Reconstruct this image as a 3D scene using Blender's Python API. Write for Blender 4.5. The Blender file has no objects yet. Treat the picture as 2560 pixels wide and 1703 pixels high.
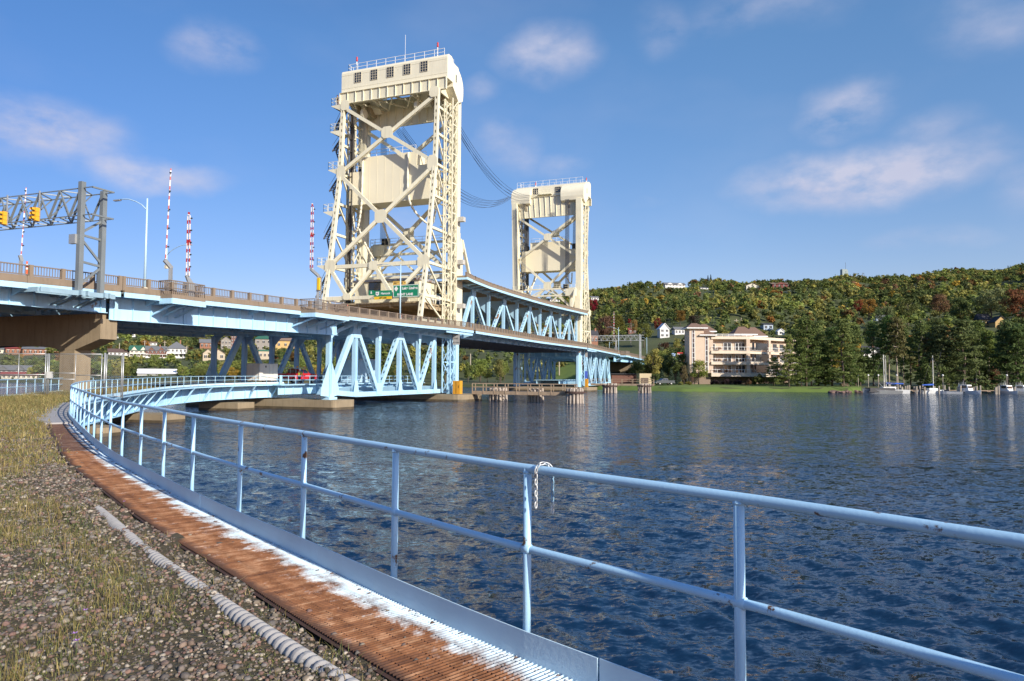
import bpy, math, random
import numpy as np
from mathutils import Vector as V, Matrix
C = bpy.context.scene
col = C.collection
R = math.radians
rnd = random.Random(7)
# ---------------- camera, sky, sun, exposure ----------------
FP = 1780.; EYE = 3.75; PT = math.atan(85.5/FP); RL = .006
cd = bpy.data.cameras.new('camera'); cam = bpy.data.objects.new('camera', cd); col.objects.link(cam)
cd.sensor_width = 36; cd.lens = 36*FP/2560; cd.clip_end = 6000; cd.clip_start = .05
U_ = V((0, -math.sin(PT), math.cos(PT))); F_ = V((0, math.cos(PT), math.sin(PT)))
cx = math.cos(RL)*V((1, 0, 0))+math.sin(RL)*U_; cy = -math.sin(RL)*V((1, 0, 0))+math.cos(RL)*U_
M = Matrix.Identity(4)
for i in range(3):
    M[i][0] = cx[i]; M[i][1] = cy[i]; M[i][2] = -F_[i]
M[2][3] = EYE
cam.matrix_world = M; C.camera = cam

def ray(x, y):
    a = (x-1280)/FP; b = (851.5-y)/FP
    a, b = a*math.cos(RL)-b*math.sin(RL), a*math.sin(RL)+b*math.cos(RL)
    return V((a, math.cos(PT)-b*math.sin(PT), math.sin(PT)+b*math.cos(PT)))
def at(x, y, Y):
    r = ray(x, y); return V((0, 0, EYE))+r*(Y/r.y)

SUN_EL = R(25); SUN_AZ = math.atan2(.67, -.74)
w = bpy.data.worlds.new('World'); C.world = w; w.use_nodes = True
nt = w.node_tree; nt.nodes.clear(); N = nt.nodes.new; LK = nt.links.new
def mnode(t, op, a, b=None, c=None):
    n = t.nodes.new('ShaderNodeMath'); n.operation = op
    for i, s in enumerate((a, b, c)):
        if s is None: continue
        if isinstance(s, (int, float)): n.inputs[i].default_value = s
        else: t.links.new(s, n.inputs[i])
    return n.outputs[0]
sky = N('ShaderNodeTexSky'); sky.sky_type = 'NISHITA'; sky.sun_disc = False
sky.sun_elevation = SUN_EL; sky.sun_rotation = SUN_AZ; sky.air_density = 1.0; sky.dust_density = .35; sky.ozone_density = 2.6; sky.altitude = 200
tc = N('ShaderNodeTexCoord')
ns = N('ShaderNodeTexNoise'); ns.inputs['Scale'].default_value = 13; ns.inputs['Detail'].default_value = 8; ns.inputs['Roughness'].default_value = .56
mp = N('ShaderNodeMapping'); mp.inputs['Scale'].default_value = (1, 1, 1.9); LK(tc.outputs['Generated'], mp.inputs['Vector']); LK(mp.outputs[0], ns.inputs['Vector'])
ns2 = N('ShaderNodeTexNoise'); ns2.inputs['Scale'].default_value = 5; ns2.inputs['Detail'].default_value = 4; LK(mp.outputs[0], ns2.inputs['Vector'])
# soft cloud banks: (x, y, half width, half height, strength) as seen in the photograph's sky
wn = N('ShaderNodeTexNoise'); wn.inputs['Scale'].default_value = 7; wn.inputs['Detail'].default_value = 5; LK(tc.outputs['Generated'], wn.inputs['Vector'])
ws = N('ShaderNodeVectorMath'); ws.operation = 'MULTIPLY_ADD'; LK(wn.outputs['Color'], ws.inputs[0]); ws.inputs[1].default_value = (.11, .11, .07); LK(tc.outputs['Generated'], ws.inputs[2])
wd_ = N('ShaderNodeVectorMath'); wd_.operation = 'SUBTRACT'; LK(ws.outputs[0], wd_.inputs[0]); wd_.inputs[1].default_value = (.055, .055, .035)
tot = None
for (x, y, wx, hy, s) in [(130, 330, 200, 90, .95), (390, 425, 190, 48, .8), (540, 115, 115, 60, .5), (1370, 150, 130, 95, .55), (1230, 240, 90, 45, .3),
        (1250, 370, 110, 80, .35), (1390, 400, 120, 50, .35), (2110, 270, 130, 80, .7), (2170, 440, 330, 85, 1.15), (2330, 340, 110, 60, .35), (1660, 60, 90, 70, .32),
        (1900, 20, 220, 60, .3), (2500, 60, 140, 80, .3), (1020, 560, 80, 60, .35), (2350, 600, 160, 34, .3), (1640, 520, 60, 20, .15), (0, 300, 90, 60, .4), (2550, 470, 70, 70, .3)]:
    c = ray(x, y).normalized(); r = wx*.92/FP; k = wx/hy
    sub = N('ShaderNodeVectorMath'); sub.operation = 'SUBTRACT'; LK(wd_.outputs[0], sub.inputs[0]); sub.inputs[1].default_value = c
    mu = N('ShaderNodeVectorMath'); mu.operation = 'MULTIPLY'; LK(sub.outputs[0], mu.inputs[0]); mu.inputs[1].default_value = (1/r, 1/r, k/r)
    ln = N('ShaderNodeVectorMath'); ln.operation = 'LENGTH'; LK(mu.outputs[0], ln.inputs[0])
    m = N('ShaderNodeMapRange'); m.interpolation_type = 'SMOOTHSTEP'; LK(ln.outputs['Value'], m.inputs[0])
    m.inputs[1].default_value = 1.15; m.inputs[2].default_value = .1; m.inputs[3].default_value = 0; m.inputs[4].default_value = s
    tot = m.outputs[0] if tot is None else mnode(nt, 'MAXIMUM', tot, m.outputs[0])
nz = mnode(nt, 'SUBTRACT', mnode(nt, 'MULTIPLY', ns.outputs['Fac'], 3.1), .85)
f = mnode(nt, 'MULTIPLY', tot, nz); f = mnode(nt, 'MAXIMUM', f, 0.0); f = mnode(nt, 'MINIMUM', f, .82)
veil = mnode(nt, 'MULTIPLY', mnode(nt, 'MAXIMUM', mnode(nt, 'SUBTRACT', ns2.outputs['Fac'], .5), 0.0), .25)
f = mnode(nt, 'MAXIMUM', f, veil)
# saturate the clear sky a little, then lay the clouds over it
sx = N('ShaderNodeSeparateXYZ'); LK(tc.outputs['Generated'], sx.inputs[0])
el = N('ShaderNodeMapRange'); LK(sx.outputs[2], el.inputs[0]); el.inputs[1].default_value = 0; el.inputs[2].default_value = .42
tint = N('ShaderNodeMix'); tint.data_type = 'RGBA'; LK(el.outputs[0], tint.inputs['Factor']); tint.inputs['A'].default_value = (.63, .525, .65, 1); tint.inputs['B'].default_value = (.86, .87, .92, 1)
azf = N('ShaderNodeMapRange'); LK(sx.outputs[0], azf.inputs[0]); azf.inputs[1].default_value = -.6; azf.inputs[2].default_value = .3
tint2 = N('ShaderNodeMix'); tint2.data_type = 'RGBA'; LK(azf.outputs[0], tint2.inputs['Factor']); tint2.inputs['A'].default_value = (.72, .76, .85, 1); tint2.inputs['B'].default_value = (1.22, 1.12, 1.04, 1)
tm2 = N('ShaderNodeVectorMath'); tm2.operation = 'MULTIPLY'; LK(tint.outputs['Result'], tm2.inputs[0]); LK(tint2.outputs['Result'], tm2.inputs[1])
hs = N('ShaderNodeHueSaturation'); hs.inputs['Saturation'].default_value = 1.18; LK(sky.outputs[0], hs.inputs['Color'])
cc = N('ShaderNodeMix'); cc.data_type = 'RGBA'; LK(ns2.outputs['Fac'], cc.inputs['Factor']); cc.inputs['A'].default_value = (2.5, 2.6, 3.6, 1); cc.inputs['B'].default_value = (4.4, 4.25, 4.7, 1)
mx = N('ShaderNodeMix'); mx.data_type = 'RGBA'; LK(f, mx.inputs['Factor']); tm_ = N('ShaderNodeVectorMath'); tm_.operation = 'MULTIPLY'; LK(hs.outputs[0], tm_.inputs[0]); LK(tm2.outputs[0], tm_.inputs[1]); LK(tm_.outputs[0], mx.inputs['A']); LK(cc.outputs['Result'], mx.inputs['B'])
bg = N('ShaderNodeBackground'); LK(mx.outputs['Result'], bg.inputs['Color']); bg.inputs['Strength'].default_value = .135
wo = N('ShaderNodeOutputWorld'); LK(bg.outputs[0], wo.inputs[0])
sd = bpy.data.lights.new('sun', 'SUN'); sd.energy = 4.5; sd.angle = R(.6); sd.color = (1, .92, .80)
sun = bpy.data.objects.new('sun', sd); col.objects.link(sun)
SD = V((math.sin(SUN_AZ)*math.cos(SUN_EL), math.cos(SUN_AZ)*math.cos(SUN_EL), math.sin(SUN_EL)))
sun.rotation_euler = SD.to_track_quat('Z', 'Y').to_euler()
C.view_settings.view_transform = 'Standard'; C.view_settings.look = 'None'; C.view_settings.exposure = .5; C.view_settings.gamma = 1
C.cycles.max_bounces = 6; C.cycles.transparent_max_bounces = 8; C.cycles.caustics_reflective = False; C.cycles.caustics_refractive = False
C.cycles.sample_clamp_indirect = 6
try: C.cycles.use_denoising = True
except Exception: pass

# ---------------- materials ----------------
MT = {}
def mat(name, c, rough=.6, metal=0, var=.12, scale=2., bump=0, bscale=20., rust=0, rscale=1.5, spec=.5, c2=None, attr=None, objcol=False, streak=0, rustc=(.16, .06, .02), cut=(.4, .6), alpha=None, trans=0):
    if name in MT: return MT[name]
    m = bpy.data.materials.new(name); m.use_nodes = True; t = m.node_tree; b = t.nodes['Principled BSDF']
    n = t.nodes.new
    tcn = n('ShaderNodeTexCoord'); geo = n('ShaderNodeNewGeometry')
    pos = tcn.outputs['Object']
    noi = n('ShaderNodeTexNoise'); noi.inputs['Scale'].default_value = scale; noi.inputs['Detail'].default_value = 5; t.links.new(pos, noi.inputs['Vector'])
    ramp = n('ShaderNodeMapRange'); t.links.new(noi.outputs['Fac'], ramp.inputs[0]); ramp.inputs[1].default_value = cut[0]-.15; ramp.inputs[2].default_value = cut[1]+.15
    mix = n('ShaderNodeMix'); mix.data_type = 'RGBA'; t.links.new(ramp.outputs[0], mix.inputs['Factor'])
    lo = c2 if c2 else tuple(max(0, x*(1-var)) for x in c); hi = c if c2 else tuple(min(1, x*(1+var)) for x in c)
    if attr or objcol:
        if attr:
            a = n('ShaderNodeAttribute'); a.attribute_name = attr; src = a.outputs['Color']
        else:
            a = n('ShaderNodeObjectInfo'); src = a.outputs['Color']
        v1 = n('ShaderNodeMapRange'); t.links.new(noi.outputs['Fac'], v1.inputs[0]); v1.inputs[1].default_value = .3; v1.inputs[2].default_value = .7; v1.inputs[3].default_value = 1-var; v1.inputs[4].default_value = 1+var
        sc = n('ShaderNodeVectorMath'); sc.operation = 'SCALE'; t.links.new(src, sc.inputs[0]); t.links.new(v1.outputs[0], sc.inputs['Scale'])
        out = sc.outputs[0]
    else:
        mix.inputs['A'].default_value = (*lo, 1); mix.inputs['B'].default_value = (*hi, 1); out = mix.outputs['Result']
    if streak:
        mp = n('ShaderNodeMapping'); mp.inputs['Scale'].default_value = (3, 3, .25); t.links.new(pos, mp.inputs['Vector'])
        n2 = n('ShaderNodeTexNoise'); n2.inputs['Scale'].default_value = 1.6; n2.inputs['Detail'].default_value = 4; t.links.new(mp.outputs[0], n2.inputs['Vector'])
        r2 = n('ShaderNodeMapRange'); t.links.new(n2.outputs['Fac'], r2.inputs[0]); r2.inputs[1].default_value = .5; r2.inputs[2].default_value = .75; r2.inputs[4].default_value = streak
        m2 = n('ShaderNodeMix'); m2.data_type = 'RGBA'; t.links.new(r2.outputs[0], m2.inputs['Factor']); t.links.new(out, m2.inputs['A']); m2.inputs['B'].default_value = (c[0]*.45, c[1]*.42, c[2]*.38, 1)
        out = m2.outputs['Result']
    if rust:
        n3 = n('ShaderNodeTexNoise'); n3.inputs['Scale'].default_value = rscale; n3.inputs['Detail'].default_value = 9; n3.inputs['Roughness'].default_value = .65; t.links.new(pos, n3.inputs['Vector'])
        r3 = n('ShaderNodeMapRange'); t.links.new(n3.outputs['Fac'], r3.inputs[0]); r3.inputs[1].default_value = .73-.13*rust; r3.inputs[2].default_value = .77-.13*rust
        m3 = n('ShaderNodeMix'); m3.data_type = 'RGBA'; t.links.new(r3.outputs[0], m3.inputs['Factor']); t.links.new(out, m3.inputs['A']); m3.inputs['B'].default_value = (*rustc, 1)
        out = m3.outputs['Result']
    t.links.new(out, b.inputs['Base Color'])
    b.inputs['Roughness'].default_value = rough; b.inputs['Metallic'].default_value = metal
    b.inputs['Specular IOR Level'].default_value = spec
    if trans: b.inputs['Transmission Weight'].default_value = trans
    if alpha is not None: b.inputs['Alpha'].default_value = alpha
    if bump:
        nb = n('ShaderNodeTexNoise'); nb.inputs['Scale'].default_value = bscale; nb.inputs['Detail'].default_value = 5; t.links.new(pos, nb.inputs['Vector'])
        bp = n('ShaderNodeBump'); bp.inputs['Strength'].default_value = bump; bp.inputs['Distance'].default_value = .05; t.links.new(nb.outputs['Fac'], bp.inputs['Height']); t.links.new(bp.outputs[0], b.inputs['Normal'])
    MT[name] = m; return m
BLUE = (.43, .69, .89)
blue = mat('blue_bridge_paint', BLUE, .55, var=.07, scale=.6, rust=.55, rscale=.55, streak=.22, rustc=(.30, .17, .08))
bluerust = mat('rusty_blue_paint', BLUE, .6, var=.1, scale=.6, rust=1.0, rscale=.5, streak=.4, rustc=(.26, .12, .045))
bluerail = mat('blue_rail_paint', (.43, .68, .88), .38, var=.06, scale=3, rust=.95, rscale=6, bump=.04, bscale=60, rustc=(.13, .06, .02))
bluetoe = mat('blue_toe_paint', (.60, .76, .84), .5, var=.05, scale=3, rust=.4, rscale=9, bump=.04, bscale=30)
cream = mat('cream_tower_paint', (.75, .705, .53), .55, var=.07, scale=.5, rust=.3, rscale=.9, streak=.26, rustc=(.40, .29, .15))
creamw = mat('cream_wall_panels', (.78, .735, .57), .6, var=.05, scale=.7, rust=.42, rscale=.8, streak=.12, rustc=(.42, .33, .2))
conc = mat('tan_concrete', (.29, .225, .145), .85, var=.14, scale=.7, bump=.25, bscale=6, streak=.45, rust=.3, rustc=(.2, .12, .06))
parap = mat('brown_parapet_concrete', (.235, .18, .13), .85, var=.1, scale=.8, bump=.15, bscale=8, streak=.3)
railbrown = mat('brown_rail_metal', (.20, .16, .13), .6, var=.1, scale=3)
steel = mat('grey_galvanised_steel', (.17, .19, .21), .5, .3, var=.12, scale=1.5, rust=.15)
galv = mat('light_galvanised', (.42, .43, .43), .4, .5, var=.08, scale=6)
dark = mat('dark_metal', (.03, .032, .035), .6)
rope = mat('dark_steel_rope', (.035, .04, .055), .6)
glass = mat('dark_window_glass', (.025, .03, .04), .08, spec=.8, var=.1)
white = mat('white_paint', (.78, .78, .76), .5, var=.04)
red = mat('red_paint', (.50, .03, .03), .4, var=.08)
yellow = mat('yellow_signal_paint', (.72, .38, .03), .45, var=.05)
lampblue = mat('pale_lamp_pole_paint', (.45, .62, .74), .45, var=.05, rust=.05)
green = mat('green_sign_sheet', (.01, .22, .11), .4, var=.05)
wood = mat('weathered_wood', (.44, .37, .31), .9, var=.3, scale=2, bump=.3, bscale=12, streak=.5)
woodtan = mat('tan_timber', (.34, .25, .17), .85, var=.2, scale=2, streak=.3)
black = mat('black_rubber', (.012, .012, .012), .8)

# ---------------- builders ----------------
ORG = {}
class MB:
    def __init__(s): s.v = []; s.f = []
    def add(s, vs, fs):
        k = len(s.v); s.v += [tuple(p) for p in vs]; s.f += [tuple(i+k for i in f) for f in fs]; return s
    def bar(s, p, q, w, h, side=None):
        p = V(p); q = V(q); L = (q-p)
        if L.length < 1e-6: return s
        d = L.normalized()
        if side is None: side = V((0, 0, 1)).cross(d); side = V((1, 0, 0)) if side.length < 1e-3 else side
        sd_ = V(side); sd_ = (sd_-d*sd_.dot(d)).normalized(); up = d.cross(sd_)
        a = sd_*w/2; b = up*h/2
        vs = [p-a-b, p+a-b, p+a+b, p-a+b, q-a-b, q+a-b, q+a+b, q-a+b]
        return s.add(vs, [(0, 3, 2, 1), (4, 5, 6, 7), (0, 1, 5, 4), (1, 2, 6, 5), (2, 3, 7, 6), (3, 0, 4, 7)])
    def box(s, lo, hi, fr=None):
        x0, y0, z0 = lo; x1, y1, z1 = hi
        vs = [(x0, y0, z0), (x1, y0, z0), (x1, y1, z0), (x0, y1, z0), (x0, y0, z1), (x1, y0, z1), (x1, y1, z1), (x0, y1, z1)]
        if fr: vs = [fr(*p) for p in vs]
        return s.add(vs, [(0, 3, 2, 1), (4, 5, 6, 7), (0, 1, 5, 4), (1, 2, 6, 5), (2, 3, 7, 6), (3, 0, 4, 7)])
    def prism(s, pts, vec):
        n = len(pts); vec = V(vec); a = [V(p) for p in pts]; b = [p+vec for p in a]
        return s.add(a+b, [tuple(range(n))[::-1], tuple(range(n, 2*n))]+[(i, (i+1) % n, (i+1) % n+n, i+n) for i in range(n)])
    def tube(s, pts, r, n=8, cap=True, radii=None):
        P = [V(p) for p in pts]; k0 = len(s.v); prev = None; m = len(P)
        for i, p in enumerate(P):
            d = (P[min(i+1, m-1)]-P[max(i-1, 0)]).normalized()
            if prev is None: x = d.orthogonal().normalized()
            else: x = (prev-d*prev.dot(d)).normalized()
            prev = x; y = d.cross(x); rr = radii[i] if radii else r
            for j in range(n):
                a = 2*math.pi*j/n; s.v.append(tuple(p+(x*math.cos(a)+y*math.sin(a))*rr))
        for i in range(m-1):
            for j in range(n):
                s.f.append((k0+i*n+j, k0+i*n+(j+1) % n, k0+(i+1)*n+(j+1) % n, k0+(i+1)*n+j))
        if cap: s.f.append(tuple(k0+j for j in range(n))[::-1]); s.f.append(tuple(k0+(m-1)*n+j for j in range(n)))
        return s
    def pbeam(s, p, q, side, ws, wd, pitch=.95, t=.03):
        """box member: solid webs facing +-side, perforated cover plates on the other two faces"""
        p = V(p); q = V(q); d = (q-p).normalized(); L = (q-p).length
        sd_ = V(side); sd_ = (sd_-d*sd_.dot(d)).normalized(); c = d.cross(sd_)
        for e in (-1, 1): s.bar(p+sd_*e*ws/2, q+sd_*e*ws/2, t, wd, sd_)
        n = max(2, int(L/pitch)); g = ws*.28
        for e in (-1, 1):
            o = c*e*(wd/2-t/2)
            for e2 in (-1, 1): s.bar(p+o+sd_*e2*(ws/2-g/2-t/2), q+o+sd_*e2*(ws/2-g/2-t/2), g, t, sd_)
            for i in range(n+1):
                a = i*L/n-L/n*.29; b = i*L/n+L/n*.29; a = max(a, 0); b = min(b, L)
                s.bar(p+o+d*a, p+o+d*b, ws-2*g-t, t*.9, sd_)
        return s
    def sphere(s, c, r, n=8, m=6, sq=(1, 1, 1)):
        c = V(c); k = len(s.v)
        for i in range(m+1):
            th = math.pi*i/m
            for j in range(n):
                a = 2*math.pi*j/n; s.v.append((c.x+r*sq[0]*math.sin(th)*math.cos(a), c.y+r*sq[1]*math.sin(th)*math.sin(a), c.z+r*sq[2]*math.cos(th)))
        for i in range(m):
            for j in range(n): s.f.append((k+i*n+j, k+(i+1)*n+j, k+(i+1)*n+(j+1) % n, k+i*n+(j+1) % n))
        return s
    def build(s, name, m, parent=None, smooth=False, label=None):
        me = bpy.data.meshes.new(name); o = bpy.data.objects.new(name, me); col.objects.link(o)
        off = V((0, 0, 0))
        if parent is not None:
            o.parent = parent; rt = parent
            while rt.parent is not None: rt = rt.parent
            off = ORG.get(rt.name, V((0, 0, 0)))
        me.from_pydata([tuple(V(p)-off) for p in s.v] if off.length else s.v, [], s.f); me.validate(); me.update()
        if m: me.materials.append(m)
        if smooth: me.polygons.foreach_set('use_smooth', [True]*len(me.polygons))
        if label: o['label'] = label
        return o
def tag(o, label=None, cat=None, group=None, kind=None):
    if label: o['label'] = label
    if cat: o['category'] = cat
    if group: o['group'] = group
    if kind: o['kind'] = kind
    return o
def thing(name, label, cat, loc=(0, 0, 0), group=None, rz=0, world=True):
    """Empty at the thing's base; with world=True its parts are given in world coordinates"""
    o = bpy.data.objects.new(name, None); col.objects.link(o); o.location = loc; o.rotation_euler = (0, 0, rz); o.empty_display_size = .3
    if world: ORG[o.name] = V(loc)
    return tag(o, label, cat, group)
def kids(o): return [c for c in bpy.data.objects if c.parent == o]
def copy_tree(o, loc=None, rz=None, label=None, par=None, ch=None):
    c = o.copy(); col.objects.link(c); c.parent = par
    if loc is not None: c.location = loc
    if rz is not None: c.rotation_euler = (0, 0, rz)
    if label: c['label'] = label
    for k in kids(o): copy_tree(k, par=c)
    return c
def textmesh(txt, size, mt, name, parent, org, xd, yd, off=.012, align='CENTER', bold=0):
    cu = bpy.data.curves.new('t', 'FONT'); cu.body = txt; cu.size = size; cu.align_x = align; cu.align_y = 'CENTER'; cu.offset = bold
    t = bpy.data.objects.new('t', cu); col.objects.link(t); bpy.context.view_layer.update()
    me = bpy.data.meshes.new_from_object(t.evaluated_get(bpy.context.evaluated_depsgraph_get()))
    xd = V(xd).normalized(); yd = V(yd).normalized(); zd = xd.cross(yd); mb = MB()
    mb.v = [tuple(V(org)+xd*p.co.x+yd*p.co.y+zd*off) for p in me.vertices]; mb.f = [tuple(p.vertices) for p in me.polygons]
    bpy.data.objects.remove(t); bpy.data.curves.remove(cu); bpy.data.meshes.remove(me)
    return mb.build(name, mt, parent)

# bridge frame: u along the bridge (away), v across (away to the left), z up
TH = R(21.0); DV = V((math.sin(TH), math.cos(TH), 0)); NV = V((-math.cos(TH), math.sin(TH), 0)); ZV = V((0, 0, 1))
O0 = V((-7.96, 105.7, 0)); UC = 32.2; W = 15.6; VC = 7.8
def B(u, v, z): return O0+DV*u+NV*v+V((0, 0, z))
def mir(u): return 2*UC-u
def npmesh(name, verts, faces, m, parent=None, attr=None, smooth=False):
    """verts (n,3), faces (k,c) numpy arrays; attr = per-vertex rgb"""
    me = bpy.data.meshes.new(name); nv = len(verts); k, c = faces.shape
    me.vertices.add(nv); me.vertices.foreach_set('co', np.ascontiguousarray(verts, dtype=np.float32).ravel())
    me.loops.add(k*c); me.loops.foreach_set('vertex_index', np.ascontiguousarray(faces, dtype=np.int32).ravel())
    me.polygons.add(k); me.polygons.foreach_set('loop_start', np.arange(k, dtype=np.int32)*c)
    try: me.polygons.foreach_set('loop_total', np.full(k, c, dtype=np.int32))
    except Exception: pass
    if smooth: me.polygons.foreach_set('use_smooth', np.ones(k, dtype=bool))
    me.update(calc_edges=True)
    if attr is not None:
        a = me.color_attributes.new('Col', 'FLOAT_COLOR', 'POINT'); z = np.ones((nv, 4), np.float32); z[:, :3] = attr; a.data.foreach_set('color', z.ravel())
    me.materials.append(m); o = bpy.data.objects.new(name, me); col.objects.link(o)
    if parent is not None: o.parent = parent
    return o
# ---------------- water, terrain ----------------
def waves():
    g = np.random.default_rng(3)
    ang = np.concatenate([np.linspace(-math.pi*.42, math.pi*.42, 61), np.linspace(-math.pi*.42, math.pi*.42, 61)])
    a = np.linspace(-.98, 1.02, 700); ys = [1.3]
    while ys[-1] < 30: ys.append(ys[-1]*1.011)
    while ys[-1] < 260: ys.append(ys[-1]*1.016)
    while ys[-1] < 3000: ys.append(ys[-1]*1.25)
    ys = np.array(ys); A, Y = np.meshgrid(a, ys); X = A*Y
    Z = np.zeros_like(X); cell = np.maximum(np.gradient(ys)[:, None]*np.ones_like(A), Y*(a[1]-a[0]))
    wd = math.radians(205)
    for i in range(120):
        lam = .14*(1.3/.14)**g.random(); th = wd+g.normal()*.7; k = 2*math.pi/lam
        amp = .0062*lam**.95; ph = g.random()*6.28
        wx, wy = math.cos(th)*k, math.sin(th)*k
        p = X*wx+Y*wy+ph+1.1*np.sin(X*wx*.11+Y*wy*.17+ph*2)
        Z += amp*(.55*np.sin(p)+.45*(1-2*np.abs(np.sin(p/2))))*np.clip((lam/cell-2.0)/2.2, 0, 1)
    gust = .75+.35*np.sin(X*.07+1.3*np.sin(Y*.05))*np.sin(Y*.09+X*.02)
    Z *= gust; Z -= .0
    n, m = X.shape; v = np.stack([X, Y, Z], -1).reshape(-1, 3)
    i = (np.arange(n-1)[:, None]*m+np.arange(m-1)[None]).ravel()
    f = np.stack([i, i+1, i+m+1, i+m], 1)
    return v, f
wm = bpy.data.materials.new('lake_water'); wm.use_nodes = True; t = wm.node_tree; b = t.nodes['Principled BSDF']
b.inputs['Base Color'].default_value = (.005, .024, .06, 1); b.inputs['Roughness'].default_value = .07; b.inputs['IOR'].default_value = 1.33
g = t.nodes.new('ShaderNodeNewGeometry'); acc = g.outputs['Normal']
def vm(op, a_, b2=None, sc=None):
    n_ = t.nodes.new('ShaderNodeVectorMath'); n_.operation = op
    for i_, q in enumerate((a_, b2)):
        if q is None: continue
        if isinstance(q, tuple): n_.inputs[i_].default_value = q
        else: t.links.new(q, n_.inputs[i_])
    if sc is not None:
        if isinstance(sc, float): n_.inputs['Scale'].default_value = sc
        else: t.links.new(sc, n_.inputs['Scale'])
    return n_.outputs[0]
gn = t.nodes.new('ShaderNodeTexNoise'); gn.inputs['Scale'].default_value = .035; gn.inputs['Detail'].default_value = 5; gn.inputs['Roughness'].default_value = .6
mp0 = t.nodes.new('ShaderNodeMapping'); mp0.inputs['Scale'].default_value = (1, 2.6, 1); t.links.new(g.outputs['Position'], mp0.inputs['Vector']); t.links.new(mp0.outputs[0], gn.inputs['Vector'])
gust = mnode(t, 'ADD', mnode(t, 'MULTIPLY', gn.outputs['Fac'], 1.9), .05)
sp0 = t.nodes.new('ShaderNodeSeparateXYZ'); t.links.new(g.outputs['Position'], sp0.inputs[0]); mr0 = t.nodes.new('ShaderNodeMapRange'); t.links.new(sp0.outputs[1], mr0.inputs[0])
mr0.inputs[1].default_value = 14; mr0.inputs[2].default_value = 85; mr0.inputs[3].default_value = 1; mr0.inputs[4].default_value = 1.9; gust = mnode(t, 'MULTIPLY', gust, mr0.outputs[0])   # rougher in mid channel than in the lee of the bank
for sc, k_, asp, rt in ((.6, .36, 2.0, .35), (3.2, .85, 1.9, .3), (10, .6, 1.5, .2)):      # wave slopes taken straight from vector noise
    mp = t.nodes.new('ShaderNodeMapping'); mp.inputs['Scale'].default_value = (1, asp, 1); mp.inputs['Rotation'].default_value = (0, 0, rt); t.links.new(g.outputs['Position'], mp.inputs['Vector'])
    n_ = t.nodes.new('ShaderNodeTexNoise'); n_.inputs['Scale'].default_value = sc; n_.inputs['Detail'].default_value = 3; n_.inputs['Distortion'].default_value = .4; t.links.new(mp.outputs[0], n_.inputs['Vector'])
    sl_ = vm('MULTIPLY', vm('SUBTRACT', n_.outputs['Color'], (.5, .5, .5)), (.62*k_, 1.1*k_, 0)); acc = vm('ADD', acc, vm('SCALE', sl_, None, gust))
prev = vm('NORMALIZE', acc)
t.links.new(prev, b.inputs['Normal'])
v, f = waves(); wat = npmesh('water', v, f, wm, smooth=True); tag(wat, kind='structure')

SH = np.array([[-1.2, 245], [-.5, 245], [-.25, 240], [-.08, 215], [.04, 205], [.12, 184], [.24, 168], [.38, 171], [.47, 168], [.53, 180], [.62, 192], [.75, 196], [1.3, 205]])
def shore(a): return np.interp(a, SH[:, 0], SH[:, 1])
def terr(X, Y):
    a = X/np.maximum(Y, 1.); d = Y-shore(a)
    top = np.interp(a, [-.8, -.2, .1, .3, .5, .75], [62, 72, 107, 117, 122, 153])
    k = np.interp(d, [-60, -12, 0, 3, 30, 70, 110, 180, 260, 400, 560, 700, 830, 1500], [-.05, -.04, -.006, .009, .012, .02, .11, .24, .36, .60, .80, .92, 1.0, .96])
    z = k*top
    z += np.where(d > 60, (np.sin(X*.031+1)*np.sin(Y*.027)+.6*np.sin(X*.07-Y*.05))*np.clip((d-60)/200, 0, 1)*4, 0)
    return z
def tz(X, Y): return float(terr(np.array(float(X)), np.array(float(Y))))
def hit(px, py, y0=150, y1=1400):
    """where the sight line through a photo pixel meets the terrain"""
    r = ray(px, py); Y = y0
    while Y < y1:
        P = V((0, 0, EYE))+r*(Y/r.y)
        if P.z <= tz(P.x, P.y): return V((P.x, P.y, tz(P.x, P.y)))
        Y += 1.0
    return P
aa = np.linspace(-1.25, 1.35, 420); yy = np.concatenate([np.linspace(140, 300, 110), np.linspace(304, 1000, 130), np.linspace(1010, 1700, 20)])
A, Y = np.meshgrid(aa, yy); X = A*Y; Z = terr(X, Y); n, m = X.shape
i = (np.arange(n-1)[:, None]*m+np.arange(m-1)[None]).ravel()
gm = mat('hill_ground', (.085, .10, .030), .95, c2=(.045, .055, .018), scale=.05, bump=.6, bscale=.8)
ter = npmesh('hill', np.stack([X, Y, Z], -1).reshape(-1, 3), np.stack([i, i+1, i+m+1, i+m], 1), gm, smooth=True); tag(ter, kind='structure')

# ---------------- curved trestle the photographer stands on ----------------
RP = [(22, -19), (15, -12), (9, -5.6), (5, -1.4), (2.75, .95), (1.65, 2.31), (.98, 3.11), (.09, 4.02), (-.8, 5.03), (-1.77, 6.19), (-2.75, 7.32), (-3.8, 8.6), (-4.75, 9.8), (-5.9, 11.25), (-6.95, 12.6), (-9.3, 15.9), (-11.7, 19.4), (-15.2, 24.6), (-18.9, 30.9), (-21.7, 36.2), (-23.8, 41.4), (-26.1, 48.8), (-27.5, 53.8), (-28.6, 57.8), (-29.2, 61.5), (-29.3, 65.5), (-28.7, 69.4), (-27.1, 73.2)]
J = B(-32.4, 5.3, 0); J2 = B(-27, 5.3, 0)
RP += [(J.x, J.y), (J2.x, J2.y)]
def catmull(P, n=24):
    P = [np.array(p, float) for p in P]; out = []
    for i in range(1, len(P)-2):
        p0, p1, p2, p3 = P[i-1:i+3]
        for k in range(n):
            t = k/n; out.append(.5*(2*p1+(p2-p0)*t+(2*p0-5*p1+4*p2-p3)*t*t+(3*p1-p0-3*p2+p3)*t**3))
    out.append(P[-2]); return np.array(out)
pc = catmull(RP)
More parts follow.
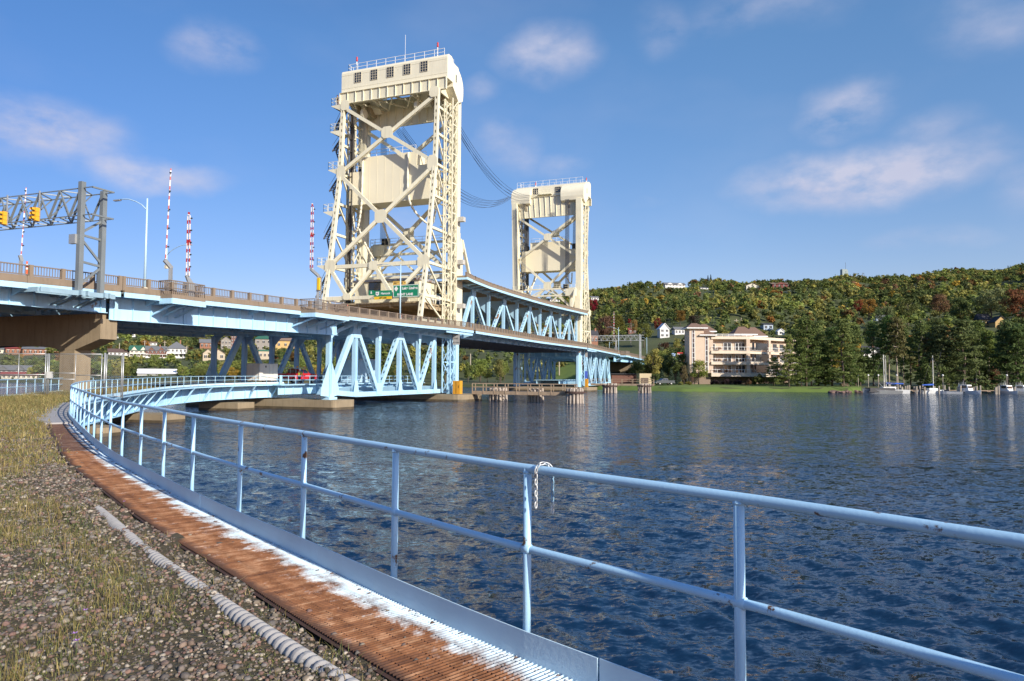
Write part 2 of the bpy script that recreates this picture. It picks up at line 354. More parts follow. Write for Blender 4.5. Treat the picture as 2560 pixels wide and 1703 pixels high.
for _ in range(40): pc[1:-1] = .25*pc[:-2]+.5*pc[1:-1]+.25*pc[2:]
sl = np.concatenate([[0], np.cumsum(np.linalg.norm(np.diff(pc, axis=0), axis=1))]); i0 = np.argmin((pc[:, 0]-.09)**2+(pc[:, 1]-4.02)**2); sl -= sl[i0]
S0, S1 = sl[0], sl[-1]
def pth(s): return np.array([np.interp(s, sl, pc[:, 0]), np.interp(s, sl, pc[:, 1])])
def frm(s, t):
    """point at arc length s, offset t to the left (inland) of the east rail"""
    p = pth(s); q = pth(s+.25)-pth(s-.25); q /= np.linalg.norm(q); return p+np.array([-q[1], q[0]])*t
def zdk(Y): return float(np.interp(Y, [3, 45, 60, 76], [2.19, 2.27, 2.42, 2.66]))
def zrt(Y): return float(np.interp(Y, [3, 45, 76], [3.225, 3.30, 3.45]))
def P3(s, t, dz=0, top=False):
    p = frm(s, t); return V((p[0], p[1], (zrt(p[1]) if top else zdk(p[1]))+dz))
def sheet(ss, ts, fz, name, m, parent=None, kind=None, attr=True):
    vs = []; at_ = []
    for s in ss:
        for t in ts:
            p = frm(s, t); vs.append((p[0], p[1], zdk(p[1])+fz(s, t))); at_.append((s, t, 0))
    n, m_ = len(ss), len(ts); i = (np.arange(n-1)[:, None]*m_+np.arange(m_-1)[None]).ravel()
    off = ORG.get(parent.name, V((0, 0, 0))) if parent else V((0, 0, 0))
    o = npmesh(name, np.array(vs)-np.array(off), np.stack([i+m_, i+m_+1, i+1, i], 1), m, parent, np.array(at_) if attr else None, True)
    if kind: o['kind'] = kind
    return o
soil = mat('ballast_soil', (.105, .08, .04), .95, c2=(.05, .04, .018), scale=2.2, bump=.8, bscale=26)
gr_ = random.Random(2)
def bmp(s, t): return .02*math.sin(s*2.1+t*3)*math.sin(t*4.3-s)+.014*math.sin(s*7.1+t*5)-.015+ (.03 if t > 1.3 else .0)*math.sin(s*.8)
sheet(np.concatenate([np.arange(S0, 20, .16), np.arange(20, S1, .5)]), np.concatenate([np.linspace(.60, 2.2, 14), np.linspace(2.4, 4.95, 12)]), bmp, 'ground', soil, kind='structure')

# rust material driven by (s, t) stored on the mesh
def rustmat(name, lift):
    m = bpy.data.materials.new(name); m.use_nodes = True; t = m.node_tree; b = t.nodes['Principled BSDF']; n = t.nodes.new
    a = n('ShaderNodeAttribute'); a.attribute_name = 'Col'
    sep = n('ShaderNodeSeparateColor'); t.links.new(a.outputs['Color'], sep.inputs[0]); S, T = sep.outputs[0], sep.outputs[1]
    mp = n('ShaderNodeMapping'); mp.inputs['Scale'].default_value = (11, 2.2, 1); t.links.new(a.outputs['Vector'], mp.inputs['Vector'])
    n1 = n('ShaderNodeTexNoise'); n1.inputs['Scale'].default_value = 1; n1.inputs['Detail'].default_value = 8; n1.inputs['Roughness'].default_value = .7; t.links.new(mp.outputs[0], n1.inputs['Vector'])
    n2 = n('ShaderNodeTexNoise'); n2.inputs['Scale'].default_value = 3.1; n2.inputs['Detail'].default_value = 9; n2.inputs['Roughness'].default_value = .68; t.links.new(a.outputs['Vector'], n2.inputs['Vector'])
    # rust shades
    cr = n('ShaderNodeValToRGB'); e = cr.color_ramp.elements; e[0].position = .3; e[0].color = (.06, .022, .012, 1); e[1].position = .72; e[1].color = (.42, .24, .14, 1)
    x = cr.color_ramp.elements.new(.5); x.color = (.20, .080, .032, 1)
    t.links.new(mnode(t, 'ADD', n1.outputs['Fac'], mnode(t, 'MULTIPLY', mnode(t, 'SUBTRACT', n2.outputs['Fac'], .5), .6)), cr.inputs[0])
    # paint: near the toe plate, ragged, plus pale patches
    pd = mnode(t, 'ADD', mnode(t, 'MULTIPLY', mnode(t, 'SUBTRACT', .245, T), 6.0), mnode(t, 'MULTIPLY', mnode(t, 'SUBTRACT', mnode(t, 'ADD', mnode(t, 'MULTIPLY', n1.outputs['Fac'], .25), mnode(t, 'MULTIPLY', n2.outputs['Fac'], .85)), .53), 6.0))
    pf = mnode(t, 'MINIMUM', mnode(t, 'MAXIMUM', mnode(t, 'ADD', pd, .1), 0), 1)
    mp3 = n('ShaderNodeMapping'); mp3.inputs['Scale'].default_value = (2.2, 1.6, 1); t.links.new(a.outputs['Vector'], mp3.inputs['Vector'])
    n3 = n('ShaderNodeTexNoise'); n3.inputs['Scale'].default_value = 1.3; n3.inputs['Detail'].default_value = 9; n3.inputs['Roughness'].default_value = .75; t.links.new(mp3.outputs[0], n3.inputs['Vector'])
    pt = mnode(t, 'MINIMUM', mnode(t, 'MAXIMUM', mnode(t, 'MULTIPLY', mnode(t, 'SUBTRACT', n3.outputs['Fac'], .57), 5), 0), .6)
    mx = n('ShaderNodeMix'); mx.data_type = 'RGBA'; t.links.new(pt, mx.inputs['Factor']); t.links.new(cr.outputs[0], mx.inputs['A']); mx.inputs['B'].default_value = (.55, .45, .42, 1)
    m2 = n('ShaderNodeMix'); m2.data_type = 'RGBA'; t.links.new(pf, m2.inputs['Factor']); t.links.new(mx.outputs['Result'], m2.inputs['A']); m2.inputs['B'].default_value = (.56, .70, .80, 1)
    # soil creeping over the inner edge
    ed = mnode(t, 'MINIMUM', mnode(t, 'MAXIMUM', mnode(t, 'ADD', mnode(t, 'MULTIPLY', mnode(t, 'SUBTRACT', T, .60), 14.0), mnode(t, 'MULTIPLY', mnode(t, 'SUBTRACT', n2.outputs['Fac'], .5), 5.0)), 0), 1)
    m3 = n('ShaderNodeMix'); m3.data_type = 'RGBA'; t.links.new(ed, m3.inputs['Factor']); t.links.new(m2.outputs['Result'], m3.inputs['A']); m3.inputs['B'].default_value = (.075, .035, .022, 1)
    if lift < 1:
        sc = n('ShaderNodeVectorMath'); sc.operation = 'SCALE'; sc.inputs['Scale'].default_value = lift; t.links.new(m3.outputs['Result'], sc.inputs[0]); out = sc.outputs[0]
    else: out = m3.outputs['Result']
    t.links.new(out, b.inputs['Base Color']); b.inputs['Roughness'].default_value = .85
    bp = n('ShaderNodeBump'); bp.inputs['Strength'].default_value = .6; bp.inputs['Distance'].default_value = .01; t.links.new(n1.outputs['Fac'], bp.inputs['Height']); t.links.new(bp.outputs[0], b.inputs['Normal'])
    return m
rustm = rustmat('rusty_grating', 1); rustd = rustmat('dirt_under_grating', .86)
tr = thing('railway_trestle', 'curving pale blue steel trestle deck carrying the disused track bed and its rusty walkway', 'bridge', (J.x, J.y, 0))
wk = sheet(np.concatenate([np.arange(S0, 30, .12), np.arange(30, S1, .6)]), np.linspace(.0, .72, 10), lambda s, t: -.006 if s < 7 else min(.006, -.006+.004*(s-7)), 'walkway', rustd, tr)
def stbars():
    vs = []; fs = []; ats = []
    def bx(p, q, w, h, atp, atq):
        k = len(vs); d = (q-p).normalized(); sd_ = V((0, 0, 1)).cross(d)*w/2; up = V((0, 0, h/2))
        for c, a_ in ((p, atp), (q, atq)):
            for o in (-sd_-up, sd_-up, sd_+up, -sd_+up): vs.append(tuple(c+o-V((J.x, J.y, 0)))); ats.append((a_[0], a_[1], 0))
        fs.extend([(k, k+3, k+2, k+1), (k+4, k+5, k+6, k+7), (k, k+1, k+5, k+4), (k+1, k+2, k+6, k+5), (k+2, k+3, k+7, k+6), (k+3, k, k+4, k+7)])
    s = -3.2
    while s < 13:
        for j in range(4):
            a, b_ = .02+j*.168, .02+(j+1)*.168
            bx(P3(s, a, .002), P3(s, b_, .002), .006, .02, (s, a), (s, b_))
        s += .031
    for tt in (.1, .2, .3, .4, .5, .6):
        for s in np.arange(-3.2, 13, .2): bx(P3(s, tt, .004), P3(s+.2, tt, .004), .004, .007, (s, tt), (s+.2, tt))
    return np.array(vs), np.array(fs), np.array(ats)
v, f, a_ = stbars(); npmesh('grating_bars', v, f, rustm, tr, a_)
mb = MB()
for k in range(1):
    s = 21.5
    while s < 36: w0 = .75+.75*min(1, max(0, (s-21.5)/7)); w1 = .75+.75*min(1, max(0, (s+1.2-21.5)/7)); mb.prism([P3(s, .06, .0), P3(s+1.2, .06, .0), P3(s+1.2, w1, .0), P3(s, w0, .0)], (0, 0, .05)); s += 1.2
mb.build('cover_plate', mat('grey_plate', (.36, .34, .33), .8, var=.08), tr)
# outer fascia channel, girder webs, flanges, stiffeners, brackets
def zg(Y): return float(np.interp(Y, [3, 50, 76], [.55, .72, 1.2]))
def strip(mb, t, z0f, z1f, s0, s1, th=.03, ds=.9):
    s = s0
    while s < s1:
        e = min(s+ds, s1); a = P3(s, t); b_ = P3(e, t)
        za, zb = z0f(a), z0f(b_); ya, yb = z1f(a), z1f(b_)
        a2 = P3(s, t+th); b2 = P3(e, t+th)
        mb.add([(a.x, a.y, za), (b_.x, b_.y, zb), (b2.x, b2.y, zb), (a2.x, a2.y, za), (a.x, a.y, ya), (b_.x, b_.y, yb), (b2.x, b2.y, yb), (a2.x, a2.y, ya)], [(0, 3, 2, 1), (4, 5, 6, 7), (0, 1, 5, 4), (1, 2, 6, 5), (2, 3, 7, 6), (3, 0, 4, 7)]); s = e
for side in (0, 1):
    off = (lambda t: t) if side == 0 else (lambda t: 5.0-t)
    fm = MB(); strip(fm, off(-.05), lambda p: p.z-.2, lambda p: p.z-.01, 3, S1-.2, .08); strip(fm, off(-.12), lambda p: p.z-.03, lambda p: p.z-.002, 3, S1-.2, .12)
    fm.build('edge_channel', blue, tr)
    gm_ = MB(); strip(gm_, off(1.0), lambda p: zg(p.y), lambda p: p.z-.22, 3, S1-.2, .04); strip(gm_, off(.82), lambda p: zg(p.y)-.04, lambda p: zg(p.y), 3, S1-.2, .4); s = 4.
    while s < S1-.6:
        p = P3(s, off(.93)); q = P3(s, off(.80 if side == 0 else .80)); gm_.bar((p.x, p.y, zg(p.y)), (p.x, p.y, p.z-.22), .03, .12, DV); s += 1.45
    gm_.build('plate_girder', blue, tr)
    if side == 0:
        s = 6.
        while s < S1-.5:
            a = P3(s, off(-.02)); q = P3(s, off(.94)); br = MB(); tdir = V((P3(s+.3, 0)-P3(s-.3, 0))).normalized()
            br.bar((a.x, a.y, a.z-.1), (q.x, q.y, zg(q.y)+.08), .1, .14, tdir); br.bar((a.x, a.y, a.z-.2), (q.x, q.y, q.z-.2), .08, .16, tdir); br.build('knee_brace', blue, tr); s += 2.9
# handrails
def handrail(lab, t0, s0, s1, posts, toe=True, lean=0, toe_in=.05, name='handrail', grp='blue pipe handrails of the lower deck'):
    ss = np.arange(s0, s1, .5); p0 = P3(posts[0], t0); h = thing(name, lab, 'handrail', (p0.x, p0.y, p0.z-.2), grp)
    tp = MB().tube([P3(s, t0, 0, True) for s in ss], .0245, 12).build('top_rail', bluerail, h, True)
    MB().tube([V((P3(s, t0).x, P3(s, t0).y, .43*P3(s, t0, 0).z+.57*P3(s, t0, 0, True).z)) for s in ss], .0215, 12).build('mid_rail', bluerail, h, True)
    for s in posts:
        a = P3(s, t0, -.12); b_ = P3(s, t0, 0, True); MB().tube([a, b_], .0235, 12).build('post', bluerail, h, True)
    for s in posts:
        if -3 < s < 14 and t0 == 0:
            p_ = P3(s, t0); c = V((p_.x, p_.y, .43*p_.z+.57*P3(s, t0, 0, True).z)); tg_ = (P3(s+.2, t0)-P3(s-.2, t0)).normalized(); MB().tube([c-tg_*.031, c-tg_*.027, c+tg_*.027, c+tg_*.031], .026, 12, True, [.0215, .0275, .0275, .0215]).build('weld_collar', bluerail, h, True)
            c = P3(s, t0, -.03, True); MB().tube([c, c+V((0, 0, .012))], .027, 12, True, [.0245, .029]).build('weld_collar', bluerail, h, True)
    if toe:
        mb = MB(); s = s0; k = 0
        while s < s1:
            e = min(s+3.05, s1); n = 6; d = .004*(k % 2)
            for i in range(n):
                u0 = s+(e-s-.012)*i/n; u1 = s+(e-s-.012)*(i+1)/n
                a, b_ = P3(u0, t0+toe_in+d), P3(u1, t0+toe_in+d); c, d_ = P3(u0, t0+toe_in+d-.008), P3(u1, t0+toe_in+d-.008)
                mb.add([(q.x, q.y, q.z+o) for o in (-.03, .16) for q in (a, b_, d_, c)], [(0, 3, 2, 1), (4, 5, 6, 7), (0, 1, 5, 4), (1, 2, 6, 5), (2, 3, 7, 6), (3, 0, 4, 7)])
            s = e; k += 1
        mb.build('toe_plate', bluetoe, h)
    return h
def s_at_px(px, t=0):
    best = min(np.arange(-3, 30, .01), key=lambda s: abs(1280+FP*frm(s, t)[0]/frm(s, t)[1]*1.0-px)); return float(best)
pst = [s_at_px(x) for x in (1844, 1320, 993, 765, 607, 489)]
while pst[0] > S0+2: pst.insert(0, pst[0]-1.4)
pst = [p for p in pst]
while pst[-1] < 66: pst.append(pst[-1]+1.47)
while pst[-1] < S1-1.4: pst.append(pst[-1]+1.35)
east = handrail('blue pipe handrail sweeping past the rusty walkway at the water edge, with peeling rust spots', 0, S0, S1-.2, pst)
west = handrail('blue pipe handrail on the landward side of the track bed, seen through the mesh gate', 4.95, 22, S1-.2, list(np.arange(23, S1-1.4, 1.5)), toe_in=-.06)
# chain over the top rail
sch = s_at_px(1352); pt = P3(sch, 0, 0, True); tg = V((P3(sch+.2, 0)-P3(sch-.2, 0))).normalized(); sd2 = V((0, 0, 1)).cross(tg)
ch = thing('chain', 'short rusty chain with white and blue links draped over the blue handrail', 'chain', tuple(pt))
cm = mat('chain_links', (.62, .64, .64), .5, .3, var=.1, rust=1.2, rscale=9, rustc=(.22, .10, .03)); cm2 = mat('chain_blue_links', (.22, .38, .52), .5, .2, rust=.9, rscale=12)
path = []
for k in range(7): path.append((pt+sd2*.034+tg*.0+V((0, 0, -.031*(6-k)-.0)), cm))
for a in (35, 75, 115, 150): path.append((pt+tg*(-.012*(a/40))+sd2*.036*math.cos(R(a))+V((0, 0, .036*math.sin(R(a))+.004)), cm))
for k in range(8): path.append((pt-tg*.06-sd2*.034+V((0, 0, -.031*k-.0)), cm2 if k < 6 else cm))
for i, (c, m_) in enumerate(path):
    nx = path[min(i+1, len(path)-1)][0]; pv = path[max(i-1, 0)][0]; d = (nx-pv).normalized(); o = d.orthogonal().normalized()
    if i % 2: o = d.cross(o)
    pts = [c+d*.018*math.sin(a)+o*.0085*math.cos(a) for a in np.linspace(0, 2*math.pi, 13)]
    MB().tube(pts, .0036, 6, False).build('link', m_, ch, True)
# corrugated drain pipe half buried in the ballast
pp = thing('drain_pipe', 'grey corrugated plastic drain pipe half buried in the gravel beside the walkway', 'pipe', tuple(P3(0, 1.0)))
pts = []; rad = []; s = -2.2
while s < 9.2:
    dz = -.034-.05*max(0, (s-3.6)/5.)+.012*math.sin(s*1.3); pts.append(P3(s, .89+.04*math.sin(s*.7)+.014*s, dz)); rad.append(.046+.013*(math.sin(s*2*math.pi/.074) > -.35)); s += .013
MB().tube(pts, .05, 12, True, rad).build('corrugated_body', mat('grey_plastic', (.40, .375, .35), .7, var=.12, scale=8, rust=.5, rscale=12, rustc=(.2, .17, .14)), pp, True)

# gravel
g = np.random.default_rng(11)
def scat_stones(n, sfun, size, name=None, pal=None):
    base = np.array([(0, -.526, .85), (0, .526, .85), (0, -.526, -.85), (0, .526, -.85), (.526, .85, 0), (-.526, .85, 0), (.526, -.85, 0), (-.526, -.85, 0), (.85, 0, .526), (.85, 0, -.526), (-.85, 0, .526), (-.85, 0, -.526)])
    fc = np.array([(0, 1, 10), (0, 8, 1), (1, 8, 4), (1, 4, 5), (1, 5, 10), (0, 10, 7), (0, 7, 6), (0, 6, 8), (2, 9, 6), (2, 6, 7), (2, 7, 11), (2, 11, 3), (2, 3, 9), (3, 4, 9), (3, 5, 4), (3, 11, 5), (4, 8, 9), (5, 11, 10), (6, 9, 8), (7, 10, 11)])
    V_, F_2, Cc = [], [], []
    for k in range(n):
        s, t_ = sfun(k); p = frm(s, t_); sz = size(s)*(.45+g.random()**2*1.3); z = zdk(p[1])+(bmp(s, t_) if t_ > .66 else -.004)
        q = base*(.72+.45*g.random((12, 3)))*sz*np.array([1, .8, .6])*(.8+.5*g.random(3)); a = g.random()*6.28; ca, sa = math.cos(a), math.sin(a)
        q = np.stack([q[:, 0]*ca-q[:, 1]*sa, q[:, 0]*sa+q[:, 1]*ca, q[:, 2]], 1)+np.array([p[0], p[1], z+sz*.22])
        c = np.array(pal[g.integers(len(pal))])*(.7+.6*g.random()); V_.append(q); F_2.append(fc+12*k); Cc.append(np.repeat(c[None], 12, 0))
    return np.concatenate(V_), np.concatenate(F_2), np.concatenate(Cc)
pal = [(.15, .12, .09), (.17, .12, .09), (.20, .165, .125), (.115, .10, .085), (.19, .115, .085), (.24, .19, .14), (.09, .075, .065), (.17, .15, .135), (.34, .29, .23), (.13, .09, .075), (.15, .12, .10), (.17, .10, .08)]
def sf(k):
    s = -3.0+26*g.random()**1.7; t_ = .70+min(4.2, .35+.55*(s+3))*g.random()
    return s, t_
v1 = scat_stones(88000, sf, lambda s: (.0175 if g.random() < .16 else .0105)+.0006*max(0, s), pal=pal)
def sf2(k): return 20+22*g.random(), 1.0+1.2*g.random()**1.5
v2 = scat_stones(3500, sf2, lambda s: .045, pal=pal)

gm2 = mat('gravel_stones', (.2, .2, .2), .9, var=.25, scale=60, attr='Col')
v3 = scat_stones(1500, lambda k: (-2.5+26*g.random()**1.3, .065+.05*g.random()**2), lambda s: .013+.0006*s, pal=[(.62, .68, .72), (.55, .6, .64), (.16, .1, .07), (.7, .72, .74), (.2, .13, .1)])
v5 = scat_stones(420, lambda k: ((lambda s: (s, .89+.04*math.sin(s*.7)+.014*s+g.normal()*.035))(-2+11*g.random())), lambda s: .013, pal=pal); v5[0][:, 2] += .012
v4 = scat_stones(420, lambda k: (-2.5+20*g.random(), .1+.6*g.random()), lambda s: .017, pal=pal)
tag(npmesh('pebbles', np.concatenate([v3[0], v4[0]]), np.concatenate([v3[1], v4[1]+len(v3[0])]), gm2, attr=np.concatenate([v3[2], v4[2]])), 'paint splashed pebbles lying along the blue toe plate and on the rusty grating', None, kind='stuff')
V_ = np.concatenate([v1[0], v2[0], v5[0]]); F_2 = np.concatenate([v1[1], v2[1]+len(v1[0]), v5[1]+len(v1[0])+len(v2[0])]); Cc = np.concatenate([v1[2], v2[2], v5[2]])
tag(npmesh('gravel', V_, F_2, gm2, attr=Cc), 'brown and reddish ballast gravel covering the old track bed', None, kind='stuff')
# weeds and grass
def blades(n, sfun, hfun, wd, cols, lean=.35, clump=5, sp=.03):
    V_, F_2, Cc = [], [], []; k = 0
    for i in range(n):
        s, t_ = sfun(i)
        if t_ > 4.9 or t_ < .72: continue
        p0 = frm(s, t_); zb = zdk(p0[1])+bmp(s, t_); c0 = np.array(cols[g.integers(len(cols))])
        for j in range(clump):
            b_ = np.array([p0[0]+g.normal()*sp, p0[1]+g.normal()*sp, zb-.01]); h = hfun(s)*(.4+.9*g.random()); a = g.random()*6.28; L = h*lean*g.random()*2
            d = np.array([math.cos(a), math.sin(a), 0]); sdv = np.array([-d[1], d[0], 0])*wd(s)*(.6+.8*g.random()); a2 = g.random()*3.14; sdv = np.array([math.cos(a2), math.sin(a2), 0])*wd(s)*(.6+.8*g.random())
            m1 = b_+d*L*.3+np.array([0, 0, h*.55]); m2 = b_+d*L+np.array([0, 0, h])
            V_.append([b_-sdv, b_+sdv, m1+sdv*.8, m1-sdv*.8, m2+sdv*.25, m2-sdv*.25]); F_2.append([(k, k+1, k+2, k+3), (k+3, k+2, k+4, k+5)]); c = c0*(.7+.6*g.random()); Cc.append(np.repeat(c[None], 6, 0)); k += 6
    return np.array(V_).reshape(-1, 3), np.array(F_2).reshape(-1, 4), np.concatenate(Cc)
dry = [(.24, .19, .06), (.17, .14, .04), (.30, .24, .10), (.14, .115, .035), (.20, .14, .055)]; grn = [(.10, .12, .035), (.08, .105, .035), (.13, .14, .045), (.12, .12, .03)]
def clp(s, t_): return math.sin(s*1.7+t_*2.3)+math.sin(s*.63-t_*1.9+1)+.7*math.sin(t_*5+s*3.1)
def sg(thr, s0, s1, t0, t1, pw=1.6):
    def f_(k):
        for _ in range(12):
            s = s0+(s1-s0)*g.random()**pw; t_ = t0+(t1-t0)*g.random()
            if clp(s, t_)+g.random() > thr: return s, t_
        return s, t_
    return f_
parts = [blades(9500, sg(.0, -1, 14, 1.15, 4.9), lambda s: .055, lambda s: .0016+.00012*max(s, 0), dry+grn, clump=6, sp=.05),
         blades(650, sg(.9, 0, 14, 1.3, 4.9), lambda s: .17, lambda s: .0015+.00012*max(s, 0), dry, .3, 9, .03),
         blades(9000, sg(-1.2, -1, 12, .95, 4.9), lambda s: .022, lambda s: .0035, grn+[(.16, .15, .05)], 1.0, 7, .03),
         blades(330, sg(-1, -1, 20, .70, .95), lambda s: .06, lambda s: .0018, dry+grn, .6, 6, .03),
         blades(5200, lambda k: (11+26*g.random(), .78+4.1*g.random()) , lambda s: .09+.07*max(0, min(1, (s-14)/12)), lambda s: .004+.0003*s, dry+grn[:2]+dry, .5, 5, .12),
         blades(5200, lambda k: (30+34*g.random(), .9+4.0*g.random()), lambda s: .22, lambda s: .012, dry+grn[2:]+dry, .5, 5, .25)]
vs, fs, cs, k = [], [], [], 0
for a, b_, c in parts: vs.append(a); fs.append(b_+k); cs.append(c); k += len(a)
gmt = mat('dry_grass', (.2, .2, .08), .9, var=.15, scale=5, attr='Col')
tag(npmesh('grass', np.concatenate(vs), np.concatenate(fs), gmt, attr=np.concatenate(cs)), 'sparse olive and straw coloured weeds growing through the ballast', None, kind='stuff')
# small purple flowers
for (px, py) in [(310, 1254), (192, 1602), (187, 1584), (213, 1526)]:
    r = ray(px, py); q = V((0, 0, EYE))+r*((2.28-EYE)/r.z); fl = thing('wildflower', 'tiny purple wildflower standing in the dry weeds', 'flower', (q.x, q.y, 2.2), 'purple wildflowers in the ballast')
    MB().tube([(q.x, q.y, 2.17), (q.x, q.y, 2.28)], .0015, 5).build('stem', mat('weed_green', (.1, .14, .04), .8), fl)
    pm = MB()
    for i in range(5):
        a = i*1.2566; pm.add([q+V((0, 0, .0)), q+V((.012*math.cos(a-.4), .012*math.sin(a-.4), .004)), q+V((.02*math.cos(a), .02*math.sin(a), .007)), q+V((.012*math.cos(a+.4), .012*math.sin(a+.4), .004))], [(0, 1, 2, 3)])
    pm.build('petals', mat('purple_petals', (.45, .22, .62), .7), fl)
# chain-link gate across the track bed
Yf = 43.; fz = zdk(Yf)
def fx(px): return (px/4.533-1280)/FP*Yf+.0
fence = thing('mesh_gate', 'galvanised chain link double gate with latch box closing off the track bed', 'gate', (fx(535), Yf, fz))
def fpost(px, r, z0, z1, nm='post'): MB().tube([(fx(px), Yf, z0), (fx(px), Yf, z1)], r, 8).build(nm, galv, fence, True)
ztop = 4.86
for px, r in ((-180, .05), (522, .035), (545, .035), (1158, .035), (1192, .06), (1214, .03), (1386, .03), (1403, .035)): fpost(px, r, fz-.05, ztop+(.06 if r > .05 else 0))
for px in (218, 862): fpost(px, .022, fz+.02, ztop, 'stile')
MB().tube([(fx(562), Yf, fz+.1), (fx(562), Yf, ztop)], .03, 8).build('stile', galv, fence, True)
for a, b_, zz in ((-180, 522, ztop-.02), (562, 1158, ztop-.02), (1214, 1386, ztop-.06), (-180, 522, fz+.1), (562, 1158, fz+.1), (1214, 1386, fz+.05), (-180, 522, fz+1.32), (560, 860, fz+1.42), (560, 860, fz+1.05), (862, 1158, fz+1.3)):
    MB().tube([(fx(a), Yf, zz), (fx(b_), Yf, zz)], .024, 6).build('frame_tube', galv, fence, True)
for a, b_ in ((-180, 522), (562, 1158), (1214, 1386)):
    x0, x1 = fx(a), fx(b_); me = MB(); st = .11; hgt = ztop-.04-(fz+.08); n = int((x1-x0+hgt)/st)
    for i in range(n):
        for sg_ in (1, -1):
            xs = x0-hgt+i*st if sg_ == 1 else x0+i*st; xa, xb = xs, xs+sg_*hgt; za, zb = fz+.08, ztop-.04
            def clipx(xa, za, xb, zb, xl, hi):
                if (xa > xl) == (xb > xl): return xa, za, xb, zb
                tt = (xl-xa)/(xb-xa); zc = za+tt*(zb-za)
                if (xa > xl) == hi: return xl, zc, xb, zb
                return xa, za, xl, zc
            xa, za, xb, zb = clipx(xa, za, xb, zb, x0, False); xa, za, xb, zb = clipx(xa, za, xb, zb, x1, True)
            if min(xa, xb) < x0-.01 or max(xa, xb) > x1+.01: continue
            me.bar((xa, Yf+.003*sg_, za), (xb, Yf+.003*sg_, zb), .0045, .0045)
    me.build('wire_mesh', galv, fence)
mb = MB(); mb.box((fx(548), Yf-.12, fz+1.1), (fx(600), Yf+.1, fz+1.5)); mb.build('latch_box', mat('box_grey', (.5, .5, .48), .6), fence)
# ---------------- the lift bridge ----------------
def vzp(x, y, u):
    r = ray(x, y); q = O0+DV*u-V((0, 0, EYE)); P = V((0, 0, EYE))+r*(q.dot(DV)/r.dot(DV)); return (P-O0).dot(NV), P.z
def uzp(x, y, v):
    r = ray(x, y); q = O0+NV*v-V((0, 0, EYE)); P = V((0, 0, EYE))+r*(q.dot(NV)/r.dot(NV)); return (P-O0).dot(DV), P.z
def ztop_(u): return float(np.interp(u, [-125, -68, -56, -34.7, -18, -4, 30, 65, 92, 128, 203, 220], [8.9, 10.2, 10.5, 10.85, 11.0, 11.3, 11.12, 11.2, 10.75, 10.2, 8.55, 8.1]))
EV, WV = -2.6, 18.2
redfade = mat('orange_marker', (.75, .12, .04), .5)
def parapet(par, u0, u1, v, zf=ztop_, step=2.06, solid=False, bal=.17):
    lo = .4 if solid else 0
    pms = []; rm = MB(); sg = -1 if v < 7 else 1
    n = max(1, round((u1-u0)/step))
    for i in range(n+1):
        u = u0+(u1-u0)*i/n; z = zf(u); pms.append(MB()); pms[-1].box((u-.12, v-.12, z-1.0), (u+.12, v+.12, z-lo), B)
    for i in range(n):
        a = u0+(u1-u0)*i/n+.14; b_ = u0+(u1-u0)*(i+1)/n-.14; za, zb = zf(a), zf(b_)
        rm.bar(B(a, v, za-.05-lo), B(b_, v, zb-.05-lo), .09, .07, NV); rm.bar(B(a, v, za-.6), B(b_, v, zb-.6), .08, .06, NV)
        if solid: rm.bar(B(a, v, za-.62), B(b_, v, zb-.62), .03, .3, NV)
        elif bal:
            k = max(2, int((b_-a)/bal))
            for j in range(1, k): uu = a+(b_-a)*j/k; z = zf(uu); rm.bar(B(uu, v, z-.6), B(uu, v, z-.07), .03, .035, NV)
    cm_ = MB(); n2 = max(1, int((u1-u0)/6))
    for i in range(n2):
        a = u0+(u1-u0)*i/n2; b_ = u0+(u1-u0)*(i+1)/n2; za, zb = zf(a), zf(b_)
        cm_.bar(B(a, v, za-.80), B(b_-.03, v, zb-.80), .22, .26, NV); cm_.bar(B(a, v-sg*.05, za-1.02), B(b_-.03, v-sg*.05, zb-1.02), .4, .2, NV)
    cm_.build('parapet_kerb', parap, par); [q_.build('parapet_post', parap, par) for q_ in pms]; rm.build('parapet_railing', railbrown, par)
def deck(par, u0, u1, zf=ztop_, east=EV, west=WV, fm=None):
    n = max(1, int((u1-u0)/5)); s = MB(); fas = (MB(), MB())
    for i in range(n):
        a = u0+(u1-u0)*i/n; b_ = u0+(u1-u0)*(i+1)/n; za, zb = zf(a), zf(b_)
        s.bar(B(a, 7.8, za-1.05), B(b_, 7.8, zb-1.05), west-east-.3, .28, NV)
        for v, fa in zip((east-.02, west+.02), fas): fa.bar(B(a, v, za-1.30), B(b_, v, zb-1.30), .07, .34, NV)
        for v, fa in zip((east+.22, west-.22), fas): fa.bar(B(a, v, za-1.15), B(b_, v, zb-1.15), .5, .03, NV)
    s.build('road_slab', conc, par); [fa.build('fascia', fm or blue, par) for fa in fas]
def stiff(mb, u, v, z0, z1, w=.03, d=.14): mb.bar(B(u, v, z0), B(u, v, z1), d, w, NV)

GE = -1.25
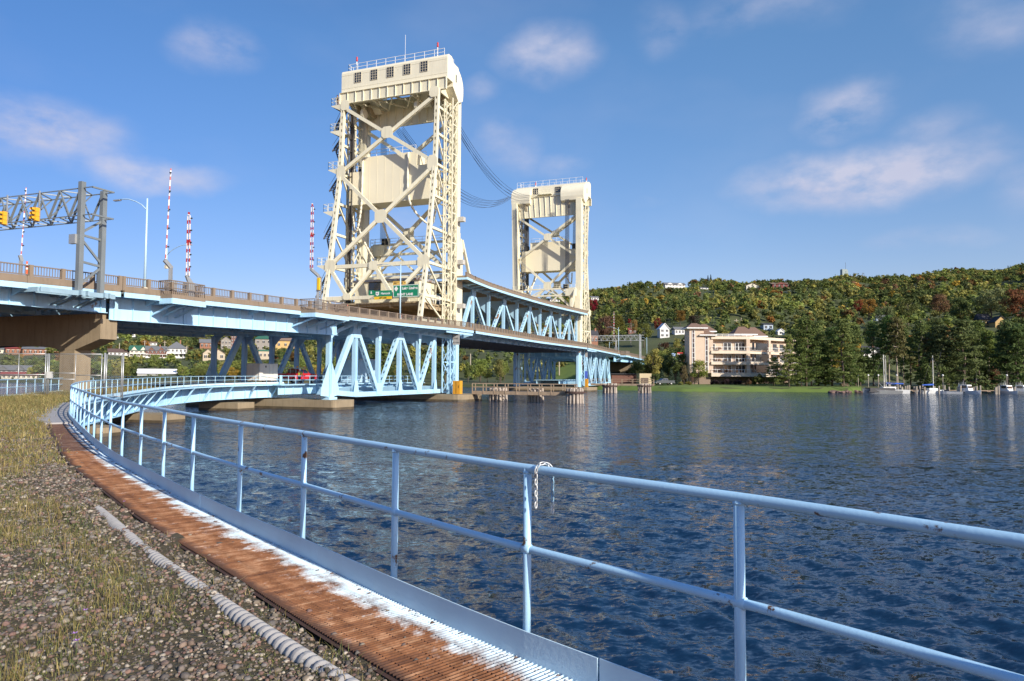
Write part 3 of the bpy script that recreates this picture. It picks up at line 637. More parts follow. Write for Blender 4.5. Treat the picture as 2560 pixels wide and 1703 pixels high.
# --- plate girder approach spans
def girder_span(lab, u0, u1, zb0, zb1, haunch=0, cross=True):
    t = thing('girder_span', lab, 'bridge span', tuple(B((u0+u1)/2, 7.8, 5)))
    deck(t, u0, u1); parapet(t, u0, u1, EV+.1); parapet(t, u0, u1, WV-.1, bal=.5)
    zb = lambda u: zb0+(zb1-zb0)*(u-u0)/(u1-u0)
    for v in (GE, 5.2, 10.4, 16.5):
        g_ = MB(); k = max(2, int((u1-u0)/3))
        for i in range(k):
            a = u0+(u1-u0)*i/k; b_ = u0+(u1-u0)*(i+1)/k
            za, zc = zb(a), zb(b_); ta, tb_ = ztop_(a)-1.3, ztop_(b_)-1.3
            g_.add([B(a, v-.02, za), B(b_, v-.02, zc), B(b_, v-.02, tb_), B(a, v-.02, ta), B(a, v+.02, za), B(b_, v+.02, zc), B(b_, v+.02, tb_), B(a, v+.02, ta)], [(0, 1, 2, 3), (7, 6, 5, 4), (0, 4, 5, 1), (2, 6, 7, 3)])
            g_.bar(B(a, v, za), B(b_, v, zc), .42, .05, NV); g_.bar(B(a, v, ta), B(b_, v, tb_), .4, .05, NV)
        u = u0+.3
        while u < u1-.2: stiff(g_, u, v, zb(u), ztop_(u)-1.3, .035, .3); u += 1.55
        g_.build('plate_girder', blue, t)
    cb = MB(); u = u0+1.
    while cross and u < u1:
        z = zb(u)+.35; cb.bar(B(u, 0, z), B(u, 15.6, z), .12, .3, DV); z2 = zb(u)+.12
        cb.bar(B(u, .1, z2), B(min(u+4.6, u1), 5.1, z2), .1, .06); cb.bar(B(u, 10.3, z2), B(min(u+4.6, u1), 5.3, z2), .1, .06); cb.bar(B(u, 10.5, z2), B(min(u+4.6, u1), 15.5, z2), .1, .06); u += 4.65
    cb.build('cross_frames', blue, t)
    u = u0+3
    while u < u1: 
        z = ztop_(u)-1.35; MB().prism([B(u-.04, -2.4, z), B(u-.04, GE-.03, z), B(u-.04, GE-.03, z-.5), B(u-.04, -2.4, z-.14)], DV*.08).build('deck_bracket', blue, t); u += 5.4
    return t
g1 = girder_span('blue plate girder span crossing the top left, behind the tall signal gantry', -118, -59.9, 7.6, 7.87)
g2 = girder_span('blue plate girder span between the concrete bent and the first lattice truss', -59.6, -32.6, 7.42, 7.8)
g3 = girder_span('short blue plate girder span just past the far lattice truss', 97.2, 124, 7.6, 7.7)
g4 = girder_span('second far plate girder span, on the sunlit concrete bents near the far shore', 124.2, 150, 7.7, 7.3)
g5 = girder_span('last blue plate girder span running down to the far abutment', 150.2, 212, 7.3, 6.3)
def bumpout(par, u0, u1, out=1.7, far=False):
    m_ = MB(); z = ztop_((u0+u1)/2)
    m_.box((u0, EV-out, z-1.35), (u1, EV+.1, z-1.05), B); m_.build('lookout_platform', parap, par)
    f_ = MB(); f_.box((u0, EV-out-.05, z-1.75), (u1, EV-out+.03, z-1.352), B); f_.box((u1-.06, EV-out, z-1.74), (u1+.02, EV, z-1.353), B); f_.box((u0-.03, EV-out, z-1.742), (u0+.05, EV, z-1.354), B)
    for u in (u0+.5, (u0+u1)/2, u1-.5):
        f_.bar(B(u, EV-out+.1, z-1.6), B(u, -.05, z-1.6), .1, .3, DV); f_.bar(B(u, EV-out+.3, z-1.75), B(u, -.1, z-2.9), .14, .14, DV)
    f_.build('platform_brackets', blue, par)
    r_ = MB(); v = EV-out+.12; zz = ztop_((u0+u1)/2)
    for (p, q) in (((u0, v), (u1, v)), ((u0, v), (u0, EV+.1)), ((u1, v), (u1, EV+.1))):
        for dz in (.05, .6): r_.bar(B(p[0], p[1], zz-dz), B(q[0], q[1], zz-dz), .08, .07)
        L = math.hypot(q[0]-p[0], q[1]-p[1]); k = int(L/.17)
        for j in range(k+1): uu = p[0]+(q[0]-p[0])*j/k; vv = p[1]+(q[1]-p[1])*j/k; r_.bar(B(uu, vv, zz-1.05), B(uu, vv, zz-.05), .03, .03)
    r_.build('platform_railing', railbrown, par)
bumpout(g2, -40.4, -34.9); bumpout(g2, -56.6, -53.4, 1.2); bumpout(g3, 99, 104.5)

# --- concrete bents
def bent(lab, u0, u1, zc=6.05, zt_=7.45, vcol=(1.25, 2.7), land=False, zb=-1.5, grp=None):
    t = thing('concrete_pier', lab, 'bridge pier', tuple(B(u0, 7.8, 0)), grp); mb = MB(); d = DV*(u1-u0); P = lambda v, z: B(u0, v, z)
    zl = zc-.75; pts = [P(-1.2, zt_), P(-1.2, zc), P(vcol[0], zl), P(vcol[1], zl)]
    for i in range(1, 12):
        f_ = i/12; v = vcol[1]+(15.6-2*vcol[1])*f_; pts.append(P(v, zl+.34*math.sin(math.pi*f_)**.5))
    pts += [P(15.6-vcol[1], zl), P(15.6-vcol[0], zl), P(16.7, zc), P(16.7, zt_)]
    mb.prism(pts, d); mb.build('cap_beam', conc, t)
    s_ = MB(); s_.box((u0+.15, -.5, zt_-.02), (u1-.15, 16.2, zt_+.38), B); s_.build('bearing_ledge', conc, t)
    for a, b_ in (vcol, (15.6-vcol[1], 15.6-vcol[0])): c_ = MB(); c_.box((u0+.01, a, zb), (u1-.01, b_, zl+.03), B); c_.build('column', conc, t)
    return t
bent('sunlit concrete bent with arched cap beam holding up the left girder spans', -60.2, -58.9)
bent('first concrete bent under the far approach, behind the far truss', 123.4, 124.8, 5.9, 7.3, zb=-.5)
bent('second concrete bent under the far approach, beside the cream hut', 149.3, 150.7, 5.4, 6.9, zb=0)

algae = mat('wet_stained_concrete', (.10, .075, .045), .6, var=.4, scale=1.5)
# --- low piers in the water
def pier(lab, u0, u1, v0, v1, z1, r=.5, z0=-1.5, name='water_pier', stepz=None):
    t = thing(name, lab, 'bridge pier', tuple(B((u0+u1)/2, (v0+v1)/2, 0))); mb = MB(); pts = []
    for (cu, cv, a0) in ((u0+r, v0+r, 180), (u1-r, v0+r, 270), (u1-r, v1-r, 0), (u0+r, v1-r, 90)):
        for a in (0, 22, 45, 68, 90): an = R(a0+a); pts.append(B(cu+r*math.cos(an), cv+r*math.sin(an), z0))
    mb.prism(pts, (0, 0, z1-z0)); mb.build('concrete_block', conc, t)
    c_ = sum(pts, V((0, 0, 0)))/len(pts); MB().prism([V((*(p+(p-c_).normalized()*.01).xy, -.4)) for p in pts], (0, 0, .66)).build('waterline_stain', algae, t)
    return t
pier('long tan concrete pier under the near end of the first lattice truss', -34.0, -30.2, -2.2, 18, 1.0)
pier('wide concrete pier carrying the near lift tower', -6.5, .9, -4.0, 19, .95, 1.6)
pier('rounded concrete pier carrying the far lift tower', mir(.9), mir(-6.5), -3.6, 19, .95, 1.6)
pier('concrete pier at the shore end of the far lattice truss', mir(-30.2), mir(-34), -2, 18, 1.0)
def qpier(lab, pts, z1, h=3.):
    t = thing('trestle_pier', lab, 'bridge pier', (pts[0][0], pts[0][1], 0)); MB().prism([(x, y, -1.5) for x, y in pts], (0, 0, z1+1.5)).build('concrete_block', conc, t); c_ = (sum(x for x, y in pts)/len(pts), sum(y for x, y in pts)/len(pts)); MB().prism([(x+(x-c_[0])*.004, y+(y-c_[1])*.006, -.4) for x, y in pts], (0, 0, .6)).build('waterline_stain', algae, t)
qpier('concrete trestle pier closest to the long bridge pier', [(-31.8, 72.6), (-27.3, 71.2), (-26.5, 73.6), (-31, 75)], .78)
qpier('concrete trestle pier in the middle, half behind the blue handrail', [(-31, 54.6), (-25.9, 53.0), (-25.2, 55.2), (-30.3, 56.8)], .62)
qpier('nearest trestle pier, its rounded end seen between the handrail posts', [(-28.5, 43.0), (-25, 41.6), (-24, 41.4), (-23.5, 41.9), (-23.3, 42.8), (-23.8, 43.6), (-28, 45)], .52)

# --- fixed lattice trusses
TN = [-32.1, -27.2, -22.3, -17.35, -12.4, -7.8]
def ztc(u): return 9.52-.014*(u+27)
def split8(g):
    out = []; seen = 0; groups = []
    for f in g.f:
        st = set(f); hit_ = [q for q in groups if q[0] & st]
        for q in hit_: groups.remove(q)
        groups.append((set.union(st, *[q[0] for q in hit_]), sum([q[1] for q in hit_], [])+[f]))
    for vs_, fs_ in groups:
        m_ = MB(); ids = sorted(vs_); mp_ = {i: k for k, i in enumerate(ids)}; m_.v = [g.v[i] for i in ids]; m_.f = [tuple(mp_[i] for i in f) for f in fs_]; out.append(m_)
    return out
def truss_span(lab, far):
    G = (lambda u, v, z: B(mir(u), v, z)) if far else B
    t = thing('truss_span', lab, 'bridge span', tuple(G(-18, 7.8, 1)))
    dk = MB()
    for v in (0, W):
        o = -1 if v == 0 else 1
        bc = MB(); bc.bar(G(-31.6, v, 1.75), G(-27.2, v, 1.42), .45, .55, NV); bc.bar(G(-27.2, v, 1.42), G(-6.2, v, 1.42), .45, .55, NV); bc.build('bottom_chord', blue, t)
        tcd = MB(); tcd.bar(G(-27.6, v, 9.5), G(-2.7, v, ztc(-2.7)-.05), .45, .55, NV)
        pr = [(-32.1, 7.6), (-31.6, 8.05), (-30.2, 8.6), (-27.2, 9.5)]
        for a, b_ in zip(pr, pr[1:]): tcd.bar(G(a[0], v, a[1]), G(b_[0], v, b_[1]), .45, .42, NV)
        tcd.build('top_chord', blue, t)
        for i, u in enumerate(TN):
            zt0 = 7.9 if i == 0 else ztc(u)
            MB().pbeam(G(u, v, 1.6), G(u, v, zt0), DV, .34 if i else .5, .5, .95).build('vertical', blue, t) if i in (4,) else MB().bar(G(u, v, 1.6), G(u, v, zt0), .46, .12, NV).bar(G(u-.22, v, 1.6), G(u-.22, v, zt0), .46, .05, NV).bar(G(u+.22, v, 1.6), G(u+.22, v, zt0), .46, .05, NV).build('vertical', blue, t)
            g_ = MB(); th = NV*.03*o
            # node plates and flared feet
            def hexp(u_, z_, a, b2, c2): g_.prism([G(u_-a, v+o*.25, z_+b2), G(u_+a, v+o*.25, z_+b2), G(u_+a*.75, v+o*.25, z_-c2), G(u_-a*.75, v+o*.25, z_-c2)], th)
            if i == 0:
                for s_ in (-1, 1): g_.prism([G(u+s_*.25, v+o*.2, 4.9), G(u+s_*.25, v+o*.2, 1.3), G(u+s_*1.65, v+o*.2, 1.45), G(u+s_*1.55, v+o*.2, 2.2)], NV*.05*o)
            elif i == 1: hexp(u, 9.1, .85, .65, 1.3)
            elif i in (2, 4): hexp(u, 1.9, .75, .75, .6)
            elif i == 3: hexp(u, 9.0, .65, .5, 1.0)
            if i in (1, 3, 5): g_.prism([G(u-.25, v+o*.24, 3.0), G(u+.25, v+o*.24, 3.0), G(u+.6, v+o*.24, 1.2), G(u-.6, v+o*.24, 1.2)], th)
            if i in (2, 4): g_.prism([G(u-.5, v+o*.24, 9.2), G(u+.5, v+o*.24, 9.2), G(u+.2, v+o*.24, 7.6), G(u-.2, v+o*.24, 7.6)], th)
            if g_.f: [q_.build('gusset_plate', blue, t) for q_ in split8(g_)]
        for a, b_, solid in ((0, 1, 1), (1, 2, 0), (3, 2, 0), (3, 4, 0), (5, 4, 0)):
            if a == 0: p, q = G(-31.3, v, 2.6), G(-27.4, v, 9.0)
            else: p, q = G(TN[a]+(.15 if TN[b_] > TN[a] else -.15), v, 8.9-(.3 if a == 5 else 0)), G(TN[b_]-(.3 if TN[b_] > TN[a] else -.3), v, 1.9)
            (MB().bar(p, q, .46, .62, NV) if solid else MB().pbeam(p, q, NV, .46, .5, .85)).build('diagonal', bluerust if (a == 5 and not far) else blue, t)
        be = MB(); be.box((-32.6, v-.5, .95), (-31.2, v+.5, 1.25), G); be.box((-32.3, v-.35, 1.25), (-31.5, v+.35, 1.6), G); be.build('bearing', blue, t)
    # floor: rail deck on plate stringers
    fl = MB()
    for v in (5.0, 10.6): fl.bar(G(-34, v, 1.95), G(-2, v, 1.95), .05, .95, NV); [fl.bar(G(u, v-.08, 1.5), G(u, v-.08, 2.4), .15, .04, NV) for u in np.arange(-33, -3, 1.4)]
    for u in TN[1:]: fl.bar(G(u, 0, 1.75), G(u, W, 1.75), .3, .8, DV)
    fl.box((-34.2, 4.4, 2.46), (-2, 11.2, 2.56), G); fl.build('lower_deck', blue, t)
    # upper floor: stringers, floor beams
    fb = MB()
    for v in (2.6, 6.1, 9.5, 13.): fb.bar(G(-32, v, 8.9), G(-2.5, v, 8.8), .04, 1.2, NV); [fb.bar(G(u, v-.1, 8.3), G(u, v-.1, 9.45), .16, .04, NV) for u in np.arange(-31.6, -3, 1.25)]
    for i, u in enumerate(TN): fb.bar(G(u, .2, 8.75), G(u, W-.2, 8.75), .1, 1.1, DV); [fb.prism([G(u-.03, vv, 9.2), G(u-.03, v2, 9.2), G(u-.03, vv, 7.0)], (DV if not far else -DV)*.06) for vv, v2 in ((.25, 2.3), (W-.25, W-2.3))]
    fb.build('floor_beams', blue, t)
    kb = MB()
    for u in [(a+b_)/2+dd for a, b_ in zip(TN, TN[1:]) for dd in (0,)]+TN: 
        z = ztop_(mir(u) if far else u)-1.42; MB().prism([G(u-.04, -2.4, z), G(u-.04, -.1, z), G(u-.04, -.1, z-.75), G(u-.04, -2.4, z-.12)], (DV if not far else -DV)*.08).build('deck_bracket', blue, t)
    a, b_ = (-32.4, -.4) if not far else (mir(-.4), mir(-32.4)); deck(t, a, b_); parapet(t, a, b_, EV+.1, bal=.16); parapet(t, a, b_, WV-.1, bal=.5)
    wf = MB(); wf.bar(G(-9, EV+.15, ztop_(-9)-1.5) if not far else G(-9, EV+.15, 9.6), G(-.4, EV+.15, ztop_(0)-1.6) if not far else G(-.4, EV+.15, 9.6), .06, .5, NV); wf.build('end_fascia', blue, t)
    return t
tsn = truss_span('pale blue lattice truss span in front of the near cream tower', False)
tsf = truss_span('far blue lattice truss span beyond the far tower, seen nearly end on', True)

# --- towers
LEG = [(44.1, -7.6), (33.2, -8.15), (19.0, -10.4), (9.6, -12.35)]
def lu(z): return float(np.interp(z, [a for a, _ in LEG[::-1]], [b_ for _, b_ in LEG[::-1]]))
def rail2(mb, pts, h=1.0, step=1.6, r=.025):
    for a, b_ in zip(pts, pts[1:]):
        a = V(a); b_ = V(b_); L = (b_-a).length; n = max(1, round(L/step))
        for k in (h, h*.5): mb.bar(a+V((0, 0, k)), b_+V((0, 0, k)), r*2, r*2)
        for i in range(n+1): p = a+(b_-a)*i/n; mb.bar(p, p+V((0, 0, h)), r*2, r*2)
class GS:
    def __init__(s): s.parts = []
def each(q, nm, m, t): q.build(nm, m, t)
def gusset(mb, c, n_, w_, h_, th=.05, ax=None):
    n_ = V(n_).normalized(); a = V((0, 0, 1)).cross(n_).normalized() if ax is None else V(ax); z = V((0, 0, 1)); c = V(c)
    if isinstance(mb, GS): q = MB(); mb.parts.append(q); mb = q
    pts = [c+a*w_*x+z*h_*y for x, y in ((-.5, -.28), (-.28, -.5), (.28, -.5), (.5, -.28), (.5, .28), (.28, .5), (-.28, .5), (-.5, .28))]; mb.prism(pts, n_*th)
def GF(u, v, z):
    z = z+max(0, z-12)*.018
    if z > 43.9: u = (u+1.4)*1.3-1.4; v = 7.8+(v-7.8)*1.045+.3; z += .75
    return B(mir(u), v, z)
def tower(lab, far):
    G = GF if far else B; DS = -DV if far else DV
    t = thing('lift_tower', lab, 'bridge tower', tuple(G(-5, 7.8, 1)))
    for e, v in ((-1, 0.0), (1, W)):
        c_ = MB(); c_.box((-2.65, v-.62, 9.7), (-1.1, v+.62, 44.3), G)
        for uu in (-2.4, -1.35): c_.box((uu-.04, v-.66, 9.71), (uu+.04, v+.66, 44.29), G)
        c_.box((-2.5, v-.68, 10.2), (-.25, v+.68, 23.4), G); c_.build('column', cream, t)
        c_ = MB(); c_.box((-2.6, v-.6, .95), (-1.1, v+.6, 9.7), G); c_.box((-1.5, v-.3, 1.0), (-.6, v+.3, 9.72), G); c_.build('column_base', bluerust if far else blue, t)
        lg = MB()
        for (za, ua), (zb_, ub) in zip(LEG, LEG[1:]): lg.pbeam(G(ua, v, za), G(ub, v, zb_), NV, .5, .56, .95, .04)
        lg.build('rear_leg', cream, t)
        # laced service column
        lc = MB(); lb = MB(); va, vb = (v-1.0, v+.25) if e < 0 else (v-.25, v+1.0); ua, ub = -4.75, -3.05
        for m_, z0, z1 in ((lb, 1.2, 9.7), (lc, 9.7, 43.6)):
            for uu in (ua, ub):
                for vv in (va, vb): m_.bar(G(uu, vv, z0), G(uu, vv, z1), .16, .16, NV)
            z = z0; k = 0
            while z < z1-.5:
                z2 = min(z+2.15, z1)
                for vv in (va, vb): 
                    m_.bar(G(ua if k % 2 else ub, vv, z), G(ub if k % 2 else ua, vv, z2), .07, .13, NV)
                for uu in (ua, ub):
                    m_.bar(G(uu, va if k % 2 else vb, z), G(uu, vb if k % 2 else va, z2), .07, .12, DV)
                if k % 2 == 0:
                    for vv in (va, vb): m_.bar(G(ua, vv, z), G(ub, vv, z), .1, .16, NV)
                k += 1; z = z2
        lc.build('laced_column', cream, t); lb.build('laced_column_base', blue, t)
        # side frame between rear leg and column
        sf_ = MB()
        zs = [41.5, 37.6, 33.2, 28.6, 24, 19, 14.4, 11]
        for z in zs: sf_.bar(G(lu(z), v, z), G(-2.6, v, z), .35, .34, NV)
        for a, b_ in zip(zs, zs[1:]): 
            sf_.bar(G(lu(a)+.2, v, a), G(-4.8, v, b_), .2, .22, NV)
        for z in np.arange(12, 43, 1.6): sf_.bar(G(-5.6, v-.2*e, z), G(-4.8, v-.2*e, z), .5, .1, NV)
        for uu in (-5.3, -6.0): sf_.bar(G(uu, v+.3*e, 10), G(uu, v+.3*e, 43), .12, .12, NV)
        sf_.build('side_bracing', cream, t)
    # rear face bracing
    def PR(v, z, o=0): return G(lu(z)+o, v, z)
    for z0, z1 in ((43.2, 33.4), (32.8, 19.3)):
        for va, vb in ((.2, W-.2), (W-.2, .2)): MB().pbeam(PR(va, z0, .02 if va < 5 else -.02), PR(vb, z1, .02 if va < 5 else -.02), DV, .36, .5, 1.05, .04).build('cross_brace', cream, t)
    zs_ = 18.95; MB().pbeam(PR(.2, zs_), PR(W-.2, zs_), DV, .4, .55, 1.1, .04).build('portal_strut', cream, t)
    for a, b_ in (((W-.2, 18.7), (12.0, 14.6)), ((8.2, 18.7), (11.6, 14.6)), ((8.0, 18.7), (4.7, 14.6)), ((.3, 18.7), (4.3, 14.6))): MB().pbeam(PR(*a), PR(*b_), DV, .34, .45, 1., .04).build('knee_brace', cream, t)
    MB().bar(PR(-.2, 14.3), PR(W+.2, 14.3), .45, .5, DV).build('lower_strut', cream, t)
    gs = GS(); n_ = -DS
    for c_, w_, h_ in ((PR(7.8, 38.5, -.25), 1.9, 1.7), (PR(7.8, 26.0, -.25), 1.9, 1.9), (PR(.3, 33.2, -.3), 1.5, 2.2), (PR(W-.3, 33.2, -.3), 1.5, 2.2), (PR(.3, 19, -.3), 1.8, 1.9), (PR(W-.3, 19, -.3), 1.8, 1.9), (PR(8.1, 18.85, -.3), 1.5, 1.3), (PR(11.8, 14.5, -.3), 1.3, .9), (PR(4.5, 14.5, -.3), 1.3, .9), (PR(.4, 43.5, -.3), 1.5, 1.5), (PR(W-.4, 43.5, -.3), 1.5, 1.5)): gusset(gs, c_, n_, w_, h_)
    [each(q, 'gusset_plate', cream, t) for q in gs.parts]
    # span-side bracing
    for z0, z1 in ((41.3, 31.6), (31.2, 18.6)):
        for va, vb in ((.6, W-.6), (W-.6, .6)): MB().pbeam(G(-1.9+(.02 if va < 5 else -.02), va, z0), G(-1.9+(.02 if va < 5 else -.02), vb, z1), DV, .36, .5, 1.05, .04).build('cross_brace', cream, t)
    gs = GS(); gusset(gs, G(-1.6, 7.8, 36.5), DS, 1.9, 1.7); gusset(gs, G(-1.6, 7.8, 24.9), DS, 1.9, 1.9); [each(q, 'gusset_plate', cream, t) for q in gs.parts]
    sg_ = MB(); sg_.bar(G(-2.0, .5, 18.2), G(-2.0, W-.5, 18.2), .4, .7, DV); sg_.bar(G(-2.0, .5, 16.9), G(-2.0, W-.5, 16.9), .35, .35, DV)
    for v in (2.5, 5, 7.8, 10.5, 13): sg_.bar(G(-2, v, 17), G(-2, v+1.3, 18), .2, .2, DV)
    sg_.build('portal_girder', cream, t)
    # transverse plate girders below the house
    for (u, z0, z1, va, vb, n, nm) in ((-7.0, 44.1, 45.75, -1.05, 16.65, 13, 'rear_girder'), (-2.3, 41.5, 45.7, .4, 15.2, 11, 'front_girder')):
        m_ = MB(); m_.box((u-.03, va, z0), (u+.03, vb, z1), G); m_.box((u-.22, va, z0-.05), (u+.22, vb, z0), G); m_.box((u-.22, va, z1), (u+.22, vb, z1+.05), G)
        for i in range(n+1):
            v = va+(vb-va)*i/n; m_.box((u-.2, v-.025, z0), (u-.03, v+.025, z1), G); m_.box((u+.03, v-.025, z0), (u+.2, v+.025, z1), G)
        m_.build(nm, cream, t)
    ub_ = MB()
    for v in (.3, 4.6, 11, 15.3): ub_.bar(G(-7, v, 44.5), G(-2.3, v, 44.5), .25, 1.0, NV)
    for (a, b_) in (((-6.8, 4.6), (-2.5, 7.8)), ((-6.8, 11), (-2.5, 7.8)), ((-6.8, 7.8), (-2.5, 4.6)), ((-6.8, 7.8), (-2.5, 11)), ((-6.8, 14.9), (-2.5, 11)), ((-6.8, .8), (-2.5, 4.6))): ub_.bar(G(a[0], a[1], 44.3), G(b_[0], b_[1], 44.1), .18, .2)
    ub_.build('head_framing', cream, t)
    # machinery house with rounded sheave hoods
    hs_ = MB(); pr = [(-6.72, 45.8), (-6.72, 48.9), (-6.6, 49.2), (-6.3, 49.38), (-5.35, 49.42), (-5.0, 49.2), (-4.88, 48.7), (-3.2, 48.65), (-3.0, 48.5), (-3.0, 46.0), (-3.4, 45.8)]
    hs_.prism([G(u, -1.04, z) for u, z in pr], NV*17.7)
    t_ = hs_.build('machinery_house', creamw, t)
    for z in (46.55, 48.55): sm = MB(); sm.box((-6.745, -1.04, z-.03), (-6.715, 16.66, z+.03), G); sm.build('panel_seam', creamw, t_)
    for va, vb in ((-1.06, 4.6), (11.9, 16.68)):
        hd = MB(); pr = [(-4.9, 45.2), (-4.9, 48.72)]+[(-4.9+3.5*math.sin(R(a)), 45.9+2.85*math.cos(R(a))) for a in range(8, 91, 8)]+[(-1.4, 45.1), (-1.55, 44.2), (-2.9, 43.5)]
        hd.prism([G(u, va, z) for u, z in pr], NV*(vb-va)); hd.build('sheave_hood', creamw, t)
        sh = MB(); k = 20
        for vv in ((va+vb)/2-.9, (va+vb)/2+.9): sh.prism([G(-3.1+1.45*math.cos(2*math.pi*i/k), vv-.25, 44.4+1.45*math.sin(2*math.pi*i/k)) for i in range(k)], NV*.5)
        sh.build('sheave', mat('dark_cream_sheave', (.35, .30, .2), .6), t)
    for vv in (4.5, 13.6):
        sh = MB(); k = 18; sh.prism([G(-5.2+.75*math.cos(2*math.pi*i/k), vv-.2, 42.9+.75*math.sin(2*math.pi*i/k)) for i in range(k)], NV*.4); sh.bar(G(-5.2, vv, 43), G(-5.2, vv, 44.6), .2, .3); sh.build('idler_sheave', cream, t)
    def window(u, v, z, w_, h_, nx, nz, sg__):
        fr = MB(); g_ = MB(); g_.box((u-.02, v-w_/2, z-h_/2), (u+.02, v+w_/2, z+h_/2), G)
        wn = g_.build('window', glass, t); o = sg__*.035
        for i in range(nx+1): vv = v-w_/2+w_*i/nx; fr.box((u+o-.02, vv-.022, z-h_/2), (u+o+.02, vv+.022, z+h_/2), G)
        for i in range(nz+1): zz = z-h_/2+h_*i/nz; fr.box((u+o-.018, v-w_/2, zz-.022), (u+o+.018, v+w_/2, zz+.022), G)
        fr.build('frame', mat('window_bars', (.6, .55, .42), .6), wn)
    if not far:
        for px, py in ((894.9, 193.9), (935.2, 187.0), (975.9, 180.3), (1017.5, 173.4), (1060.2, 166.3)):
            v, z = vzp(px, py, -6.74); window(-6.74, v, z, 1.18, 1.5, 3, 4, -1)
    else:
        for v, z in ((11.1, 47.45), (5.6, 47.4)): window(-2.98, v, z, 1.35, 1.35, 3, 3, 1)
        for v in (11.1, 5.6): window(-6.74, v, 47.6, 1.18, 1.5, 3, 4, -1)
        bk = MB(); bk.box((-3.0, 7, 46.3), (-2.2, 10.5, 46.4), G); rail2(bk, [G(-2.2, 7, 46.4), G(-2.2, 10.5, 46.4)], .9, .9); bk.build('maintenance_balcony', cream, t)
    mb = MB(); mb.box((-4.0, -1.09, 46.2), (-3.75, -1.065, 47.3), G); mb.build('side_window', glass, t)
    rl = MB(); rail2(rl, [G(-6.2, -.3, 49.35), G(-6.2, 15.8, 49.35)], 1.05, 1.65); rail2(rl, [G(-3.2, -.3, 48.6), G(-3.2, 15.8, 48.6)], 1.4, 1.65); rail2(rl, [G(-6.2, 15.8, 49.35), G(-4.9, 15.8, 49.35)], 1.05, .7); rl.build('roof_railing', white, t)
    for v in ((14.5, .9) if not far else (12.4, -.2)):
        bc = MB(); h_ = 1.5 if not far else .7
        bc.bar(G(-6.0, v, 49.3), G(-6.0, v, 49.3+h_), .12, .12); o_ = bc.build('beacon_post', white, t); b2 = MB(); b2.tube([G(-6.0, v, 49.3+h_+dz) for dz in (0, .1, .25, .35, .5, .65, .75)], .2, 10, True, [.1, .15, .15, .1, .15, .12, .04]); b2.build('beacon_lamp', red, o_, True)
    if not far: MB().bar(G(-5.5, 6.5, 49.3), G(-5.5, 6.5, 53.8), .04, .04).build('antenna', white, t)
    # stairs and landings on the landward side
    if True:
        zl = [43.7, 39.75, 33.9, 27.4, 19.3]; st = MB(); ld = MB()
        for i, z in enumerate(zl):
            v0, v1 = W+.3, W+1.95; uo = lu(z)
            ld.box((uo-.3, v0, z-.12), (uo+2.6, v1, z), G); rail2(ld, [G(uo-.3, v0, z), G(uo-.3, v1, z), G(uo+2.6, v1, z)], 1.1, .9, .022)
            ld.prism([G(uo-.3, v0, z-.12), G(uo-.3, v1, z-.12), G(uo-.3, v0, z-.9)], DS*.1)
        for a, b_ in zip(zl, zl[1:]+[14.6]):
            n = 2 if a-b_ > 5 else 1
            for j in range(n):
                z0 = a-(a-b_)*j/n; z1 = a-(a-b_)*(j+1)/n; u0, u1 = (lu(z0)+2.4, lu(z1)+.2) if j % 2 == 0 else (lu(z0)+.2, lu(z1)+2.4); vv = W+1.4-.6*(j % 2)
                for dv in (-.35, .35): st.bar(G(u0, vv+dv, z0), G(u1, vv+dv, z1), .06, .25, NV); st.bar(G(u0, vv+dv, z0+.9), G(u1, vv+dv, z1+.9), .04, .04, NV)
                k = int((z0-z1)/.28)
                for q in range(k): f_ = (q+.5)/k; st.bar(G(u0+(u1-u0)*f_, vv-.35, z0+(z1-z0)*f_), G(u0+(u1-u0)*f_, vv+.35, z0+(z1-z0)*f_), .28, .05, DV)
        ld.build('landings', cream, t); st.build('stairs', mat('dark_stair_steel', (.12, .12, .13), .6), t)
    ct = MB()
    for vv in (14.45, 14.95): ct.bar(G(-6.9, vv, 13), G(-6.6, vv, 43), .08, .3, NV)
    for z in np.arange(14, 43, 1.9): ct.bar(G(-6.8, 14.4, z), G(-6.8, 15, z), .1, .1)
    for vv in (14.6, 14.7, 14.8): ct.bar(G(-6.75, vv, 13), G(-6.6, vv, 42.6), .07, .07)
    ct.build('cable_tray', mat('dark_cable_tray', (.06, .055, .05), .7), t)
    # counterweight ropes and guide
    rp = MB()
    for v0 in (1.2, 13.6):
        for i in range(8):
            for j in (0, .22): rp.bar(G(-4.2-j, v0+.15*i, 33.6), G(-4.2-j, v0+.15*i, 44), .035, .035)
    for v0 in (1.9, 12.7):
        for i in range(8): rp.bar(G(-.1, v0+.13*i, 24.4), G(-.4, v0+.13*i, 44), .03, .03)
        for i in range(8): rp.bar(G(.08, v0+.13*i, 24.4), G(-.15, v0+.13*i, 44), .03, .03)
    rp.build('hoist_ropes', rope, t)
    sk = MB()
    for v0 in (1.1, 13.5): sk = MB(); sk.box((-4.7, v0, 33.7), (-3.9, v0+1.25, 35.0), G); sk.build('rope_socket', dark, t)
    # hanging ribbed power cables
    if True:
        hc = []
        hc.append([(12.6, 35.6, -6.9), (12.6, 30, -7), (12.9, 27.5, -6.8), (13.6, 25.4, -6.4), (14.3, 24.9, -6), (14.9, 26, -5.6), (15.3, 29, -5.4)])
        hc.append([(5.0, 35.6, -6.9), (4.9, 30, -7), (4.4, 27.6, -6.5), (3.3, 25.9, -5), (2.5, 25.7, -4), (2.2, 28, -3.5)])
        hc.append([(14.0, 25.4, -5.5), (13.6, 23, -4), (13.0, 20.9, -2), (12.2, 21.5, -1), (11.6, 24, -.8), (11.3, 28.6, -5)])
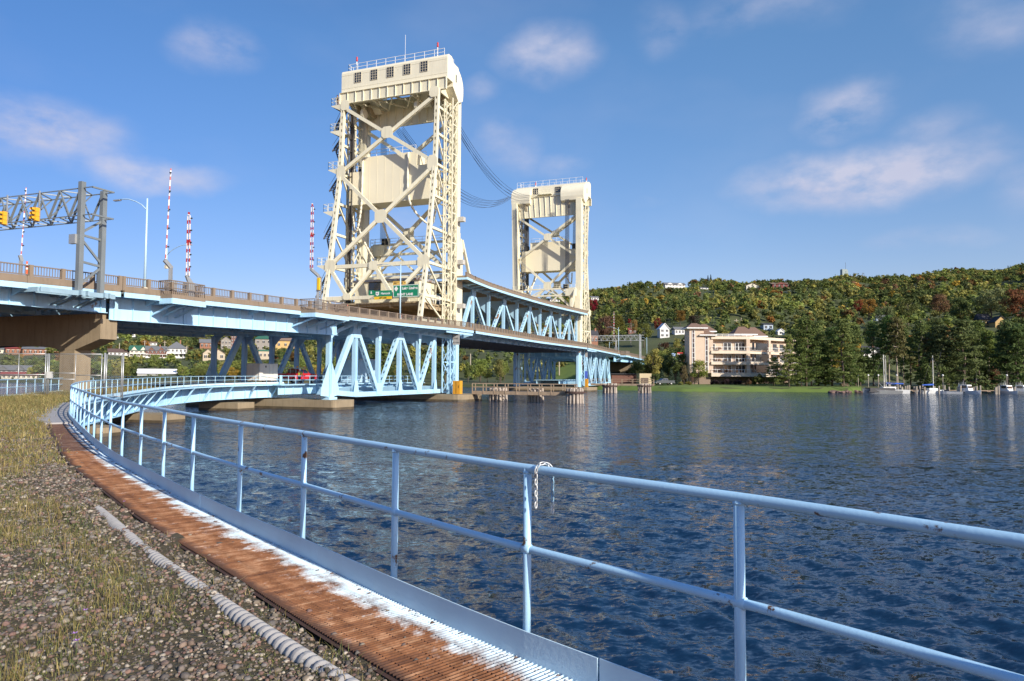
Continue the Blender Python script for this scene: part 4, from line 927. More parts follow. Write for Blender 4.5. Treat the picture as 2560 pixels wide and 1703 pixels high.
        for L in hc:
            P = catmull([L[0]]+L+[L[-1]], 22); pts = [G(c[2], c[0], c[1]) for c in P]; MB().tube(pts, .16, 8, True, [.17 if k % 6 < 4 else .12 for k in range(len(pts))]).build('hanging_cable', mat('ribbed_cable', (.72, .68, .55), .6), t, True)
    # floor and operator level
    fl = MB(); fl.box((-11.4, .4, 13.35), (-2.8, 15.2, 13.55), G)
    for u in np.arange(-11, -3, 1.3): fl.bar(G(u, .4, 13.2), G(u, 15.2, 13.2), .15, .35, DV)
    for v in (.6, 5, 10, 15): fl.bar(G(-11.4, v, 13.0), G(-2.8, v, 13.0), .2, .5, NV)
    fl.bar(G(-3, .5, 12.6), G(-3, 15.1, 12.6), .3, 1.1, DV); fl.build('machinery_floor', mat('brown_stained_cream', (.36, .28, .17), .8, streak=.6), t)
    rl = MB(); rail2(rl, [G(-11.4, 15.2, 13.55), G(-11.4, 12.4, 13.55)], 1.05, 1.4); rail2(rl, [G(-11.4, 2, 13.55), G(-11.4, .4, 13.55), G(-7, -.4, 13.55)], 1.05, 1.4); rl.build('floor_railing', white, t)
    if not far:
        oh = MB(); oh.box((-8.6, 2.0, 13.6), (-3.4, 12.45, 16.9), G)
        for v in np.arange(2.1, 12.4, .19): oh.box((-8.64, v, 13.62), (-8.6, v+.07, 16.88), G)
        hw = oh.build('operator_house', cream, t)
        rf = MB(); rf.box((-8.85, 1.75, 16.85), (-3.2, 12.7, 17.15), G); rf.build('roof', mat('rusty_grey_roof', (.33, .33, .35), .6, rust=1.3, rscale=1.2, rustc=(.2, .1, .06)), hw)
        for v, z, ww in ((9.1, 16.0, 1.9), (3.2, 15.9, .9)):
            g_ = MB(); g_.box((-8.69, v-ww/2, z-.85), (-8.65, v+ww/2, z+.75), G); q = g_.build('window', glass, hw)
            fr = MB()
            for k in (-1, 0, 1): fr.box((-8.73, v+k*ww/2-.03, z-.85), (-8.70, v+k*ww/2+.03, z+.75), G)
            for zz in (z-.85, z-.1, z+.75): fr.box((-8.728, v-ww/2, zz-.03), (-8.702, v+ww/2, zz+.03), G)
            fr.build('frame', dark, q)
        tl = MB(); tl.bar(G(-10.2, W+.25, 13.5), G(-10.2, W+.25, 19.5), .05, .05); tl.bar(G(-10.2, W+.2, 19.2), G(-9.6, W+1.2, 19.4), .06, .06); tl.build('wind_sensor_mast', white, t)
    # small box signs/lamps on the column side
    if not far:
        for px, py in ((1148, 549), (1147, 656), (1148, 765)):
            v, z = vzp(px, py, -2.0); b_ = MB(); b_.box((-2.4, v-.85, z-.35), (-1.6, v+.85, z+.3), G); b_.bar(G(-2, v, z), G(-2, 0, z-.2), .1, .1); b_.build('navigation_light_box', mat('grey_box', (.5, .48, .44), .6, streak=.3), t)
    return t
tn = tower('near cream steel lift tower with five windows under its roof railing', False)
tf = tower('far cream steel lift tower with rounded hoods, beyond the raised deck', True)
def counterweight(lab, far):
    G = GF if far else B
    t = thing('counterweight', lab, 'counterweight', tuple(G(-5, 7.8, 28.7)), 'counterweights hanging in the lift towers'); m_ = MB()
    pts = [(1.5, 28.7), (1.5, 33.65), (3.7, 33.65), (3.7, 35.7), (12.8, 35.7), (12.8, 33.65), (15.0, 33.65), (15.0, 28.7)]
    m_.prism([G(-6.75, v, z) for v, z in pts], (-DV if far else DV)*3.4); m_.build('concrete_block', mat('cream_counterweight', (.80, .735, .545), .6, var=.03, scale=.4, bump=.12, bscale=3), t)
    for v in np.arange(3.7, 12.8, 1.3): m2 = MB(); m2.box((-6.772, v-.02, 28.75), (-6.74, v+.02, 35.65), G); m2.build('form_seam', MT['cream_counterweight'], t)
    r_ = MB(); rail2(r_, [G(-6.6, 3.9, 35.7), G(-6.6, 12.6, 35.7)], 1., 2.1); rail2(r_, [G(-3.5, 3.9, 35.7), G(-3.5, 12.6, 35.7)], 1., 2.1); rail2(r_, [G(-6.6, 12.9, 33.65), G(-6.6, 14.9, 33.65)], 1., .6); r_.build('railing', white, t)
counterweight('big cream counterweight block hung inside the near tower', False); counterweight('cream counterweight block hung inside the far tower', True)

# --- lift span (double deck)
LN = [5.0, 11.4, 18.0, 24.6, 31.2, 37.6, 44.3, 51, 58, 64.3]; E0, E1 = .45, 64.0
def zlt(u): return float(np.interp(u, [-3.2, 0, 5, 14, 30, 44, 65], [18.55, 18.32, 18.12, 18.02, 18.06, 18.28, 18.75]))  # parapet top
ls = thing('lift_span', 'double deck blue truss lift span held part way up between the two towers', 'bridge span', tuple(B(32, 7.8, 9)))
for v in (0, W):
    o = -1 if v == 0 else 1
    bc = MB(); bc.bar(B(E0, v, 9.42), B(E1, v, 9.42), .5, .62, NV); bc.build('bottom_chord', blue, ls)
    tcd = MB()
    for a, b_ in zip([E0]+LN[:-1], LN[:-1]+[E1]): tcd.bar(B(a, v, zlt(a)-.98), B(b_, v, zlt(b_)-.98), .45, .5, NV)
    tcd.build('top_chord', blue, ls)
    for i, u in enumerate(LN):
        zt0 = zlt(u)-1.2
        if i == len(LN)-1: MB().pbeam(B(u-.6, v, 9.6), B(u-.6, v, zt0), NV, .45, .45, .9).build('vertical', blue, ls)
        else: MB().bar(B(u, v, 9.6), B(u, v, zt0), .4, .1, NV).bar(B(u-.2, v, 9.6), B(u-.2, v, zt0), .44, .05, NV).bar(B(u+.2, v, 9.6), B(u+.2, v, zt0), .44, .05, NV).build('vertical', blue, ls)
        g_ = MB(); th = NV*.03*o
        if i % 2 == 0: g_.prism([B(u-.75, v+o*.24, zt0+.3), B(u+.75, v+o*.24, zt0+.3), B(u+.75, v+o*.24, zt0-.6), B(u+.4, v+o*.24, zt0-1.1), B(u-.4, v+o*.24, zt0-1.1), B(u-.75, v+o*.24, zt0-.6)], th)
        else: g_.prism([B(u-.35, v+o*.24, zt0+.1), B(u+.35, v+o*.24, zt0+.1), B(u+.2, v+o*.24, zt0-.9), B(u-.2, v+o*.24, zt0-.9)], th)
        g_.build('gusset_plate', blue, ls)
    MB().bar(B(E0, v, 9.6), B(E0, v, zlt(0)-1.2), .3, .3, NV).build('end_post', blue, ls)
    for i in range(0, 9, 2):
        u = LN[i]; ul = E0 if i == 0 else LN[i-1]; ur = LN[i+1]-(.6 if i == 8 else 0)
        (MB().bar(B(u-.15, v, zlt(u)-1.7), B(ul+.2, v, 9.6), .45, .6, NV) if i == 0 else MB().pbeam(B(u-.2, v, zlt(u)-1.8), B(ul+.3, v, 9.7), NV, .45, .46, .8)).build('diagonal', bluerust, ls)
        MB().pbeam(B(u+.2, v, zlt(u)-1.8), B(ur-.3, v, 9.7), NV, .45, .46, .8).build('diagonal', blue, ls)
zll = lambda u: ztop_(u)
deck(ls, E0, E1, zll, fm=blue); parapet(ls, E0, E1, EV+.1, zll, 1.15, bal=.12); parapet(ls, E0, E1, WV-.1, zll, 2., bal=.5)
zup = lambda u: zlt(u)+.4
deck(ls, E0-.2, E1+.4, zup); parapet(ls, E0-.2, E1+.4, EV+.1, zup, 1.5, solid=True, bal=0); parapet(ls, E0, E1, WV-.1, zup, 1.5, solid=True, bal=0)
for v0_, v1_, vv in ((EV, -.85, EV+.1), (16.45, WV, WV-.1)):
    m_ = MB(); 
    for a, b_ in ((-2.9, -1.3), (-1.3, E0-.2)): m_.bar(B(a, (v0_+v1_)/2, zup(a)-1.05), B(b_, (v0_+v1_)/2, zup(b_)-1.05), abs(v1_-v0_), .28, NV)
    m_.build('deck_tongue', conc, ls); m_ = MB(); ve = EV-.02 if v0_ < 0 else WV+.02; m_.bar(B(-2.9, ve, zup(-2.9)-1.3), B(E0-.2, ve, zup(E0)-1.3), .07, .34, NV); m_.box((-2.95, v0_, zup(-2.9)-1.5), (-2.88, v1_, zup(-2.9)-1.2), B); m_.build('fascia', blue, ls); parapet(ls, -2.85, E0-.2, vv, zup, 1.5, solid=True, bal=0)
fb = MB(); grey_u = mat('underdeck_steel', (.24, .27, .28), .7, var=.15, rust=.6)
for i, u in enumerate([E0+.5]+LN): fb.bar(B(u, 0, 9.35), B(u, W, 9.35), .3, .7, DV)
for v in (2, 4.1, 6.2, 8.3, 10.4, 12.5): fb.bar(B(E0, v, 9.6), B(E1, v, 9.6), .2, .4, NV)
fb.build('lower_floor_beams', grey_u, ls)
kb = MB()
for u in [E0+.4]+LN[:-1]+[(a+b_)/2 for a, b_ in zip([E0+.4]+LN, LN)]+[E1-.5]:
    z = ztop_(u)-1.42; MB().prism([B(u-.05, -2.4, z), B(u-.05, -.2, z), B(u-.05, -.2, z-.75), B(u-.05, -2.4, z-.1)], DV*.1).build('deck_bracket', blue, ls)
    z = zlt(u)-1.03; MB().prism([B(u-.05, -2.4, z), B(u-.05, -.2, z), B(u-.05, -.2, z-.42), B(u-.05, -2.4, z-.06)], DV*.1).build('deck_bracket', blue, ls)
ub = MB(); darkb = mat('shaded_slate_steel', (.11, .17, .20), .8, var=.2, scale=1)
for v in (2.8, 7.8, 12.8): ub.bar(B(E0, v, zlt(20)-2.0), B(E1, v, zlt(50)-2.0), .06, 1.0, NV)
for u in LN[:-1]: ub.bar(B(u, .2, zlt(u)-2.1), B(u, W-.2, zlt(u)-2.1), .12, 1.1, DV); [ub.prism([B(u-.03, vv, zlt(u)-2.6), B(u-.03, v2, zlt(u)-2.6), B(u-.03, vv, zlt(u)-4.6)], DV*.06) for vv, v2 in ((.25, 2.0), (W-.25, W-2.0))]
ub.build('upper_floor_beams', blue, ls)
for u, s_ in ((.9, 1), (63.6, -1)):
    lf = MB()
    for z in (19.3, 22.4, 24.0): lf.bar(B(u, .1, z), B(u, W-.1, z), .3, .35, DV)
    for v in (1.2, 14.4): lf.box((u-.6, v-1.2, 22.2), (u+.6, v+1.2, 23.9), B); lf.bar(B(u, v, 18), B(u, v, 22.2), .5, .5, NV)
    for a, b_ in ((1.2, 4.4), (7.8, 4.4), (7.8, 11.2), (14.4, 11.2)): lf.bar(B(u, a, 19.4), B(u, b_, 22.3), .22, .28, DV); lf.bar(B(u, b_, 22.4), B(u, a if a != 7.8 else 7.8, 24), .2, .2, DV)
    for va, vb in ((0, 2.6), (13, 15.6)):
        rail2(lf, [B(u-.6, va, 23.9), B(u-.6, vb, 23.9), B(u+.6, vb, 23.9)], 1.0, .8)
    rail2(lf, [B(u, 2.6, 24.1), B(u, 13, 24.1)], .9, 2)
    for v in (0.1, W-.1): lf.bar(B(u+s_*.2, v, 24), B(u+s_*4.0, v, 17.2), .4, .4, NV)
    lf.build('lifting_frame', cream, ls)
sk = MB()
for u in (.9, 63.6):
    for v in (1.9, 12.7): sk = MB(); sk.box((u-.35, v-.1, 24.0), (u+.35, v+1.1, 25.0), B); sk.build('rope_socket', dark, ls)
# overhead power lines between the towers
ow = thing('overhead_lines', 'bundle of dark power lines sagging from the near tower head to the far tower', 'power lines', tuple(B(0, 8, 41)))
for (va, za, vb, zb_, sag, n, sp) in ((1.6, 44.6, 8.4, 46.6, 5.0, 6, .42), (9.0, 41.6, 15.4, 46.6, 5.0, 8, .3)):
    for i in range(n):
        dz = (i % 4)*.55*(1-0*i); dv = (i//4)*.8+(i % 4)*.12; pts = []
        for k in range(25):
            f_ = k/24; pts.append(B(-1.5+(mir(-1.5)-4+1.5)*f_, va+dv+(vb-va)*f_, za-dz*(.35+.65*math.sin(math.pi*f_))+(zb_-za)*f_-4*sag*f_*(1-f_)))
        MB().tube(pts, .03, 5, False).build('line', rope, ow)
# ---------------- gantries, lamps, gates, signs on the bridge ----------------
def gantry(lab, u0, u1, m, vE=-3.5, vW=19.2, z0=8.9, zt=15.9, zb=13.75, chord=15.5, near=True):
    t = thing('signal_gantry', lab, 'gantry', tuple(B(u0, vE, z0)))
    for u in (u0, u1):
        for v in (vE, vW): MB().bar(B(u, v, z0), B(u, v, zt-(0 if u == u0 else .25)), .31, .31, NV).build('post', m, t)
    ch = MB(); c2 = chord
    for u in (u0, u1):
        for z in (zb, c2): ch.bar(B(u+(.0 if u == u0 else 0), vE-.95, z), B(u, vW+.5, z), .13, .15, NV)
    for v in (vE-.9, vW+.4):
        for z in (zb, c2): ch.bar(B(u0, v, z), B(u1, v, z), .1, .1)
    ch.build('truss_chords', m, t)
    n = 12; w_ = MB()
    for i in range(n):
        a = vE+.1+(vW-vE)*i/n; b_ = vE+.1+(vW-vE)*(i+1)/n; mid_ = (a+b_)/2
        for u in (u0, u1): w_.bar(B(u, a, c2), B(u, mid_, zb), .07, .13, NV); w_.bar(B(u, mid_, zb), B(u, b_, c2), .06, .09, NV)
        for z in (zb, c2): w_.bar(B(u0, a, z), B(u1, mid_, z), .06, .06); w_.bar(B(u1, mid_, z), B(u0, b_, z), .06, .06)
        w_.bar(B(u0, mid_, zb), B(u1, mid_, c2), .05, .07)
    w_.build('truss_lacing', m, t)
    for v in (vE, vW):
        b_ = MB(); zs = [(zt-2.2, u1, zt-3.3, u0), (zt-3.4, u0, zt-3.5, u1), (zt-3.6, u0, zt-5.1, u1), (zt-5.1, u0, zt-5.25, u1), (zt-5.3, u1, zt-6.6, u0)]
        for za, ua, zc, ub in zs: b_.bar(B(ua, v, za), B(ub, v, zc), .09, .14)
        b_.build('post_bracing', m, t)
    if near:
        o = MB()
        for u in (u0-.2, u0+.25, u1-.1, u1+.25): o.bar(B(u, -.1, 8.7), B(u, vE-.6, 8.75), .12, .32, DV); o.bar(B(u, -.1, 7.75), B(u, vE+.2, 8.6), .1, .1)
        for v in (vE-.45, vE+.45): o.bar(B(u0-2.6, v+.3, 8.72), B(u1+.7, v, 8.72), .12, .3, NV)
        o.bar(B(u0-2.6, -.1, 8.7), B(u0-2.6, vE, 8.72), .1, .28); o.build('outrigger', mat('blue_grey_outrigger', (.26, .38, .46), .6, rust=.2), t)
        bx = MB(); bx.box((u0-.3, vE+.1, 11.9), (u0-.05, vE+.65, 12.5), B); bx.build('control_box', galv, t)
    return t
steelr = mat('grey_gantry_steel', (.20, .225, .235), .5, .2, var=.12, scale=1., rust=.12, streak=.25)
gantry('tall dark grey truss gantry over the road at the far left', -63.7, -62.15, steelr)
gantry('light grey truss gantry over the road beyond the far tower', 124.6, 126.2, mat('pale_gantry_steel', (.40, .42, .42), .5), -3.2, 19.2, 9.0, 16.6, 14.7, 16.3, near=False)
def signal(px, py, lab):
    v, z = vzp(px, py, -64.0); t = thing('traffic_light', lab, 'traffic light', tuple(B(-64, v, z-.42)), 'yellow traffic lights on the signal gantry')
    m = MB()
    for k in (-1, 0, 1): m.box((-64.15, v-.16, z+k*.29-.138), (-63.9, v+.16, z+k*.29+.138), B)
    m.build('housing', yellow, t); bp = MB(); bp.box((-63.9, v-.24, z-.5), (-63.88, v+.2, z+.5), B); bp.box((-63.86, v-.03, z-.46), (-63.78, v+.03, z+1.6), B); bp.build('mount', galv, t)
    for k in (-1, 0, 1):
        l = MB(); c = B(-64.16, v, z+k*.29); l.tube([c, c-DV*.02], .11, 12); l.build('lens', mat('dark_lens', (.05, .03, .01), .2), t)
        h = MB(); k0 = len(h.v); n = 9; pts = []
        for i in range(n+1):
            a = R(-20+220*i/n); o = NV*math.cos(a)*.125+V((0, 0, math.sin(a)*.125)); pts += [c+o, c+o-DV*.2]
        h.add(pts, [(2*i, 2*i+1, 2*i+3, 2*i+2) for i in range(n)]); h.build('visor', yellow, t)
signal(90.3, 536, 'yellow three lens traffic light nearest the gantry posts'); signal(9.5, 545.5, 'yellow three lens traffic light at the left edge of the photo')
def lamp(u, v, zb_, zt, lab, d=1, arm=3.1, far=False):
    t = thing('street_lamp', lab, 'street lamp', tuple(B(u, v, zb_)), 'street lamps along the bridge parapet')
    MB().tube([B(u, v, zb_), B(u, v, zt)], .08, 8, True, [.1, .055]).build('pole', lampblue, t, True)
    MB().box((u-.14, v-.14, zb_-.05), (u+.14, v+.14, zb_+.35), B).build('base', mat('rusty_white_base', (.6, .55, .42), .7, rust=1., rscale=4), t)
    P = [B(u, v+d*a*arm/3.1, zt-.85+z) for a, z in ((0, 0), (.5, .42), (1.1, .72), (1.8, .95), (2.4, 1.0), (2.7, 1.0))]; MB().tube(P, .035, 6).build('arm', lampblue, t, True)
    hd = MB(); e = P[-1]; hd.prism([e+DV*.1+NV*d*-.05, e-DV*.1+NV*d*-.05, e-DV*.11+NV*d*.55, e+DV*.11+NV*d*.55], (0, 0, -.09)); hd.build('lamp_head', mat('grey_lamp_head', (.25, .26, .28), .5), t)
for u, zb_, zt, lab in ((-57.8, 9.5, 16.3, 'pale blue street lamp between the gantry and the tall striped gate arm'), (-21.5, 10.0, 16.85, 'pale blue street lamp in front of the green road signs'), (97.8, 10.0, 17, 'pale street lamp beside the far red and white lattice gate'), (140.8, 9.4, 16.5, 'pale street lamp just right of the far gantry post'), (182.3, 8.3, 15.9, 'last pale street lamp, near the foot of the far approach')): lamp(u, -2.45, zb_, zt, lab)
u, z = uzp(416.3, 657, 18); lamp(u, 18, z-.6, uzp(416.3, 619, 18)[1], 'small street lamp on the far side of the road, its arm reaching right', -1, 3.4)
u, z = uzp(1523.5, 868, 18); lamp(u, 18, z-.6, uzp(1523.5, 858, 18)[1]+.5, 'small pale street lamp under the far gantry truss', -1)
rw = MT.get('rw') or bpy.data.materials.new('red_white_stripes'); rw.use_nodes = True; t_ = rw.node_tree; b_ = t_.nodes['Principled BSDF']
tcn = t_.nodes.new('ShaderNodeTexCoord'); sp_ = t_.nodes.new('ShaderNodeSeparateXYZ'); t_.links.new(tcn.outputs['Object'], sp_.inputs[0])
fr_ = mnode(t_, 'GREATER_THAN', mnode(t_, 'FRACT', mnode(t_, 'MULTIPLY', sp_.outputs[2], 1.35)), .62)
m_ = t_.nodes.new('ShaderNodeMix'); m_.data_type = 'RGBA'; t_.links.new(fr_, m_.inputs['Factor']); m_.inputs['A'].default_value = (.66, .62, .62, 1); m_.inputs['B'].default_value = (.36, .03, .035, 1); t_.links.new(m_.outputs['Result'], b_.inputs['Base Color'])
def gate(lab, u, v, z0, z1, lattice, off=0., zbase=None, top=0, yel=False):
    t = thing('barrier_gate', lab, 'barrier gate', tuple(B(u+off, v, zbase or z0-1.5)), 'raised road barrier gates on the bridge'); zb_ = zbase or z0-1.4
    a = MB()
    if lattice:
        for e in (-1, 1): a.bar(B(u, v+.15*e, z0), B(u-.05, v+.11*e, z1), .05, .09, NV)
        z = z0; k = 0
        while z < z1-.4: s = .14*(1 if k % 2 else -1); a.bar(B(u, v+s, z), B(u, v-s, z+.5), .03, .04, NV); a.bar(B(u, v-.14, z), B(u, v+.14, z), .03, .05, NV); z += .5; k += 1
        a.bar(B(u-.05, v, z1), B(u-.05, v, z1+.25), .12, .12)
        if True: c = B(u, v, (z0*.45+z1*.55)); a2 = MB().tube([c-DV*.04, c+DV*.04], .22, 8); a2.build('stop_disc', red, t)
    else: a.bar(B(u, v, z0), B(u+.15, v-.1, z1), .085, .085)
    a.build('arm', rw, t)
    ls_ = MB(); n = 5
    for i in range(n): z = z0+(z1-z0)*(i+.7)/n; ls_.box((u-.05, v-.28, z), (u+.05, v-.18, z+.1), B)
    ls_.build('arm_lamps', dark, t)
    b_ = MB(); b_.box((u+off-.25, v-.3, zb_), (u+off+.35, v+.3, zb_+1.1), B); b_.build('machine_box', galv, t)
    l_ = MB(); l_.bar(B(u+off, v, zb_+1.0), B(u+off, v, z0-.45), .22, .22); l_.bar(B(u+off+.1, v, z0-.5), B(u-.1, v, z0+.05), .14, .3, NV)
    if lattice: l_.bar(B(u+off+.5, v, zb_+1.0), B(u+off+.5, v, z0-.6), .1, .1); l_.bar(B(u+off+.5, v, z0-.6), B(u, v, z0), .1, .12)
    l_.build('pivot_frame', galv, t)
    if yel: y = MB(); y.box((u+off-.3, v-.34, z0-1.9), (u+off-.1, v-.1, z0-.7), B); y.build('yellow_panel', mat('yellow_panel', (.75, .48, .02), .5), t)
gate('tallest red and white gate arm, right of the first street lamp', -55.8, -2.2, 12.1, 19.1, False, .5, 9.6)
gate('short red and white lattice gate arm beside the tallest striped arm', -53.85, -2.4, 11.2, 15.9, True, .1, 9.6)
gate('red and white lattice gate arm on its own, left of the near tower', -38.85, -2.6, 13.8, 20., True, 1.1, 9.8, yel=True)
gate('red and white lattice gate arm beyond the far tower', 93.3, -2.2, 13.9, 20.7, True, 2.4, 10.4)
u, z = uzp(51.5, 670, 18.); gate('striped gate arm behind the gantry truss at the far left', u, 18., uzp(53.5, 640, 18)[1], uzp(65, 470, 18)[1], False, 0, z-2.2)
u, z = uzp(1577, 868, 16); gate('thin striped gate arm beyond the far gantry truss', u, 16, z, uzp(1575.5, 806, 16)[1], False, .8, z-2.)
for px, py, v, lab in ((67, 672, -2.4, 'left of the gantry'), (868.5, 773, -2.4, 'left of the near tower leg'), (1003.5, 795, -2.4, 'behind the street lamp by the green signs')):
    u, z = uzp(px, py, v); t = thing('lane_marker', 'orange and white lane marker post '+lab, 'marker post', tuple(B(u, v, z-.7)), 'orange lane marker posts')
    MB().tube([B(u, v, z-.75), B(u, v, z+.45)], .05, 8).build('post', redfade, t); MB().tube([B(u, v, z-.05), B(u, v, z+.06)], .053, 8).tube([B(u, v, z+.2), B(u, v, z+.28)], .053, 8).build('white_bands', white, t)
# green road signs hung in the near tower portal
US = -12.9
def sign(pts, lab, m=None, border=True, name='road_sign'):
    (x0, y0), (x1, y1) = pts; va, za = vzp(x0, y0, US); vb, zb_ = vzp(x1, y1, US)
    t = thing(name, lab, 'road sign', tuple(B(US, (va+vb)/2, zb_)))
    s = MB(); s.box((US-.03, vb, zb_), (US+.03, va, za), B); s.build('panel', m or green, t)
    if border:
        f_ = MB(); k = .07
        f_.box((US-.045, vb+.04, zb_+.04), (US-.031, va-.04, zb_+.04+k), B); f_.box((US-.045, vb+.04, za-.04-k), (US-.031, va-.04, za-.04), B)
        f_.box((US-.044, vb+.04, zb_+.1), (US-.032, vb+.04+k, za-.1), B); f_.box((US-.044, va-.04-k, zb_+.1), (US-.032, va-.04, za-.1), B); f_.build('border', white, t)
    hg = MB(); 
    for v in (va-.2, vb+.2): hg.bar(B(US+.06, v, zb_+.1), B(-11.6, v, 14.5), .07, .07)
    hg.build('hanger', galv, t)
    return t, va, za, vb, zb_
XD, YD = -NV, V((0, 0, 1))
def stext(t, txt, v, z, size, m=white, bold=.012, al='CENTER'): textmesh(txt, size, m, 'lettering', t, B(US-.05, v, z), XD, YD, .004, al, bold)
t, va, za, vb, zb_ = sign(((983, 713), (1047, 742)), 'large green road sign reading Lake Linden right lane with a white diamond')
stext(t, 'Lake Linden', vb+1.35, za-.5, .48, bold=.02); stext(t, 'RIGHT LANE', (va+vb)/2+.1, zb_+.38, .42, bold=.02)
c = B(US-.05, va-.5, za-.52); MB().prism([c+YD*.36, c+XD*.3, c-YD*.36, c-XD*.3], -DV*.012).build('diamond', white, t)
t, va, za, vb, zb_ = sign(((936, 727.5), (979.5, 740.5)), 'green road sign reading Hancock with route shield 41 and a yellow strip', border=False)
stext(t, 'Hancock', vb+.95, (za+zb_)/2, .4, bold=.012)
s_ = MB(); c = B(US-.04, va-.5, (za+zb_)/2); s_.prism([c+XD*x+YD*y for x, y in ((-.27, .2), (-.2, .27), (0, .22), (.2, .27), (.27, .2), (.24, 0), (.27, -.15), (0, -.29), (-.27, -.15), (-.24, 0))], -DV*.012); s_.build('route_shield', white, t); textmesh('41', .3, dark, 'shield_number', t, c-DV*.02, XD, YD, .004, 'CENTER', .01)
s_ = MB(); s_.box((US-.03, vb, zb_-.38), (US+.03, va, zb_-.01), B); s_.build('yellow_strip', mat('sign_yellow', (.8, .5, .02), .5), t); stext(t, 'LEFT LANE', (va+vb)/2, zb_-.2, .24, dark, .01)
t, va, za, vb, zb_ = sign(((922.3, 726.5), (935, 738.3)), 'small green sign with a white arrow, left of the Hancock sign', border=False)
c = B(US-.05, (va+vb)/2, za-.3); MB().prism([c+XD*x+YD*y for x, y in ((-.06, .2), (.06, .2), (.06, -.02), (.17, -.02), (0, -.22), (-.17, -.02), (-.06, -.02))], -DV*.01).build('arrow', white, t)
for (x0, x1, tx, lab) in ((982.6, 1000, "14'", "left"), (1002, 1014.6, "0\"", "right")):
    t, va, za, vb, zb_ = sign(((x0, 704), (x1, 712.3)), 'small yellow clearance plate reading '+('14 FT' if lab == 'left' else '0 IN')+' above the large green sign', mat('sign_yellow'if False else 'plate_yellow', (.72, .45, .10), .6), False, 'clearance_plate'); stext(t, '14' if lab == 'left' else '0', (va+vb)/2+.18, (za+zb_)/2, .42, dark, .01); stext(t, 'FT' if lab == 'left' else 'IN', (va+vb)/2-.28, (za+zb_)/2+.08, .16, dark, .004)

# ---------------- fenders, dolphins, small structures on the piers ----------------
def dolphin(x, y, lab, rr=1.3, h=1.8, n=14, grp='timber pile dolphins in the channel', col_=None):
    t = thing('pile_dolphin', lab, 'pile cluster', (x, y, 0), grp)
    for i in range(n):
        a = 2*math.pi*i/n; r = rr*(1 if i % 3 else .93); p = V((x+r*math.cos(a), y+r*math.sin(a), -1)); q = V((x+(r-.12)*math.cos(a), y+(r-.12)*math.sin(a), h+rnd.uniform(-.12, .12)))
        MB().tube([p, q], .17, 8).build('pile', wood, t)
    for i in range(5):
        a = 2*math.pi*i/5; MB().tube([(x+.6*math.cos(a), y+.6*math.sin(a), -1), (x+.5*math.cos(a), y+.5*math.sin(a), h+rnd.uniform(-.05, .15))], .17, 8).build('pile', wood, t)
    b_ = MB()
    for i in range(24):
        a0, a1 = 2*math.pi*i/24, 2*math.pi*(i+1)/24; r = rr+.17; b_.bar((x+r*math.cos(a0), y+r*math.sin(a0), h-.5), (x+r*math.cos(a1), y+r*math.sin(a1), h-.5), .12, .28)
    b_.build('waler_band', mat('rusty_band', (.07, .04, .032), .8), t)
dolphin(-1.9, 103.2, 'timber pile dolphin nearest the pier with the orange cabinet'); dolphin(3.4, 99.9, 'middle of the three near timber dolphins, with greenish piles', 1.1); dolphin(8.45, 95.3, 'timber dolphin in front of the far tower pier, right of the near three', 1.15, 1.95)
dolphin(20.95, 152.4, 'smaller timber dolphin beneath the far walkway', 1.55, 2.0, 13); dolphin(28.8, 154.8, 'rightmost timber dolphin, in front of the lawn', 1.4, 2.0, 12)
def walkway(lab, u, v0, v1, z, step=1.75):
    t = thing('timber_walkway', lab, 'walkway', tuple(B(u, v0, z))); n = round(abs(v1-v0)/step)
    d_ = MB(); d_.bar(B(u, v0, z-.08), B(u, v1, z-.08), 1.1, .12, DV); d_.bar(B(u-.5, v0, z-.3), B(u-.5, v1, z-.3), .12, .35, DV); d_.bar(B(u+.5, v0, z-.3), B(u+.5, v1, z-.3), .12, .35, DV); d_.build('deck', woodtan, t)
    for uu in (u-.55, u+.55):
        for i in range(n+1): v = v0+(v1-v0)*i/n; MB().bar(B(uu, v, z-.4), B(uu, v, z+1.05), .1, .1, DV).build('post', woodtan, t)
        for h in (1.05, .55): MB().bar(B(uu, v0, z+h), B(uu, v1, z+h), .08, .1, DV).build('rail', woodtan, t)
walkway('brown timber walkway running right from the near tower pier over the dolphins', -3.2, -4.0, -19, 1.45)
walkway('tan timber walkway right of the far lattice truss, above the lawn edge', 72, -1.5, -16.5, 1.8, 2.5)
va, za = vzp(1132, 952, -5.5); vb, _ = vzp(1149.5, 952, -5.5)
t = thing('utility_cabinet', 'bright orange utility cabinet on the corner of the near tower pier', 'cabinet', tuple(B(-5, (va+vb)/2, .95))); m = MB(); m.box((-5.5, vb, 1.0), (-4.6, va, 2.85), B); m.build('body', mat('orange_cabinet', (.62, .29, .02), .6, var=.1, rust=.5, rscale=3), t); m = MB(); m.box((-5.54, (va+vb)/2-.03, 1.1), (-5.5, (va+vb)/2+.03, 2.75), B); m.box((-5.55, vb+.1, 1.9), (-5.5, vb+.2, 2.2), B); m.build('door_seam', mat('dark_orange', (.3, .13, .01), .7), t)
t = thing('utility_cabinet', 'small orange cabinet with a blue board above it on the far tower pier', 'cabinet', tuple(B(65, 0, 1))); u0_ = 65.
va, za = vzp(1462, 950, 65.5); vb, _ = vzp(1469, 950, 65.5); m = MB(); m.box((65.5, vb, .95), (66.2, va, 2.9), B); m.build('body', MT['orange_cabinet'], t); m = MB(); m.box((65.45, vb, 3.0), (65.5, va, 4.7), B); m.build('blue_board', mat('blue_board', (.08, .15, .6), .6), t)
va, za = vzp(1132.5, 830, -5.0); vb, zb_ = vzp(1148.5, 862, -5.0)
